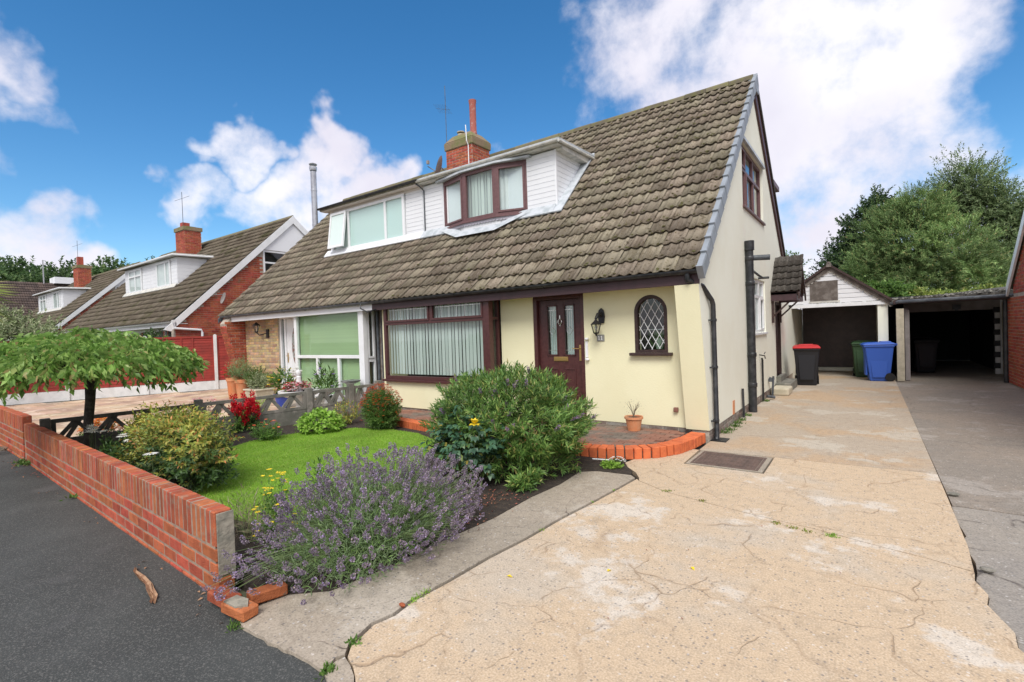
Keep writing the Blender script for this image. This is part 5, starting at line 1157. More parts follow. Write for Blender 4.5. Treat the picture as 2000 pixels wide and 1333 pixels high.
for (xa, za, xb, zb) in ((EL, EZ-.02, AX, AZ), (AX, AZ, ER+.02, EZ-.04)):
    p = MB(); p.prism([(xa, za), (xb, zb), (xb, zb-.13), (xa, za-.11)], .03, .07, FF(GY)); bb = p.build('barge_board', MT['grey_wood'], K)
    p = MB(); n = 16
    for k in range(n):
        t0, t1 = k/n, (k+1)/n; xm = xa+(xb-xa)*(t0+t1)/2; zm = za+(zb-za)*(t0+t1)/2-.12; p.lathe([(.0, -.01), (.038, -.01), (.038, .01), (0, .01)], (0, 0, 0), 8) if False else p.prism([(xm-.05, zm+.02), (xm-.03, zm-.03), (xm, zm-.045), (xm+.03, zm-.03), (xm+.05, zm+.02)], .02, .045, FF(GY))
    p.build('scalloped_edge', MT['cream_trim'], bb)
    p = MB(); p.prism([(xa, za+.07), (xb, zb+.07), (xb, zb), (xa, za)], -6.0, .13, FF(GY)); p.build('roof', MT['dark_wood'], K)
p = MB(); p.tube([(AX, GY-.12, AZ+.07), (AX, GY+6, AZ+.07)], .055, 8); p.box(AX-.06, AX+.06, GY-.15, GY-.09, AZ-.03, AZ+.05); p.build('ridge_tile', MT['grey_wood'], K)
m = MB(); m.box(-1.79, .22, 19.30, 19.34, .12, 2.1)
for z in np.arange(.25, 2.05, .22): m.box(-1.78, .21, 19.285, 19.301, z, z+.18)
m.build('garage_door', MT['garage_door'], K)
m = MB(); m.box(-1.79, .22, 19.22, 19.4, 0, .11); m.build('threshold', MT['gable'], K)
# steps at the side door
s1 = MB(); s1.box(-1.79, -1.47, 13.0, 14.3, 0, .20); tag(s1.build('door_step', MT['old_concrete'], None, bevel=.02), 'worn concrete step below the side door of the cream house', 'step')
s2 = MB(); s2.box(-1.79, -1.43, 12.3, 12.96, 0, .16); tag(s2.build('stone_block', MT['stone'], None, bevel=.03), 'pale rounded stone block beside the concrete side step', 'block')

# ================= neighbour's garage on the right
J = thing('garage', 'open dark garage with a mossy flat roof and black and white painted edges', 'garage', (1.9, 20, 0))
m = MB(); m.add([(.52, 16.3, 2.06), (3.2, 16.3, 2.09), (3.2, 24, 2.30), (.52, 24, 2.10), (.52, 16.3, 2.11), (3.2, 16.3, 2.20), (3.2, 19.0, 2.42), (.52, 19.0, 2.17), (3.2, 24, 2.4), (.52, 24, 2.15)], [(0, 1, 2, 3), (0, 4, 5, 1), (4, 7, 6, 5), (7, 9, 8, 6), (0, 3, 9, 7, 4), (1, 5, 6, 8, 2), (2, 8, 9, 3)]); m.build('flat_roof', mat('dark_mossy_felt', (.06, .055, .048), 1, c2=(.20, .19, .165), scale=6, lo=.5, hi=.65, bump=1, bscale=25), J)
mo = MB()
r3 = np.random.default_rng(5)
for k in range(260):
    x = r3.uniform(.55, 3.15); y = 16.3+abs(r3.normal())*.5; s = r3.uniform(.02, .06); mo.lathe([(s, 0), (s*1.1, s*.4), (s*.5, s)], (x, y, 2.11+(y-16.3)*(.022+.022*(x-.5))+(x-.5)*.033), 5)
tag(mo.build('roof_moss', mat('grey_black_moss', (.045, .042, .036), 1, c2=(.26, .25, .22), scale=14, lo=.5, hi=.6), J), kind='stuff')
m = MB(); m.tube([(.50, 16.9, 2.0), (.52, 16.35, 2.03), (.66, 16.22, 2.06), (3.3, 16.2, 2.08)], .045, 8); m.build('gutter', MT['grey_pvc'], J, smooth=True)
m = MB(); m.box(.55, 3.2, 16.25, 16.29, 2.0, 2.10); m.build('fascia', MT['dark_wood'], J)
m = MB(); m.box(.88, 3.0, 18.96, 19.02, 1.80, 2.06); m.build('lintel_panel', MT['grey_asbestos'], J)
m = MB(); m.box(1.98, 2.15, 18.86, 18.96, 1.84, 1.97); m.box(2.03, 2.10, 18.86, 18.96, 1.79, 1.84); m.build('security_light', MT['grey_pvc'], J)
m = MB(); m.box(.55, .75, 19.0, 25, 0, 2.2); m.box(3.05, 3.25, 19.0, 25, 0, 2.2); m.box(.75, 3.05, 24.8, 25, 0, 2.5); m.box(.75, 3.05, 19.05, 24.8, 2.1, 2.15); m.build('inner_wall', MT['pane_dark'], J)  # walls coloured near-black to give the garage its inner shade
for x0, x1 in ((.85, .93), (2.86, 2.96)):
    for k in range(12):
        zz = .0+k*.155; mm = MB(); w = .03 if (k % 2 and x0 > 2) else 0
        mm.box(x0-w, x1, 18.93, 19.03, zz, zz+.153); mm.build('painted_block', MT['white_conc'] if k % 2 == 0 else MT['black_iron'], J)
m = MB(); m.box(2.97, 3.22, 18.95, 19.02, 0, 2.05); m.build('white_jamb', MT['white_conc'], J)
for x, y, w, mt_ in ((.60, 16.25, .16, 'stone'), (.78, 16.45, .10, 'grey_asbestos')):
    m = MB(); m.box(x, x+w, y, y+.12, 0, 1.88 if x < .7 else 1.85); m.build('gate_post', MT[mt_], J, bevel=.006)
m = MB(); m.box(.79, .84, 16.6, 18.9, 0, 1.9); m.build('side_sheet', MT['grey_asbestos'], J)
# black bin parked inside it
# ================= brick house on the right
N = thing('house', 'red brick house at the right edge, only its barge board and side in view', 'house', (6, 11, 0))
NX = 2.72
m = MB()
for a, b in ((7.15, YR), (YR, 15.9)): m.prism([(a, 0), (b, 0), (b, gtop(b)), (a, gtop(a))], NX, NX+.25, GF(0))
m.box(NX+.25, 9.2, 7.15, 7.4, 0, 2.4); m.box(NX+.25, 9.2, 15.65, 15.9, 0, 2.4); m.box(9.2, 9.4, 7.15, 15.9, 0, 2.4); nw = m.build('wall', MT['mortar'], N)
m = MB(); m.box(NX, NX+.25, 15.9, 16.5, 0, 2.04); m.build('side_wall', MT['mortar'], N)
fN = Fr((NX, 0, 0), (0, -1, 0), (0, 0, 1), (-1, 0, 0))
bricks_parts('brick', fN, bricks_face(None, -16.5, -14.6, 0, 2.03), MT['brick'], nw)
bricks_stuff('bricks', fN, bricks_face(None, -14.6, -7.2, 0, 6.4, lambda u, v: v < gtop(-u)-.05)+bricks_face(None, -15.9, -14.6, 2.10, 4, lambda u, v: v < gtop(-u)-.05), MT['brick'], nw)
m = MB(); m.prism([(YE, ZE), (YR, ZR), (16.1, roof_z(16.1)), (16.1, roof_z(16.1)-.12), (YR, ZR-.14), (YE, ZE-.12)], NX-.05, 9.5, GF(0)); m.build('roof', MT['tile_far'], N)
m = MB(); m.prism([(YR, ZR-.0), (YR, ZR-.26), (16.15, roof_z(16.15)-.24), (16.15, roof_z(16.15)+.0)], NX-.09, NX-.05, GF(0)); m.prism([(YR, ZR-.0), (YR, ZR-.26), (YE, ZE-.24), (YE, ZE)], NX-.09, NX-.05, GF(0)); m.build('barge_board', MT['white'], N)
m = MB(); m.tube([(NX-.03, 16.55, 2.0), (NX-.03, 16.55, 0)], .055, 8); m.build('downpipe', MT['black_pvc'], N)
m = MB(); m.box(3.0, 3.2, 16.6, 18.94, 0, 2.0); m.build('link_wall', MT['stone'], N)

# ================= garden walls
def garden_wall(label, A, B, z1, top_extra=0.0, end=True, rows=3):
    A = Vector((*A, 0)); B = Vector((*B, 0)); u = (B-A).normalized(); n = Vector((u.y, -u.x, 0))
    if n.y > 0: n = -n
    L = (B-A).length; T = .108
    t = thing('garden_wall', label, 'wall', A); fr = Fr(A, u, (0, 0, 1), n)
    top = z1; sold = .235; zs = top-sold
    m = MB(); m.box(0.02, L, -.12, top-.009, -T+.006, .0015, fr); m.build('mortar_core', MT['wall_mortar'], t)
    sb = [box_mesh('coping_brick', .060, sold-.006, T, MT['coping'], .009, .0015) for _ in range(3)]
    rot = Matrix((tuple(fr.u), tuple(fr.v), tuple(fr.n))).transposed().to_4x4()
    x = .04; 
    while x < L:
        rj = Matrix.Rotation(random.uniform(-.02, .02), 4, 'Z')@Matrix.Rotation(random.uniform(-.012, .012), 4, 'X')
        repeat('coping_brick', random.choice(sb), t, [(fr.p(x, zs+sold/2+random.uniform(-.004, .004), -T/2+.004+random.uniform(-.001, .004)), (rot@rj).to_3x3())]); x += .0765
    stb = [box_mesh('brick', .223, .080, .10, MT['wall_brick'], .006, .0012) for _ in range(3)]
    H_ = zs/ rows
    for r in range(rows+2):
        z = zs-.006-.083/2-r*.094; x = .1125+.001
        if z < -.05: break
        if r % 2: 
            hb = box_mesh('brick', .107, .080, .105, MT['wall_brick'], .006, .001); repeat('brick', hb, t, [(fr.p(.0535+(.0 if z > .1 else -.006), z, -.0525+.0055), rot.to_3x3())]); x = .107+.1125+.012
        if not r % 2:
            hb = box_mesh('brick', .223, .080, .105, MT['wall_brick'], .006, .001); repeat('brick', hb, t, [(fr.p(.1115+(.0 if z > .1 else -.006), z, -.0525+.0055), rot.to_3x3())]); x += .237
        while x < L-.05:
            pr_ = .005 if r < 3 else .011
            repeat('brick', random.choice(stb), t, [(fr.p(x, z, -.05+pr_+random.uniform(-.0015, .0015)), (rot@Matrix.Rotation(random.uniform(-.006, .006), 4, 'Z')).to_3x3())]); x += .237
    return t, fr, L
gwt, gwf, gl = garden_wall('low red brick front wall with an upright brick top, ending beside the lavender', (-3.36, 1.39), (-9.86, 1.60), .53)
p = MB(); p.box(-.006, .004, .115, .515, -.107, -.004, gwf); er = p.build('end_render', MT['end_render'], gwt, bevel=.002)
garden_wall('taller neighbouring brick wall continuing left of the dark concrete post', (-9.95, 1.60), (-16.6, 1.70), .63)
# loose bricks edging the bed by the pavement
lb = [((-3.21, 1.36, .045), .07), ((-3.00, 1.35, .045), .12), ((-3.03, 1.53, .05), 1.35)]
for (p0, a), lab in zip(lb, ('loose red brick lying against the foot of the front wall', 'mortar crusted loose brick at the corner of the lavender bed', 'loose red brick with a round hole beside the grey path')):
    me = box_mesh('loose_brick', .215, .103, .065, MT['wall_brick'], .008, .002); o = link_mesh('loose_brick', me, None, p0); o.rotation_euler = (random.uniform(-.04, .04), random.uniform(-.04, .04), a); tag(o, lab, 'brick', 'loose bricks edging the lavender bed')
    if 'crusted' in lab:
        q = MB(); q.prism([(-.09, -.04), (.03, -.045), (.08, .0), (.02, .042), (-.08, .035)], .032, .042, WORLD); cr_ = q.build('mortar_crust', MT['end_render'], None); cr_.parent = o
    if 'hole' in lab:
        q = MB(); q.lathe([(0, 0), (.011, 0), (.011, .003), (0, .003)], (.04, .01, .032), 12); hl = q.build('hole_shade_disc', MT['pane_dark'], None); hl.parent = o  # flat dark disc on the top face, painting the shade inside a hole

# ================= concrete lattice fence between the two gardens
C0 = Vector((-9.30, 1.72, 0)); C1 = Vector((-8.62, 6.95, 0)); cu = (C1-C0).normalized(); cn_ = Vector((cu.y, -cu.x, 0))
cf = thing('concrete_fence', 'low grey concrete fence of diamond lattice panels between the two front gardens', 'fence', C0)
fc = Fr(C0, cu, (0, 0, 1), cn_); LC = (C1-C0).length
posts = [0.0, 1.86, 3.72, 4.60, LC-.02]
for k, s in enumerate(posts):
    m = MB(); m.box(s-.055, s+.055, -.1, .66 if k else .62, -.06, .06, fc); m.add([], []) ; m.build('post', MT['dark_concrete'] if k == 0 else MT['old_concrete'], cf, bevel=.008)
for k in range(len(posts)-1):
    a, b = posts[k]+.06, posts[k+1]-.06; mt_ = MT['dark_concrete'] if k == 0 else MT['old_concrete']
    m = MB(); m.box(a, b, -.05, .26, -.02, .02, fc); m.build('gravel_board', mt_, cf, bevel=.004)
    m = MB(); z0, z1 = .265, .60
    m.box(a, b, z0, z0+.05, -.025, .025, fc); m.box(a, b, z1-.055, z1, -.025, .025, fc); m.box(a, a+.05, z0+.05, z1-.055, -.025, .025, fc); m.box(b-.05, b, z0+.05, z1-.055, -.025, .025, fc)
    n = max(2, round((b-a)/.42)); w = (b-a-.1)/n
    for q in range(n):
        x0 = a+.05+q*w
        for (ua, va, ub, vb) in ((x0, z0+.04, x0+w/2, z1-.045), (x0+w/2, z1-.045, x0+w, z0+.04), (x0+w*.25, z0+.04, x0+w*.62, z1-.045)):
            d = Vector((ub-ua, vb-va)).normalized()*.0; t_ = Vector((-(vb-va), ub-ua)).normalized()*.026
            m.prism([(ua+t_.x, va+t_.y), (ub+t_.x, vb+t_.y), (ub-t_.x, vb-t_.y), (ua-t_.x, va-t_.y)], -.018-.001*(q % 2), .018+.001*(q % 2), fc)
    m.build('lattice_panel', mt_, cf)

# ================= red panel fence beyond
F0 = Vector((-20.2, 2.8, 0)); F1 = Vector((-17.95, 8.12, 0)); fu = (F1-F0).normalized(); fnn = Vector((fu.y, -fu.x, 0))
rfn = thing('panel_fence', 'red stained panel fence with white posts and white gravel boards beyond the paved garden', 'fence', F0)
ff_ = Fr(F0, fu, (0, 0, 1), fnn); sp = 1.93; s0 = -.44-1.93
pts_ = [s0+k*sp for k in range(6)]
for s in pts_:
    m = MB(); m.box(s-.05, s+.05, 0, 1.86, -.05, .06, ff_); m.prism([(s-.05, 1.86), (s+.05, 1.86), (s, 1.89)], -.05, .06, ff_); m.build('post', MT['white_conc'], rfn, bevel=.006)
for a, b in zip(pts_[:-1], pts_[1:]):
    m = MB(); m.box(a+.05, b-.05, 0, .30, -.02, .02, ff_); m.build('gravel_board', MT['white_conc'], rfn)
    sl_me = {}
    z = .31; 
    while z < 1.78:
        m = MB(); m.add([ff_.p(x, zz, nn_) for x in (a+.055, b-.055) for zz, nn_ in ((z, .018), (z+.105, .004), (z+.105, -.004), (z, .008))], [(0, 1, 5, 4), (1, 2, 6, 5), (2, 3, 7, 6), (3, 0, 4, 7), (0, 3, 2, 1), (4, 5, 6, 7)]); m.build('fence_slat', MT['fence_red'], rfn); z += .092
    m = MB(); m.box(a+.055, b-.055, 1.77, 1.83, -.02, .035, ff_)
    for x in (a+.07, (a+b)/2, b-.07, (2*a+b)/3, (a+2*b)/3): m.box(x-.02, x+.02, .31, 1.77, .016, .032, ff_)
    m.build('batten_frame', MT['fence_red'], rfn)

# ================= bins
def wheelie(label, loc, rz, body, lid, group='wheeled bins in front of the garages', badge=False):
    t = thing('wheelie_bin', label, 'bin', loc, group); t.rotation_euler = (0, 0, rz)
    def put(m, nm, mt_, **k):
        o = m.build(nm, mt_, None, **k); o.parent = t; return o
    b = MB(); w0, w1, d0, d1 = .20, .285, .22, .33
    zs = [0, .02, .85, .93]
    ws = [(w0, -.18, .20), (w0+.01, -.20, .22), (w1-.01, -.30, .30), (w1, -.32, .31)]
    P = []
    for (w, ya, yb_), z in zip(ws, zs): P += [(-w, ya, z), (w, ya, z), (w, yb_, z), (-w, yb_, z)]
    F_ = [(3, 2, 1, 0), (12, 13, 14, 15)]
    for i in range(3):
        for k in range(4): F_.append((i*4+k, i*4+(k+1) % 4, (i+1)*4+(k+1) % 4, (i+1)*4+k))
    b.add(P, F_); put(b, 'body', body, bevel=.018)
    b = MB(); b.box(-.30, .30, -.335, .32, .90, .945); put(b, 'rim', body, bevel=.012)
    for sx in (-1, 1):
        b = MB(); b.prism([(-.15, .10), (.14, .10), (.20, .80), (-.22, .80)], sx*.235, sx*.25, Fr((0, 0, 0), (0, 1, 0), (0, 0, 1), (1, 0, 0))); o_ = put(b, 'side_rib', body, bevel=.006); o_.rotation_euler = (0, -sx*.085*0, 0)
    b = MB(); b.prism([(-.15, .15), (.15, .15), (.20, .82), (-.20, .82)], .225, .272, Fr((0, -.02, 0), (1, 0, 0), (0, 0, 1), (0, -1, 0))); put(b, 'front_rib', body, bevel=.008)
    b = MB(); P = []
    for (w, ya, yb_, z) in ((.305, -.35, .335, .945), (.31, -.36, .34, .965), (.27, -.30, .30, 1.0), (.22, -.2, .25, 1.015)): P += [(-w, ya, z), (w, ya, z), (w, yb_, z+.01), (-w, yb_, z+.01)]
    b.add(P, F_); b.box(-.16, .16, .05, .27, 1.01, 1.04); put(b, 'lid', lid, bevel=.01)
    b = MB(); b.tube([(-.26, .37, .97), (.26, .37, .97)], .016, 8); b.box(-.24, -.20, .30, .38, .93, .98); b.box(.20, .24, .30, .38, .93, .98); put(b, 'handle', lid)
    for sx in (-1, 1):
        b = MB(); b.tube([(sx*.21, .22, .11), (sx*.27, .22, .11)], .11, 18); put(b, 'wheel', MT['rubber'])
    b = MB(); b.tube([(-.22, .22, .11), (.22, .22, .11)], .012, 6); put(b, 'axle', MT['black_iron'])
    return t
wheelie('black wheeled bin with a bright red lid against the cream wall', (-1.30, 14.75, 0), .10, MT['plastic_black'], MT['plastic_red'])
wheelie('bright blue wheeled bin in front of the brown garage door', (.20, 16.30, 0), -1.45, MT['plastic_blue'], MT['plastic_blue'])
wheelie('dark green wheeled bin half hidden behind the blue bin', (-.10, 17.3, 0), .05, MT['plastic_green'], MT['plastic_green'])
wheelie('black wheeled bin standing inside the open garage', (1.35, 19.3, 0), .15, MT['plastic_black'], MT['plastic_black'])
# manhole
mh = thing('manhole_cover', 'rusty rectangular manhole cover set in the drive beside the brick patio', 'manhole cover', (-1.36, 6.17, 0))
m = MB(); m.box(-1.76, -.95, 5.83, 6.54, -.2, .002); m.build('surround', MT['strip'], mh)
m = MB()
for q in ((-1.72, -1.0, 5.87, 5.895), (-1.72, -1.0, 6.465, 6.49), (-1.72, -1.695, 5.895, 6.465), (-1.025, -1.0, 5.895, 6.465)): m.box(*q, -.05, .007)
m.build('frame', MT['rust'], mh)
m = MB(); m.box(-1.688, -1.032, 5.902, 6.458, -.05, .005)
for i in range(16):
    for j in range(13):
        x = -1.67+i*.0405; y = 5.915+j*.0415
        if abs(x+1.36) < .16 and abs(y-6.18) < .05: continue
        m.box(x, x+.026, y, y+.026, .005, .0075)
m.box(-1.50, -1.22, 6.15, 6.21, .005, .009); m.build('cover_plate', MT['rust'], mh)
# ------------------------------------------------------------------ plants
def unit_dome(n, up=0.0):
    d = rand_dir(n); d[:, 2] = np.abs(d[:, 2])*(1-up)+up; return norm(d)
LF = {}
LF['hebe'] = leafmat('hebe_leaf', [(0, (0.07, 0.15, 0.035)), (.5, (0.14, 0.27, 0.06)), (.85, (0.26, 0.40, 0.10)), (.95, (0.36, 0.42, 0.10)), (1, (0.38, 0.25, 0.14))], .35, .42, 2.5, .28)
LF['rose'] = leafmat('rose_leaf', [(0, (0.03, 0.075, 0.045)), (.7, (0.06, 0.14, 0.075)), (.93, (0.10, 0.19, 0.06)), (1, (0.40, 0.27, 0.04))], .2, .4, 4, .2)
LF['lav_leaf'] = leafmat('lavender_leaf', [(0, (0.13, 0.22, 0.09)), (.6, (0.25, 0.34, 0.17)), (1, (0.18, 0.32, 0.07))], .25, .6, 2, .25)
LF['lav_flower'] = leafmat('lavender_flower', [(0, (0.15, 0.12, 0.155)), (.45, (0.27, 0.22, 0.27)), (.8, (0.40, 0.32, 0.37)), (.95, (0.38, 0.28, 0.58)), (1, (0.44, 0.33, 0.26))], .2, .7, 5, .25)
LF['lav_stem'] = leafmat('lavender_stem', [(0, (0.15, 0.24, 0.08)), (1, (0.30, 0.38, 0.16))], .1, .7, 2, .2)
LF['umb'] = leafmat('weeping_leaf', [(0, (0.11, 0.22, 0.045)), (.5, (0.22, 0.38, 0.08)), (.9, (0.35, 0.50, 0.14)), (1, (0.44, 0.30, 0.14))], .42, .4, 2.2, .3)
LF['bronze'] = leafmat('bronze_green_leaf', [(0, (0.12, 0.18, 0.035)), (.5, (0.28, 0.33, 0.06)), (.85, (0.46, 0.40, 0.08)), (1, (0.50, 0.19, 0.07))], .3, .45, 3, .45)
LF['lime'] = leafmat('lime_leaf', [(0, (0.18, 0.36, 0.04)), (.6, (0.30, 0.50, 0.07)), (1, (0.42, 0.60, 0.13))], .35, .5, 5, .15)
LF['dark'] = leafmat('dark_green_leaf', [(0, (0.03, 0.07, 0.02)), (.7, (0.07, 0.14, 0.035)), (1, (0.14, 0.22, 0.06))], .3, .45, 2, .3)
LF['mid'] = leafmat('mid_green_leaf', [(0, (0.06, 0.13, 0.025)), (.7, (0.12, 0.23, 0.045)), (1, (0.22, 0.33, 0.08))], .35, .5, 2, .3)
LF['variegated'] = leafmat('variegated_leaf', [(0, (0.14, 0.20, 0.08)), (.5, (0.28, 0.34, 0.16)), (1, (0.50, 0.52, 0.33))], .3, .5, 1.2, .3)
LF['pine'] = leafmat('pine_needles', [(0, (0.10, 0.18, 0.055)), (.6, (0.20, 0.31, 0.10)), (.93, (0.33, 0.43, 0.16)), (1, (0.42, 0.28, 0.12))], .3, .6, .55, .5)
LF['treedark'] = leafmat('dark_tree_leaf', [(0, (0.028, 0.06, 0.022)), (.7, (0.06, 0.11, 0.035)), (1, (0.11, 0.17, 0.06))], .3, .5, .6, .4)
LF['willow'] = leafmat('feathery_tree_leaf', [(0, (0.10, 0.16, 0.06)), (.7, (0.20, 0.28, 0.12)), (1, (0.34, 0.40, 0.19))], .35, .5, .6, .35)
LF['distant'] = leafmat('distant_tree_leaf', [(0, (0.05, 0.10, 0.035)), (.7, (0.10, 0.18, 0.06)), (1, (0.20, 0.28, 0.10))], .35, .6, .25, .4)
LF['palm'] = leafmat('strappy_leaf', [(0, (0.15, 0.22, 0.04)), (.7, (0.30, 0.38, 0.08)), (1, (0.45, 0.45, 0.15))], .35, .45, 2, .2)
def flowmat(n, a, b, c=None): return leafmat(n, [(0, a), (.5, b), (1, c or b)], .25, .55, 6, .12)
LF['rust'] = flowmat('rust_red_petal', (0.30, 0.03, 0.012), (0.50, 0.065, 0.015), (0.60, 0.14, 0.02))
LF['red'] = flowmat('scarlet_petal', (0.50, 0.008, 0.02), (0.72, 0.02, 0.035))
LF['orange'] = flowmat('orange_petal', (0.80, 0.22, 0.01), (0.85, 0.40, 0.03), (0.75, 0.05, 0.02))
LF['yellow'] = flowmat('yellow_petal', (0.80, 0.55, 0.01), (0.88, 0.68, 0.04))
LF['white'] = flowmat('white_petal', (0.78, 0.76, 0.66), (0.85, 0.84, 0.80))
LF['pink'] = flowmat('pink_petal', (0.70, 0.10, 0.14), (0.80, 0.35, 0.38), (0.85, 0.70, 0.68))
LF['purple'] = flowmat('purple_petal', (0.16, 0.05, 0.40), (0.33, 0.18, 0.50), (0.45, 0.33, 0.58))
LF['hebe_fl'] = flowmat('faded_purple_spike', (0.26, 0.16, 0.34), (0.42, 0.27, 0.52), (0.44, 0.28, 0.30))
LF['coral'] = flowmat('coral_petal', (0.70, 0.10, 0.04), (0.80, 0.20, 0.08))

def rosette(c, n, r, L, Wd, flat=0.3):
    """petals round centres c (m,3)"""
    m = len(c); a = np.tile(np.arange(n)*2*PI/n, (m, 1))+rng.uniform(0, 6, (m, 1)); tilt = rng.normal(size=(m, 1, 3))*0.3
    D = np.stack([np.cos(a), np.sin(a), np.full_like(a, flat)], 2)+tilt; N = np.zeros_like(D); N[:, :, 2] = 1
    P = np.repeat(c[:, None, :], n, 1)+D*r
    return leaves(P.reshape(-1, 3), D.reshape(-1, 3), (N+tilt*.5).reshape(-1, 3), L, Wd, .05, .15)
def spikes(tips, dirs, length, nper, L, Wd, rad=0.004):
    """dense flower spikes"""
    n = len(tips); dirs = norm(dirs); t = rng.uniform(0, 1, (n, nper)); d2 = rand_dir(n*nper).reshape(n, nper, 3)
    length = np.broadcast_to(length, (n,))[:, None, None]
    P = tips[:, None, :]-dirs[:, None, :]*(t[:, :, None]*length)+d2*rad
    D = d2*1.0+dirs[:, None, :]*0.5
    return leaves(P.reshape(-1, 3), D.reshape(-1, 3), rand_dir(n*nper), L, Wd, .2, .1)
def part(name, vf, material, parent, smooth=False): return np_obj(name, vf[0], vf[1], material, parent, smooth)
def ellips(n, c, r, seed=1, amp=.16, freq=3., inner=(0.75, 1.0), zmin=-0.35):
    d = rand_dir(n*3); d = d[d[:, 2] > zmin][:n]; rad = lumps(d, seed, amp, freq)[:, None]*rng.uniform(inner[0], inner[1], (len(d), 1))
    return np.array(c)+d*rad*np.array(r), d

# --- lavender
t = thing('lavender_bush', 'big sprawling lavender bush with faded purple spikes beside the end of the front wall', 'lavender', (-3.2, 2.4, 0))
n = 1150
d = unit_dome(n, .08); R3 = np.array([.70, 1.02, .70]); ctr = np.array([-3.10, 2.40, .04])
tips = ctr+d*R3*lumps(d, 4, .10, 3)[:, None]*rng.uniform(.72, 1.06, (n, 1)); tips[:, 2] = np.maximum(tips[:, 2], .06)
keep = ~((tips[:, 0] < -3.30) & (tips[:, 1] < 1.72) & (tips[:, 2] < .60)) ; tips = tips[keep]; d = d[keep]; n = len(tips)
base = ctr+(tips-ctr)*np.array([.25, .25, 0.0])+np.array([0, 0, -.02])
part('stems', thin_stems(base, tips, .0022, .10, 3), LF['lav_stem'], t)
dr_ = norm(d+np.array([0, 0, .55])+rng.normal(size=(n, 3))*.18)
hl = rng.uniform(.030, .056, n)
part('flower_heads', join_vf([spikes(tips+dr_*hl[:, None]*.5, dr_, hl, 36, .010, .012, .0085), spikes((tips-dr_*.05)[::2], dr_[::2], .008, 7, .011, .008, .004)]), LF['lav_flower'], t)
nb = 5200; lt_, ld = ellips(nb, ctr, R3*.80, 4, .10, 3, (.35, 1.0), -.05)
part('foliage', shoots(lt_, norm(ld+np.array([0, 0, .5])), 5, .09, .05, .0055, .8), LF['lav_leaf'], t)
# --- hebe
t = thing('hebe_shrub', 'large rounded hebe shrub with narrow leaves and purple spikes before the bay window', 'shrub', (-3.25, 4.55, 0))
hc = np.array([-3.40, 4.60, .57]); hr = np.array([.92, .86, .63])
n = 1500; tp, dd = ellips(n, hc, hr, 9, .17, 4.2, (.86, 1.05), -.75); tp[:, 2] = np.maximum(tp[:, 2], .05)
sd_ = norm(dd+np.array([0, 0, .55])+rng.normal(size=dd.shape)*.25)
tp2, dd2 = ellips(1100, hc, hr*.82, 9, .17, 4.2, (.7, 1.0), -.8); tp2[:, 2] = np.maximum(tp2[:, 2], .04)
part('foliage', join_vf([shoots(tp, sd_, 17, .13, .074, .0155, .75, 0, .25, .10, .12), shoots(tp2, norm(dd2+np.array([0, 0, .4])), 12, .12, .058, .013, .8)]), LF['hebe'], t)
k = rng.choice(len(tp), 90, replace=False); k = k[tp[k][:, 2] > .5]
ft = tp[k]+sd_[k]*.035
part('flower_spikes', join_vf([spikes(ft, sd_[k], .075, 80, .013, .008, .008)]), LF['hebe_fl'], t)
b0 = np.tile(np.array([[-3.2, 4.5, 0.0]]), (26, 1))+rng.normal(size=(26, 3))*np.array([.14, .14, 0]); b1, _ = ellips(26, hc, hr*.6, 2, .1, 3, (.6, 1), -.3)
part('branches', thin_stems(b0, b1[:26], .011, .05, 3), MT['bark'], t)
# --- rose in front of it
t = thing('rose_bush', 'dark leaved rose bush with a single yellow bloom in front of the hebe', 'rose', (-3.45, 3.85, 0))
rc = np.array([-3.42, 3.85, .48]); n = 330
tp, dd = ellips(n, rc, np.array([.46, .25, .30]), 5, .25, 4, (.5, 1.05), -.85)
side = norm(dd*np.array([1, 1, .3])+rng.normal(size=dd.shape)*.4)
vf = []
for off in ((0, 0), (.9, .03), (-.9, .03)):
    ca_, sa_ = math.cos(off[0]), math.sin(off[0]); D_ = np.stack([side[:, 0]*ca_-side[:, 1]*sa_, side[:, 0]*sa_+side[:, 1]*ca_, side[:, 2]-.25], 1)
    vf.append(leaves(tp, D_, norm(np.array([[0, -.35, 1.0]])+dd*.5), rng.uniform(.055, .085, len(tp)), .048, .08, .15))
part('foliage', join_vf(vf), LF['rose'], t)
bb = np.tile(np.array([[-3.42, 3.88, 0.0]]), (20, 1))+rng.normal(size=(20, 3))*np.array([.10, .06, 0]); part('stems', thin_stems(bb, tp[:20], .006, .02, 4), LF['lav_stem'], t)
bl = np.array([[-3.13, 3.66, .715]]); pv = []
for q, (nn_, fl_, L_) in enumerate(((5, 1.9, .062), (6, 1.1, .066), (6, .5, .06))): pv.append(rosette(bl, nn_, .004, L_, .055, fl_))
part('bloom', join_vf(pv), LF['yellow'], t)
part('bloom_stem', thin_stems(np.array([[-3.35, 3.75, .4]]), bl, .004, .02, 3), LF['lav_stem'], t)
part('faded_blooms', rosette(tp[rng.choice(len(tp), 12)], 5, .003, .02, .014, .4), LF['coral'] if False else leafmat('withered_petal', [(0, (.45, .30, .12)), (1, (.55, .45, .30))], .2), t)
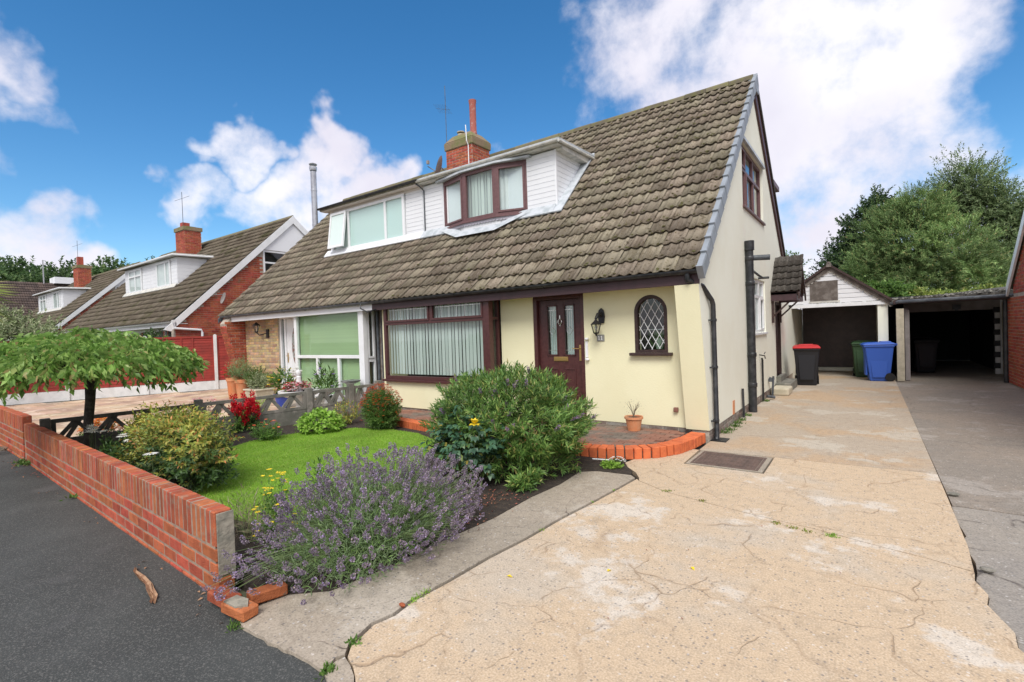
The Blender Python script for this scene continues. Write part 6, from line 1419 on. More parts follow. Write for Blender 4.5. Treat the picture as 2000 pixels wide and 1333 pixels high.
# --- flat umbrella-shaped tree
t = thing('umbrella_tree', 'small weeping tree trained flat like an umbrella on a dark trunk behind the wall', 'tree', (-8.3, 1.98, 0))
tx, ty = -8.42, 1.98
m = MB(); tr_pts = [(tx, ty, 0), (tx-.01, ty, .3), (tx+.005, ty, .6), (tx+.05, ty+.02, .9), (tx+.06, ty+.03, 1.15), (tx+.05, ty+.03, 1.36)]
m.tube(tr_pts, [.064, .056, .053, .054, .062, .04], 14); m.build('trunk', MT['bark'], t, smooth=True)
m = MB(); br = np.random.default_rng(3); top = Vector((tx+.05, ty+.03, 1.30))
for k in range(16):
    a = 2*PI*k/16+br.uniform(-.2, .2); R_ = br.uniform(.9, 1.3); pts = [top]
    for f, zz in ((.3, 1.42), (.6, 1.47), (.85, 1.38), (1.0, 1.18)): pts.append(Vector((tx+.05+math.cos(a+br.uniform(-.12, .12))*R_*f, ty+math.sin(a+br.uniform(-.12, .12))*R_*f, zz+br.uniform(-.05, .05))))
    m.tube(pts, [.03, .022, .014, .009, .004], 6)
m.build('branches', MT['bark'], t, smooth=True)
n = 1750; rr_ = np.sqrt(rng.uniform(0, 1, n))*1.38; aa = rng.uniform(0, 2*PI, n); lump = 1+.07*np.sin(aa*3+1)+.05*np.sin(aa*7)
ex = rr_*lump*np.cos(aa); ey = rr_*lump*np.sin(aa); z = 1.71-.36*(rr_/1.38)**2.2+.06*np.sin(ex*5)*np.cos(ey*6)-rng.uniform(0, .17, n)*(rr_/1.38)**.5
tp = np.stack([tx+.02+ex, ty+ey, z], 1); out = norm(np.stack([np.cos(aa), np.sin(aa), np.full(n, -.35)-.55*(rr_/1.34)], 1)+rng.normal(size=(n, 3))*.28)
ne = 230; ae = rng.uniform(0, 2*PI, ne); re = 1.30*(1+.07*np.sin(ae*3+1)+.05*np.sin(ae*7))*rng.uniform(.82, 1.02, ne)
te = np.stack([tx+.02+re*np.cos(ae), ty+re*np.sin(ae), rng.uniform(1.14, 1.32, ne)-.10*(np.sin(ae*5) > .6)], 1); oe = norm(np.stack([np.cos(ae)*.5, np.sin(ae)*.5, np.full(ne, -1.1)], 1)+rng.normal(size=(ne, 3))*.2)
vf = [shoots(tp, out, 8, .21, .098, .040, .55, .35, .3, .06, .22), shoots(te, oe, 9, .26, .095, .038, .5, .3, .3, .06, .22)]
part('crown', join_vf(vf), LF['umb'], t)
# --- bronze and yellow shrub
t = thing('bronze_shrub', 'low arching shrub with yellow and bronze tipped leaves behind the front wall', 'shrub', (-6.0, 2.2, 0))
bc = np.array([-6.30, 2.24, .43]); n = 1150; tp, dd = ellips(n, bc, np.array([1.0, .44, .48]), 13, .16, 4, (.75, 1.05), -.7); tp[:, 2] = np.maximum(tp[:, 2], .05)
keep = tp[:, 1] > 1.82; tp, dd = tp[keep], dd[keep]
hi = tp[:, 2] > .44+rng.normal(size=len(tp))*.12; hi2 = (tp[:, 0] < 99)
sd_ = norm(dd*np.array([1.2, 1.2, .5])+np.array([.1, 0, .35])+rng.normal(size=dd.shape)*.3)
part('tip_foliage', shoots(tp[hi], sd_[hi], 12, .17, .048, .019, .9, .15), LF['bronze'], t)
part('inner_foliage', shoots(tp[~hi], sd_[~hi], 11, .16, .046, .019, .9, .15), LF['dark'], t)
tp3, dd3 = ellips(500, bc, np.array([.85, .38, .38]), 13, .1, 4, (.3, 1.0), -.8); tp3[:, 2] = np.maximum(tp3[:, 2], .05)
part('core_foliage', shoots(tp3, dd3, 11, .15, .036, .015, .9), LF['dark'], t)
part('twigs', thin_stems(np.tile(np.array([[-6.0, 2.2, 0]]), (40, 1))+rng.normal(size=(40, 3))*np.array([.12, .06, 0]), tp[:40], .005, .08, 3), MT['bark'], t)
# --- red-leaf litter-like second small dark shrub between wall and lawn is part of the same bed: helenium
t = thing('helenium_clump', 'rounded clump of rust red flowers against the bay window wall', 'flowers', (-6.78, 5.5, 0))
cc = np.array([-6.78, 5.5, .36]); n = 1000; tp, dd = ellips(n, cc, np.array([.36, .34, .38]), 2, .06, 3, (.7, 1.0), -.9)
part('foliage', shoots(tp, norm(dd+np.array([0, 0, .6])), 11, .14, .05, .012, .8), LF['mid'], t)
fl_ = ellips(460, cc+np.array([0, 0, .03]), np.array([.37, .35, .42]), 2, .06, 3, (.94, 1.02), .15)[0]; fl2 = ellips(40, cc, np.array([.38, .36, .40]), 2, .06, 3, (.98, 1.02), -.6)[0]
tag(part('flowers', rosette(np.concatenate([fl_, fl2]), 7, .004, .020, .012, .25), LF['rust'], t), kind='stuff')
part('stems', thin_stems(np.tile(np.array([[-6.78, 5.5, 0]]), (60, 1))+rng.normal(size=(60, 3))*np.array([.06, .06, 0]), tp[:60], .003, 0, 3), MT['stem'], t)
# --- lime mound
t = thing('lime_mound', 'neat lime green leafy mound at the far edge of the lawn', 'plant', (-7.55, 4.8, 0))
cc = np.array([-7.58, 4.85, .08]); n = 620; tp, dd = ellips(n, cc, np.array([.38, .36, .30]), 3, .08, 4, (.75, 1.03), .0)
part('foliage', join_vf([leaves(tp, norm(dd+rng.normal(size=dd.shape)*.5), norm(dd+np.array([0, 0, .8])), rng.uniform(.045, .075, len(tp)), .055, .1, .2), leaves(tp+rng.normal(size=tp.shape)*.02, norm(dd+rng.normal(size=dd.shape)*.8), norm(dd+np.array([0, 0, .8])), rng.uniform(.045, .07, len(tp)), .05, .1, .2)]), LF['lime'], t)
# --- generic small plants
def clump(name, label, cat, loc, r, L, Wd, fm, n=200, nl=9, slen=.12, flower=None, nf=0, fL=.02, fW=.014, up=.6, pet=6, fz=.3, seed=1, spread=.8, ground=True, group=None):
    t = thing(name, label, cat, loc, group); c = np.array(loc)+np.array([0, 0, r[2]*.5]); tp, dd = ellips(n, c, np.array([r[0], r[1], r[2]*.5]), seed, .15, 3, (.55, 1.05), -.95)
    part('foliage', shoots(tp, norm(dd+np.array([0, 0, up])), nl, slen, L, Wd, spread), fm, t)
    if flower is not None:
        f, fd_ = ellips(nf, c, np.array([r[0], r[1], r[2]*.55]), seed, .12, 3, (.95, 1.1), fz); tag(part('flowers', rosette(f, pet, .003, fL, fW, .3), flower, t), kind='stuff')
    ns = 14; part('stems', thin_stems(np.tile(np.array([loc]), (ns, 1))+rng.normal(size=(ns, 3))*np.array([r[0]*.15, r[1]*.15, 0]), tp[:ns], .003, 0, 3), MT['stem'], t)
    return t
clump('geum_plant', 'airy plant with small coral red flowers against the concrete fence', 'flowers', (-7.75, 4.0, 0), (.28, .22, .34), .04, .016, LF['mid'], 170, 8, .10, LF['coral'], 16, .026, .02)
clump('young_shrub', 'thin young shrub with pale yellow green tips against the concrete fence', 'shrub', (-7.85, 5.55, 0), (.26, .24, .50), .055, .02, LF['bronze'], 70, 8, .12, up=.9)
clump('low_shrub', 'small dark leaved perennial beside the concrete fence behind the bronze shrub', 'plant', (-8.55, 3.3, 0), (.30, .22, .30), .06, .022, LF['dark'], 150, 8, .12)
clump('lavender_seedling', 'small wispy grey purple plant at the left edge of the hebe', 'plant', (-4.55, 5.2, 0), (.20, .16, .30), .045, .009, LF['lav_leaf'], 140, 9, .12, LF['hebe_fl'], 40, .014, .01)
clump('alyssum_clump', 'bright green ground clump at the corner of the bed by the drive', 'plant', (-2.42, 5.20, 0), (.13, .08, .09), .028, .013, LF['lime'], 120, 7, .04)
clump('alyssum_flowers', 'tiny white flowers at the foot of the orange edging bricks', 'flowers', (-2.42, 5.38, 0), (.10, .06, .09), .02, .01, LF['mid'], 40, 6, .03, LF['white'], 40, .012, .01)
clump('bed_shrub', 'low dark green plant under the front edge of the hebe', 'plant', (-2.85, 4.05, 0), (.18, .22, .24), .07, .017, LF['hebe'], 60, 12, .13)
clump('yellow_flowers', 'small yellow daisy flowers between the wall end and the lavender', 'flowers', (-3.52, 1.85, 0), (.16, .12, .62), .03, .012, LF['mid'], 120, 7, .10, LF['yellow'], 42, .018, .013, fz=-.3)
clump('spurge_plant', 'single upright leafy plant at the edge of the lawn behind the lavender', 'plant', (-4.35, 2.75, 0), (.08, .08, .42), .07, .013, LF['mid'], 22, 14, .14, up=1.5)
clump('wild_grass', 'pale dry twiggy grass between the wall and the lavender', 'grass tuft', (-4.1, 1.95, 0), (.35, .16, .40), .10, .006, leafmat('dry_grass', [(0, (.20, .17, .10)), (.6, (.30, .25, .16)), (1, (.18, .24, .08))], .2), 90, 7, .2, up=1.3)
# salvias: red spikes
t = thing('salvia_bed', 'upright scarlet flower spikes standing over the bronze shrub beside the concrete fence', 'flowers', (-8.95, 4.05, 0))
sp_ = np.stack([rng.uniform(-9.12, -8.80, 26), rng.uniform(4.05, 4.5, 26), rng.uniform(.34, .66, 26)], 1); sp_[:14, 2] += .05
part('flower_spikes', spikes(sp_, np.tile([[0, 0, 1.]], (26, 1))+rng.normal(size=(26, 3))*.1, .22, 90, .040, .024, .02), LF['red'], t)
tp, dd = ellips(160, (-8.95, 4.25, .20), (.20, .32, .22), 3, .1, 3, (.5, 1), -.9); part('foliage', shoots(tp, norm(dd+np.array([0, 0, .6])), 8, .12, .05, .022, .8), LF['mid'], t)
# shasta daisies
t = thing('shasta_daisies', 'white daisies with pale yellow centres just behind the wall below the trunk', 'flowers', (-7.7, 1.95, 0))
dc_ = np.array([[-8.05, 1.93, .54], [-7.82, 1.90, .52], [-7.92, 1.87, .50], [-7.62, 1.95, .52], [-8.2, 1.95, .52], [-7.05, 1.98, .52], [-6.86, 1.98, .50], [-5.72, 1.82, .50]])
for q_ in dc_+np.array([0, -.01, .03]):
    fh = part('flower_head', join_vf([rosette(q_[None], 14, .012, .065, .020, .15), rosette(q_[None], 12, .010, .055, .018, .4)]), LF['white'], t); tag(part('flower_centre', rosette(q_[None]+np.array([0, 0, .008]), 8, .0, .014, .012, .8), LF['yellow'], fh), kind='stuff'); tag(fh, kind='stuff')
part('stems', thin_stems(dc_*np.array([1, 1, 0]), dc_, .004, 0, 3), MT['stem'], t)
tp, dd = ellips(120, (-7.5, 1.98, .28), (.40, .12, .24), 3, .1, 3, (.5, 1), -.9); part('foliage', shoots(tp, norm(dd+np.array([0, 0, .6])), 8, .12, .06, .02, .8), LF['dark'], t)
# neighbour's bedding flowers
clump('marigold_row', 'orange and red marigolds behind the dark end of the concrete fence', 'flowers', (-10.15, 2.55, 0), (.55, .28, .38), .04, .018, LF['mid'], 200, 7, .08, LF['orange'], 260, .034, .026, fz=.35)
clump('pink_bedding', 'pink bedding flowers behind the middle of the concrete fence', 'flowers', (-9.45, 3.75, 0), (.22, .42, .58), .04, .018, LF['mid'], 160, 7, .08, LF['pink'], 60, .034, .026, fz=.3)
clump('green_tuft', 'low fresh green tuft beside the terracotta pots', 'plant', (-10.1, 5.0, 0), (.34, .30, .46), .05, .012, LF['lime'], 200, 9, .12)
clump('lime_strip', 'low yellow green plant spilling over the paving behind the tree trunk', 'plant', (-10.0, 3.2, 0), (.30, .42, .16), .04, .016, LF['palm'], 160, 7, .06)
# ---------------- pots
def potplant(name, label, loc, pot_r, pot_h, material, fm, r, L, Wd, n=150, tall=False, square=False, flower=None, nf=0, fL=.03, up=.6, nl=9, slen=.12):
    t = thing(name, label, 'plant pot', loc); x, y, z = loc; m = MB()
    if square:
        a, b = pot_r
        ring_prism(m, (x-a*.85, x+a*.85, y-b*.85, y+b*.85), z, (x-a, x+a, y-b, y+b), z+pot_h-.04); m.box(x-a-.02, x+a+.02, y-b-.02, y+b+.02, z+pot_h-.039, z+pot_h); m.build('pot', material, t, bevel=.01); a0 = a
    else:
        m.lathe([(pot_r*.72, 0), (pot_r*.95, pot_h*.82), (pot_r*.97, pot_h*.83), (pot_r*1.08, pot_h*.84), (pot_r*1.08, pot_h), (pot_r*.95, pot_h), (pot_r*.9, pot_h-.03)], loc, 26); m.build('pot', material, t, smooth=True)
    m = MB(); m.lathe([(0, 0), ((pot_r*.9 if not square else pot_r[1]*.9), 0), ((pot_r*.9 if not square else pot_r[1]*.9), .01), (0, .012)], (x, y, z+pot_h-.03), 16); m.build('compost', MT['soil'], t)
    if n:
        c = np.array([x, y, z+pot_h+r[2]*.45]); tp, dd = ellips(n, c, np.array([r[0], r[1], r[2]*.55]), int(abs(x*10)), .12, 3, (.5, 1.05), -.9)
        part('foliage', shoots(tp, norm(dd+np.array([0, 0, up])), nl, slen, L, Wd, .8), fm, t)
        if flower is not None:
            f, _ = ellips(nf, c, np.array([r[0], r[1], r[2]*.55])*1.05, 3, .1, 3, (.9, 1.08), -.6); tag(part('flowers', rosette(f, 6, .003, fL, fL*.75, .3), flower, t), kind='stuff')
    return t
pt = potplant('plant_pot', 'round terracotta pot holding a bare twiggy plant on the brick patio', (-2.80, 6.85, .112), .125, .205, MT['terracotta'], None, (.1, .1, .1), .1, .1, n=0)
m = MB(); tr3 = np.random.default_rng(4)
for k in range(12):
    a = tr3.uniform(0, 6.28); q = Vector((-2.80, 6.85, .30)); p1 = q+Vector((math.cos(a)*.03, math.sin(a)*.03, .10)); p2 = q+Vector((math.cos(a)*.10, math.sin(a)*.08, tr3.uniform(.17, .25))); m.tube([q, p1, p2], [.004, .003, .0015], 5)
m.build('twigs', MT['twig'], pt)
tt = np.array([[-2.80, 6.85, .47]])+rng.normal(size=(70, 3))*np.array([.07, .06, .055]); part('foliage', leaves(tt, rand_dir(70), rand_dir(70), rng.uniform(.012, .022, 70), .008), leafmat('grey_leaf', [(0, (.22, .23, .16)), (1, (.42, .42, .34))], .2), pt)
potplant('tall_pot', 'tall ribbed terracotta pot with scarlet flowers by the brick pier', (-14.35, 6.55, 0), .17, .62, MT['terracotta'], LF['mid'], (.26, .26, .34), .05, .016, 60, flower=LF['red'], nf=120, fL=.045)
potplant('tall_pot', 'second tall terracotta pot overflowing with grey green lavender', (-13.85, 6.55, 0), .17, .58, MT['terracotta'], LF['lav_leaf'], (.45, .38, .62), .07, .007, 320, up=1.2, slen=.2, nl=12)
potplant('round_pot', 'bushy mid green plant in a pot beside the lavender pot', (-13.45, 6.75, 0), .18, .42, MT['dark_concrete'], LF['mid'], (.36, .32, .50), .05, .018, 260)
potplant('stone_trough', 'square pale stone planter with a grey variegated bush', (-12.75, 6.45, 0), (.30, .24), .38, MT['stone'], LF['variegated'], (.36, .30, .42), .035, .02, 330, square=True)
potplant('blue_pot', 'blue glazed pot of broad green leaves with yellow flowers', (-11.25, 6.25, 0), .20, .34, mat('blue_glaze', (0.02, 0.055, 0.32), .25, coat=.5), LF['mid'], (.34, .30, .60), .12, .04, 60, flower=LF['yellow'], nf=50, fL=.04, nl=7)
potplant('small_table_pot', 'leafy green plant with yellow and purple pansies by the white window', (-9.55, 6.25, 0), .20, .34, mat('white_glaze', (0.7, 0.68, 0.62), .3), LF['mid'], (.28, .26, .66), .15, .032, 46, up=1.3, flower=LF['purple'], nf=22, fL=.04, nl=7)
# ornamental bowl with pink and red begonias and a white statue
t = thing('ornamental_bowl', 'white stone bowl planted with pink and red begonias round a small white statue', 'planter', (-9.75, 5.78, 0))
m = MB(); m.lathe([(.20, 0), (.20, .05), (.09, .10), (.08, .30), (.14, .36), (.36, .44), (.40, .48), (.42, .50), (.42, .54), (.38, .54), (.34, .50)], (-9.75, 5.78, 0), 30); m.build('bowl', MT['white_conc'], t, smooth=True)
m = MB(); m.lathe([(0, .50), (.36, .50), (.36, .515), (0, .52)], (-9.75, 5.78, 0), 20); m.build('compost', MT['soil'], t)
m = MB(); m.lathe([(.07, .50), (.08, .56), (.05, .62), (.065, .70), (.045, .78), (.05, .82), (.03, .84), (.045, .88), (.05, .92), (.035, .96), (.0, .98)], (-9.70, 5.74, 0), 16); m.build('statue', MT['white_conc'], t, smooth=True)
bg_, _ = ellips(190, (-9.78, 5.74, .60), (.32, .30, .14), 2, .1, 3, (.6, 1), -.4); part('red_flowers', rosette(bg_[bg_[:, 0] < -9.88], 6, .004, .045, .034, .3), LF['red'], t); part('pink_flowers', rosette(bg_[bg_[:, 0] >= -9.88], 6, .004, .045, .034, .3), LF['pink'], t)['kind'] = 'stuff'
cf_, _ = ellips(70, (-9.80, 5.76, .88), (.10, .10, .14), 2, .1, 3, (.7, 1), -.6); part('white_flowers', rosette(cf_, 6, .004, .035, .026, .3), LF['white'], t)
part('foliage', leaves(bg_, rand_dir(len(bg_)), np.tile([[0, 0, 1.]], (len(bg_), 1)), .05, .04), LF['mid'], t)
m = MB(); m.lathe([(.12, 0), (.06, .06), (.05, .42), (.14, .46), (.26, .50), (.27, .53), (.23, .53)], (-9.35, 6.15, 0), 24); tag(m.build('bird_bath', MT['white_conc'], None, smooth=True), 'plain white bird bath just right of the begonia bowl', 'bird bath')
m = MB(); m.lathe([(.10, 0), (.05, .05), (.04, .58), (.05, .60), (.20, .66), (.21, .69), (.15, .69)], (-9.05, 6.55, 0), 20); bb_ = tag(m.build('bird_table', MT['metal'], None, smooth=True), 'small grey metal bird feeder dish near the white bay window', 'bird feeder')

# ---------------- background trees and shrubs
def tree(name, label, base, blobs, n, L, Wd, fm, nl=8, slen=.4, trunk_r=.25, up=.2, spread=.8, group=None, cat='tree', amp=.18, inner=(.55, 1.03), droop=0, freq=3):
    t = thing(name, label, cat, base, group); vf = []; vol = sum(b[3]*b[5] for b in blobs)
    for q, (x, y, z, a, b, c) in enumerate(blobs):
        k = int(n*a*c/vol); tp, dd = ellips(k, (x, y, z), np.array([a, b, c]), q+3, amp, freq, inner, -.8)
        vf.append(shoots(tp, norm(dd+np.array([0, 0, up])+rng.normal(size=dd.shape)*.25), nl, slen, L, Wd, spread, droop))
    part('crown', join_vf(vf), fm, t)
    bx, by, bz = base; zc = max(b[2] for b in blobs)
    m = MB(); m.tube([(bx, by, 0), (bx+.1, by, zc*.35), (bx, by, zc*.7), (bx+.1, by, zc)], [trunk_r, trunk_r*.8, trunk_r*.5, trunk_r*.15], 10)
    for b in blobs: m.tube([(bx, by, zc*.35), ((bx+b[0])/2, (by+b[1])/2, (zc*.4+b[2])/2), (b[0], b[1], b[2])], [trunk_r*.4, trunk_r*.25, trunk_r*.1], 7)
    m.build('trunk', MT['bark'], t, smooth=True); return t
tree('pine_tree', 'big rounded pine with soft mid green needles behind the garages', (2.2, 34, 0), [(1.6, 34, 5.7, 2.2, 2, 2.4), (3.4, 33.8, 4.9, 2.1, 2, 1.9), (.4, 33.7, 4.3, 1.5, 1.6, 1.7), (2.4, 34, 7.4, 1.35, 1.3, 1.35), (4.3, 34, 3.6, 1.7, 1.6, 1.2), (2.1, 33.3, 3.5, 2.0, 1.6, 1.3), (1.2, 34, 6.9, 1.3, 1.2, 1.1)], 9500, .17, .030, LF['pine'], 13, .30, .3, up=.45, spread=.75, amp=.3, inner=(.62, 1.05), freq=6)
tree('broadleaf_tree', 'dark broadleaf tree rising at the left of the pine', (-.6, 40, 0), [(-1.2, 40, 5.2, 1.7, 2, 2.1), (-.1, 40, 7.4, 1.6, 2, 1.6), (.7, 40, 8.8, 1.2, 1.5, 1.3), (-2.1, 40, 4.0, 1.3, 1.5, 1.5), (.3, 40, 5, 2, 2, 2.5)], 4200, .17, .10, LF['treedark'], 8, .4, .3, amp=.28, freq=5)
tree('feathery_tree', 'tall feathery pale green tree standing highest at the right', (6.2, 42, 0), [(5.2, 42, 9.6, 1.9, 1.6, 2.3), (6.3, 42, 8.2, 1.8, 1.6, 2.0), (4.2, 42, 8.4, 1.5, 1.5, 1.6), (7.2, 42, 6.8, 1.6, 1.5, 2.0), (5.8, 42, 5.4, 2.2, 1.8, 2.0), (6.9, 42, 4.0, 1.9, 1.8, 1.8), (8.6, 42, 8.2, 1.2, 1.2, 1.0)], 6500, .17, .06, LF['willow'], 10, .5, .3, amp=.35, inner=(.5, 1.1), freq=5)
tree('garden_shrub', 'bright green bush showing over the roof of the cream garage', (1.0, 27, 0), [(.85, 27, 2.6, .9, .9, .75), (.3, 27, 2.9, .5, .6, .5)], 700, .12, .07, LF['mid'], 7, .25, .08, cat='shrub')
tree('garden_shrub', 'low yellow green climber along the wall behind the right garage', (2.5, 27, 0), [(1.8, 27, 2.4, .9, .7, .55), (2.9, 27, 2.3, 1.0, .7, .55), (4.0, 27, 2.3, .9, .7, .6)], 900, .12, .07, LF['palm'], 7, .25, .08, cat='shrub')
tree('young_tree', 'small airy tree showing between the gable and the side canopy', (-3.3, 31, 0), [(-3.4, 31, 4.4, .8, .8, 1.3), (-2.9, 31, 3.4, .9, .8, .9), (-2.3, 31, 3.6, .6, .6, .7)], 600, .14, .07, LF['mid'], 7, .3, .1, amp=.3)
def P35(u, depth, z):
    lat = (u-1000)/962.76*depth; return (f_[0]/math.hypot(f_[0], f_[1])*depth+lat*.8106, f_[1]/math.hypot(f_[0], f_[1])*depth+lat*.5857, z)
for (x, y, z, r, lab) in ((-101, 16, 10.5, 7, 'dark green tree beyond the end house, leftmost behind the roofs'), (-93, 20, 9.5, 6.5, 'green tree directly behind the bright red chimney'), (-89, 24.5, 10.2, 6, 'rounded green tree right of the bright red chimney'), (-84, 28.5, 10.3, 5, 'lighter green tree peeping over the third semi roof'), (-112, 12, 8, 7, 'pale tree behind the palm at the left edge')):
    tree('distant_tree', lab, (x, y, 0), [(x, y, z, r*.75, r*.75, r*.62), (x+r*.5, y+r*.4, z-1.5, r*.55, r*.5, r*.5), (x-r*.5, y-r*.4, z-1.2, r*.55, r*.5, r*.5), (x, y, z-3.5, r, r, r*.5)], 2600, .5, .34, LF['distant'], 9, 1.0, .4, group='trees beyond the end of the street', amp=.25, freq=4)
tree('variegated_bush', 'large grey green variegated bush beyond the red fence', (-21.6, 3.5, 0), [(-21.6, 3.5, 1.9, 1.35, 1.2, .95), (-22.6, 3.0, 1.7, 1.1, 1, .9), (-20.9, 4.2, 1.5, .9, .9, .8), (-21.9, 3.2, 2.5, .6, .6, .5)], 1500, .10, .045, LF['variegated'], 8, .22, .08, cat='shrub', amp=.22)
tree('hedge_shrub', 'dark green shrub in front of the second semi windows', (-22.5, 6.0, 0), [(-22.6, 6.0, 1.2, 1.0, .6, .85), (-20.6, 6.7, 1.7, .5, .4, .5)], 500, .09, .05, LF['dark'], 8, .2, .06, cat='shrub')
# strappy palm at the left edge
t = thing('cordyline_palm', 'yellow green strappy palm leaning in at the left edge above the umbrella tree', 'palm', (-19.4, 2.0, 0))
m = MB(); m.tube([(-19.4, 2.0, 0), (-19.4, 2.0, 2.9)], [.10, .08], 10); m.build('trunk', MT['bark'], t)
n = 240; d = rand_dir(n); d[:, 2] = d[:, 2]*.8+.25; P = np.tile(np.array([[-19.4, 2.0, 3.0]]), (n, 1)); part('crown', leaves(P, d, norm(np.array([[0, 0, 1.]])+rng.normal(size=(n, 3))*.2), rng.uniform(.8, 1.25, n), .055, .05, .35), LF['palm'], t)
# planting behind us and far off so reflections and other views have a street
# ---------------- weeds, leaves and litter
def weeds(label, pts, r, fm, n=60, L=.03, Wd=.007, h=.05):
    t = thing('weed_tuft', label, 'weeds', (*pts[0], 0)); P = []
    for x, y in pts: P.append(np.stack([x+rng.normal(size=n)*r, y+rng.normal(size=n)*r, np.full(n, .0)], 1))
    P = np.concatenate(P); D = norm(rng.normal(size=P.shape)*.6+np.array([0, 0, .8])); part('leaves', leaves(P, D, rand_dir(len(P)), rng.uniform(L*.6, L*1.3, len(P)), Wd), fm, t)
weeds('tuft of weeds at the loose bricks by the pavement', [(-2.93, 1.29), (-2.90, 1.27)], .018, LF['mid'], 40)
weeds('small weed in the crack at the front corner of the drive', [(-2.13, 1.345), (-2.145, 1.36), (-2.215, 1.555)], .014, LF['mid'], 30, .035, .014)
weeds('weed tuft growing in the joint beside the lavender', [(-2.26, 2.05), (-2.255, 2.12), (-2.25, 2.0)], .015, LF['lime'], 22)
weeds('bright green weeds dotted along the upper joint of the path', [(-2.16, 3.3), (-2.10, 4.1), (-2.07, 4.5)], .01, LF['lime'], 14, .02)
weeds('moss and weeds in the cross joint of the drive', [(-.62, 4.38), (-.50, 4.36), (-.40, 4.34), (-1.25, 4.63), (-1.62, 4.74)], .022, leafmat('mossy_weed', [(0, (.12, .15, .03)), (.6, (.22, .30, .05)), (1, (.35, .16, .05))], .2), 34, .018, .009)
weeds('weed tufts right of the moss in the cross joint', [(-.26, 4.33), (-.24, 4.34)], .02, LF['lime'], 36, .02, .008)
weeds('grassy weeds along the foot of the cream gable', [(-1.74, 7.75), (-1.73, 8.0), (-1.72, 8.3), (-1.73, 8.6), (-1.74, 8.9), (-1.74, 9.4), (-1.73, 11.3)], .035, LF['mid'], 60, .06, .012)
weeds('weed at the foot of the step in the brick wall', [(-9.7, 1.56), (-9.5, 1.55)], .05, LF['mid'], 60, .06, .02)
weeds('small weed at the foot of the front wall', [(-6.9, 1.48)], .03, LF['mid'], 40, .05, .018)
def litter(label, pts, n, r, fm, L=.035, z=.0):
    t = thing('leaf_litter', label, 'fallen leaves', (*pts[0], z)); P = []
    for x, y in pts: P.append(np.stack([x+rng.normal(size=n)*r, y+rng.normal(size=n)*r*.6, np.full(n, z+.004)+rng.uniform(0, .008, n)], 1))
    P = np.concatenate(P); D = rng.normal(size=P.shape); D[:, 2] *= .15; part('leaves', leaves(P, norm(D), norm(rng.normal(size=P.shape)*.3+np.array([0, 0, 1.])), rng.uniform(L*.6, L*1.3, len(P)), L*.45, .1, .15), fm, t)
litter('brown leaves gathered at the foot of the wall under the step', [(-9.9, 1.50), (-9.4, 1.50), (-8.6, 1.49)], 20, .16, MT['litter'])
litter('few fallen leaves scattered along the wall on the pavement', [(-7.4, 1.42), (-5.9, 1.40), (-4.3, 1.32), (-3.45, 1.32), (-3.05, 1.25)], 4, .12, MT['dead_leaf'], z=-.012)
litter('dry brown leaves on the soil under the hebe', [(-3.0, 3.5), (-2.9, 3.75), (-2.85, 3.2)], 60, .14, MT['litter'], .03, .014)
litter('small bits of leaf scattered on the drive', [(-1.3, 3.3), (-.6, 2.6), (-.2, 5.3), (-1.0, 5.2), (.0, 3.6), (-1.6, 2.6)], 3, .35, MT['litter'], .016, .001)
m = MB(); rg_ = np.random.default_rng(9)
for k in range(14):
    a = rg_.uniform(0, 6.28); c0 = Vector((-10.9, 1.50, .03)); m.tube([c0+Vector((math.cos(a+t_)*.13, math.sin(a+t_)*.07, rg_.uniform(0, .06))) for t_ in (0, .8, 1.6, 2.4)], .004, 4)
tag(m.build('twig_bundle', MT['twig'], None), 'tangle of pale dry twigs on the pavement against the taller wall', 'twigs')
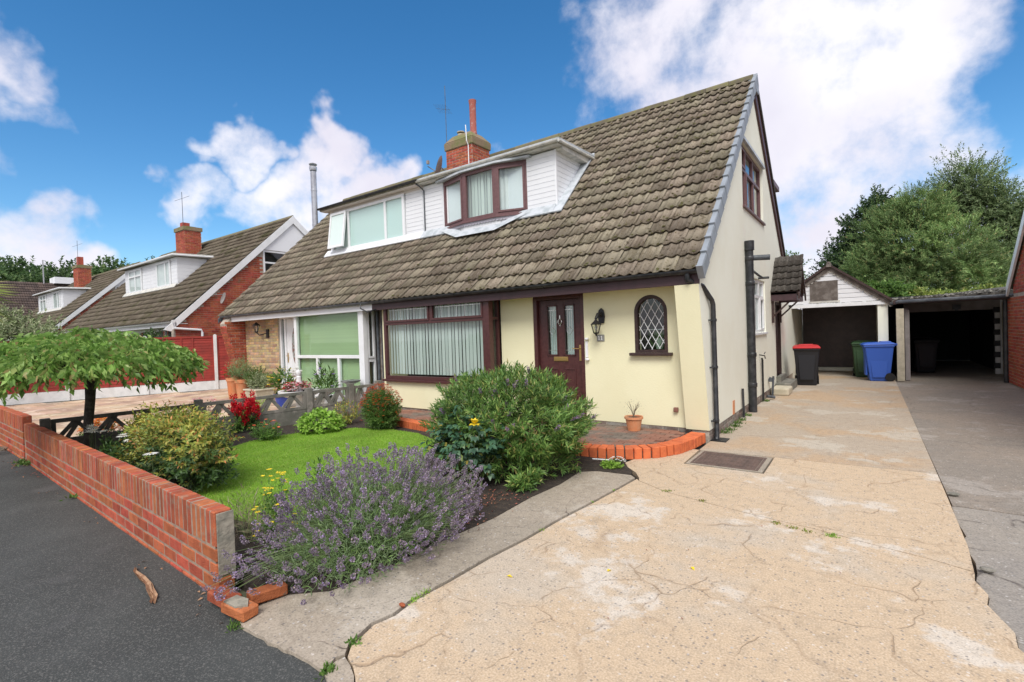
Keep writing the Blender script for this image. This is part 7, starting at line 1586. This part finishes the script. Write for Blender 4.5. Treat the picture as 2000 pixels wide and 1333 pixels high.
# curled strip of dead leaf on the pavement
m = MB(); pl_ = [(-4.31, 1.24), (-4.20, 1.205), (-4.06, 1.205), (-3.92, 1.20), (-3.80, 1.17), (-3.70, 1.16), (-3.63, 1.13)]
for sg, off in ((1, 0), (-1, .012)):
    P = []
    for i, (x, y) in enumerate(pl_):
        w = .013*math.sin(PI*(i+.4)/7.3)+.003; z = -.005+.022*math.sin(i*1.1+off*50)**2; P += [(x, y-w+off*i*.25*sg, z+.012), (x+.01, y+off*i*.25*sg, z), (x, y+w+off*i*.25*sg, z+.010)]
    m.add(P, [(i*3+k, i*3+k+1, i*3+k+4, i*3+k+3) for i in range(6) for k in range(2)])
dlf = m.build('dead_leaf_strip', MT['dead_leaf'], None, fix=False); dlf.location.z = -.008; tag(dlf, 'long curled strip of dry brown leaf lying on the dark pavement', 'dead leaf')
m = MB(); m.tube([(-2.72, 5.34, .045), (-2.50, 5.38, .05)], .008, 6); tag(m.build('white_stick', MT['white'], None), 'thin white stick against the orange edging bricks', 'stick')
for (x, y, z, s, lab) in ((.60, 5.9, .0, .035, 'flat dark stone chip far along the edge between the two drives'), (.585, 4.22, .0, .03, 'grey stone lump on the wavy edge between the two drives'), (.645, 2.95, -.01, .022, 'small pale pebble in the hollow at the ragged drive edge'), (-2.26, 1.93, .01, .018, 'broken red brick chip in the joint beside the grey path')):
    m = MB(); m.lathe([(s*.5, -.01), (s, s*.2), (s*.8, s*.6), (s*.2, s*.7)], (x, y, z), 7, 1.4, .8); tag(m.build('stone_chip', MT['old_concrete'] if 'brick' not in lab else MT['wall_brick'], None), lab, 'stone')
for q_, d_, w_ in (([-1.95, 2.55, .006], [1, .3, 0.], 'nearest the grey path'), ([-1.42, 2.95, .006], [.2, 1, 0], 'on a pale patch, middle of the three'), ([-.98, 3.3, .006], [1, -1, 0.], 'farthest from the grey path')):
    yl = leaves(np.array([q_]), np.array([d_], dtype=float), np.array([[0, 0, 1.]]), .045, .025); tag(np_obj('fallen_petal', yl[0], yl[1], LF['yellow'], None), 'small yellow petal on the drive, '+w_, 'petal', 'yellow petals fallen on the drive')
# extra black bin shadow gap: small black cat-flap-like boxes omitted
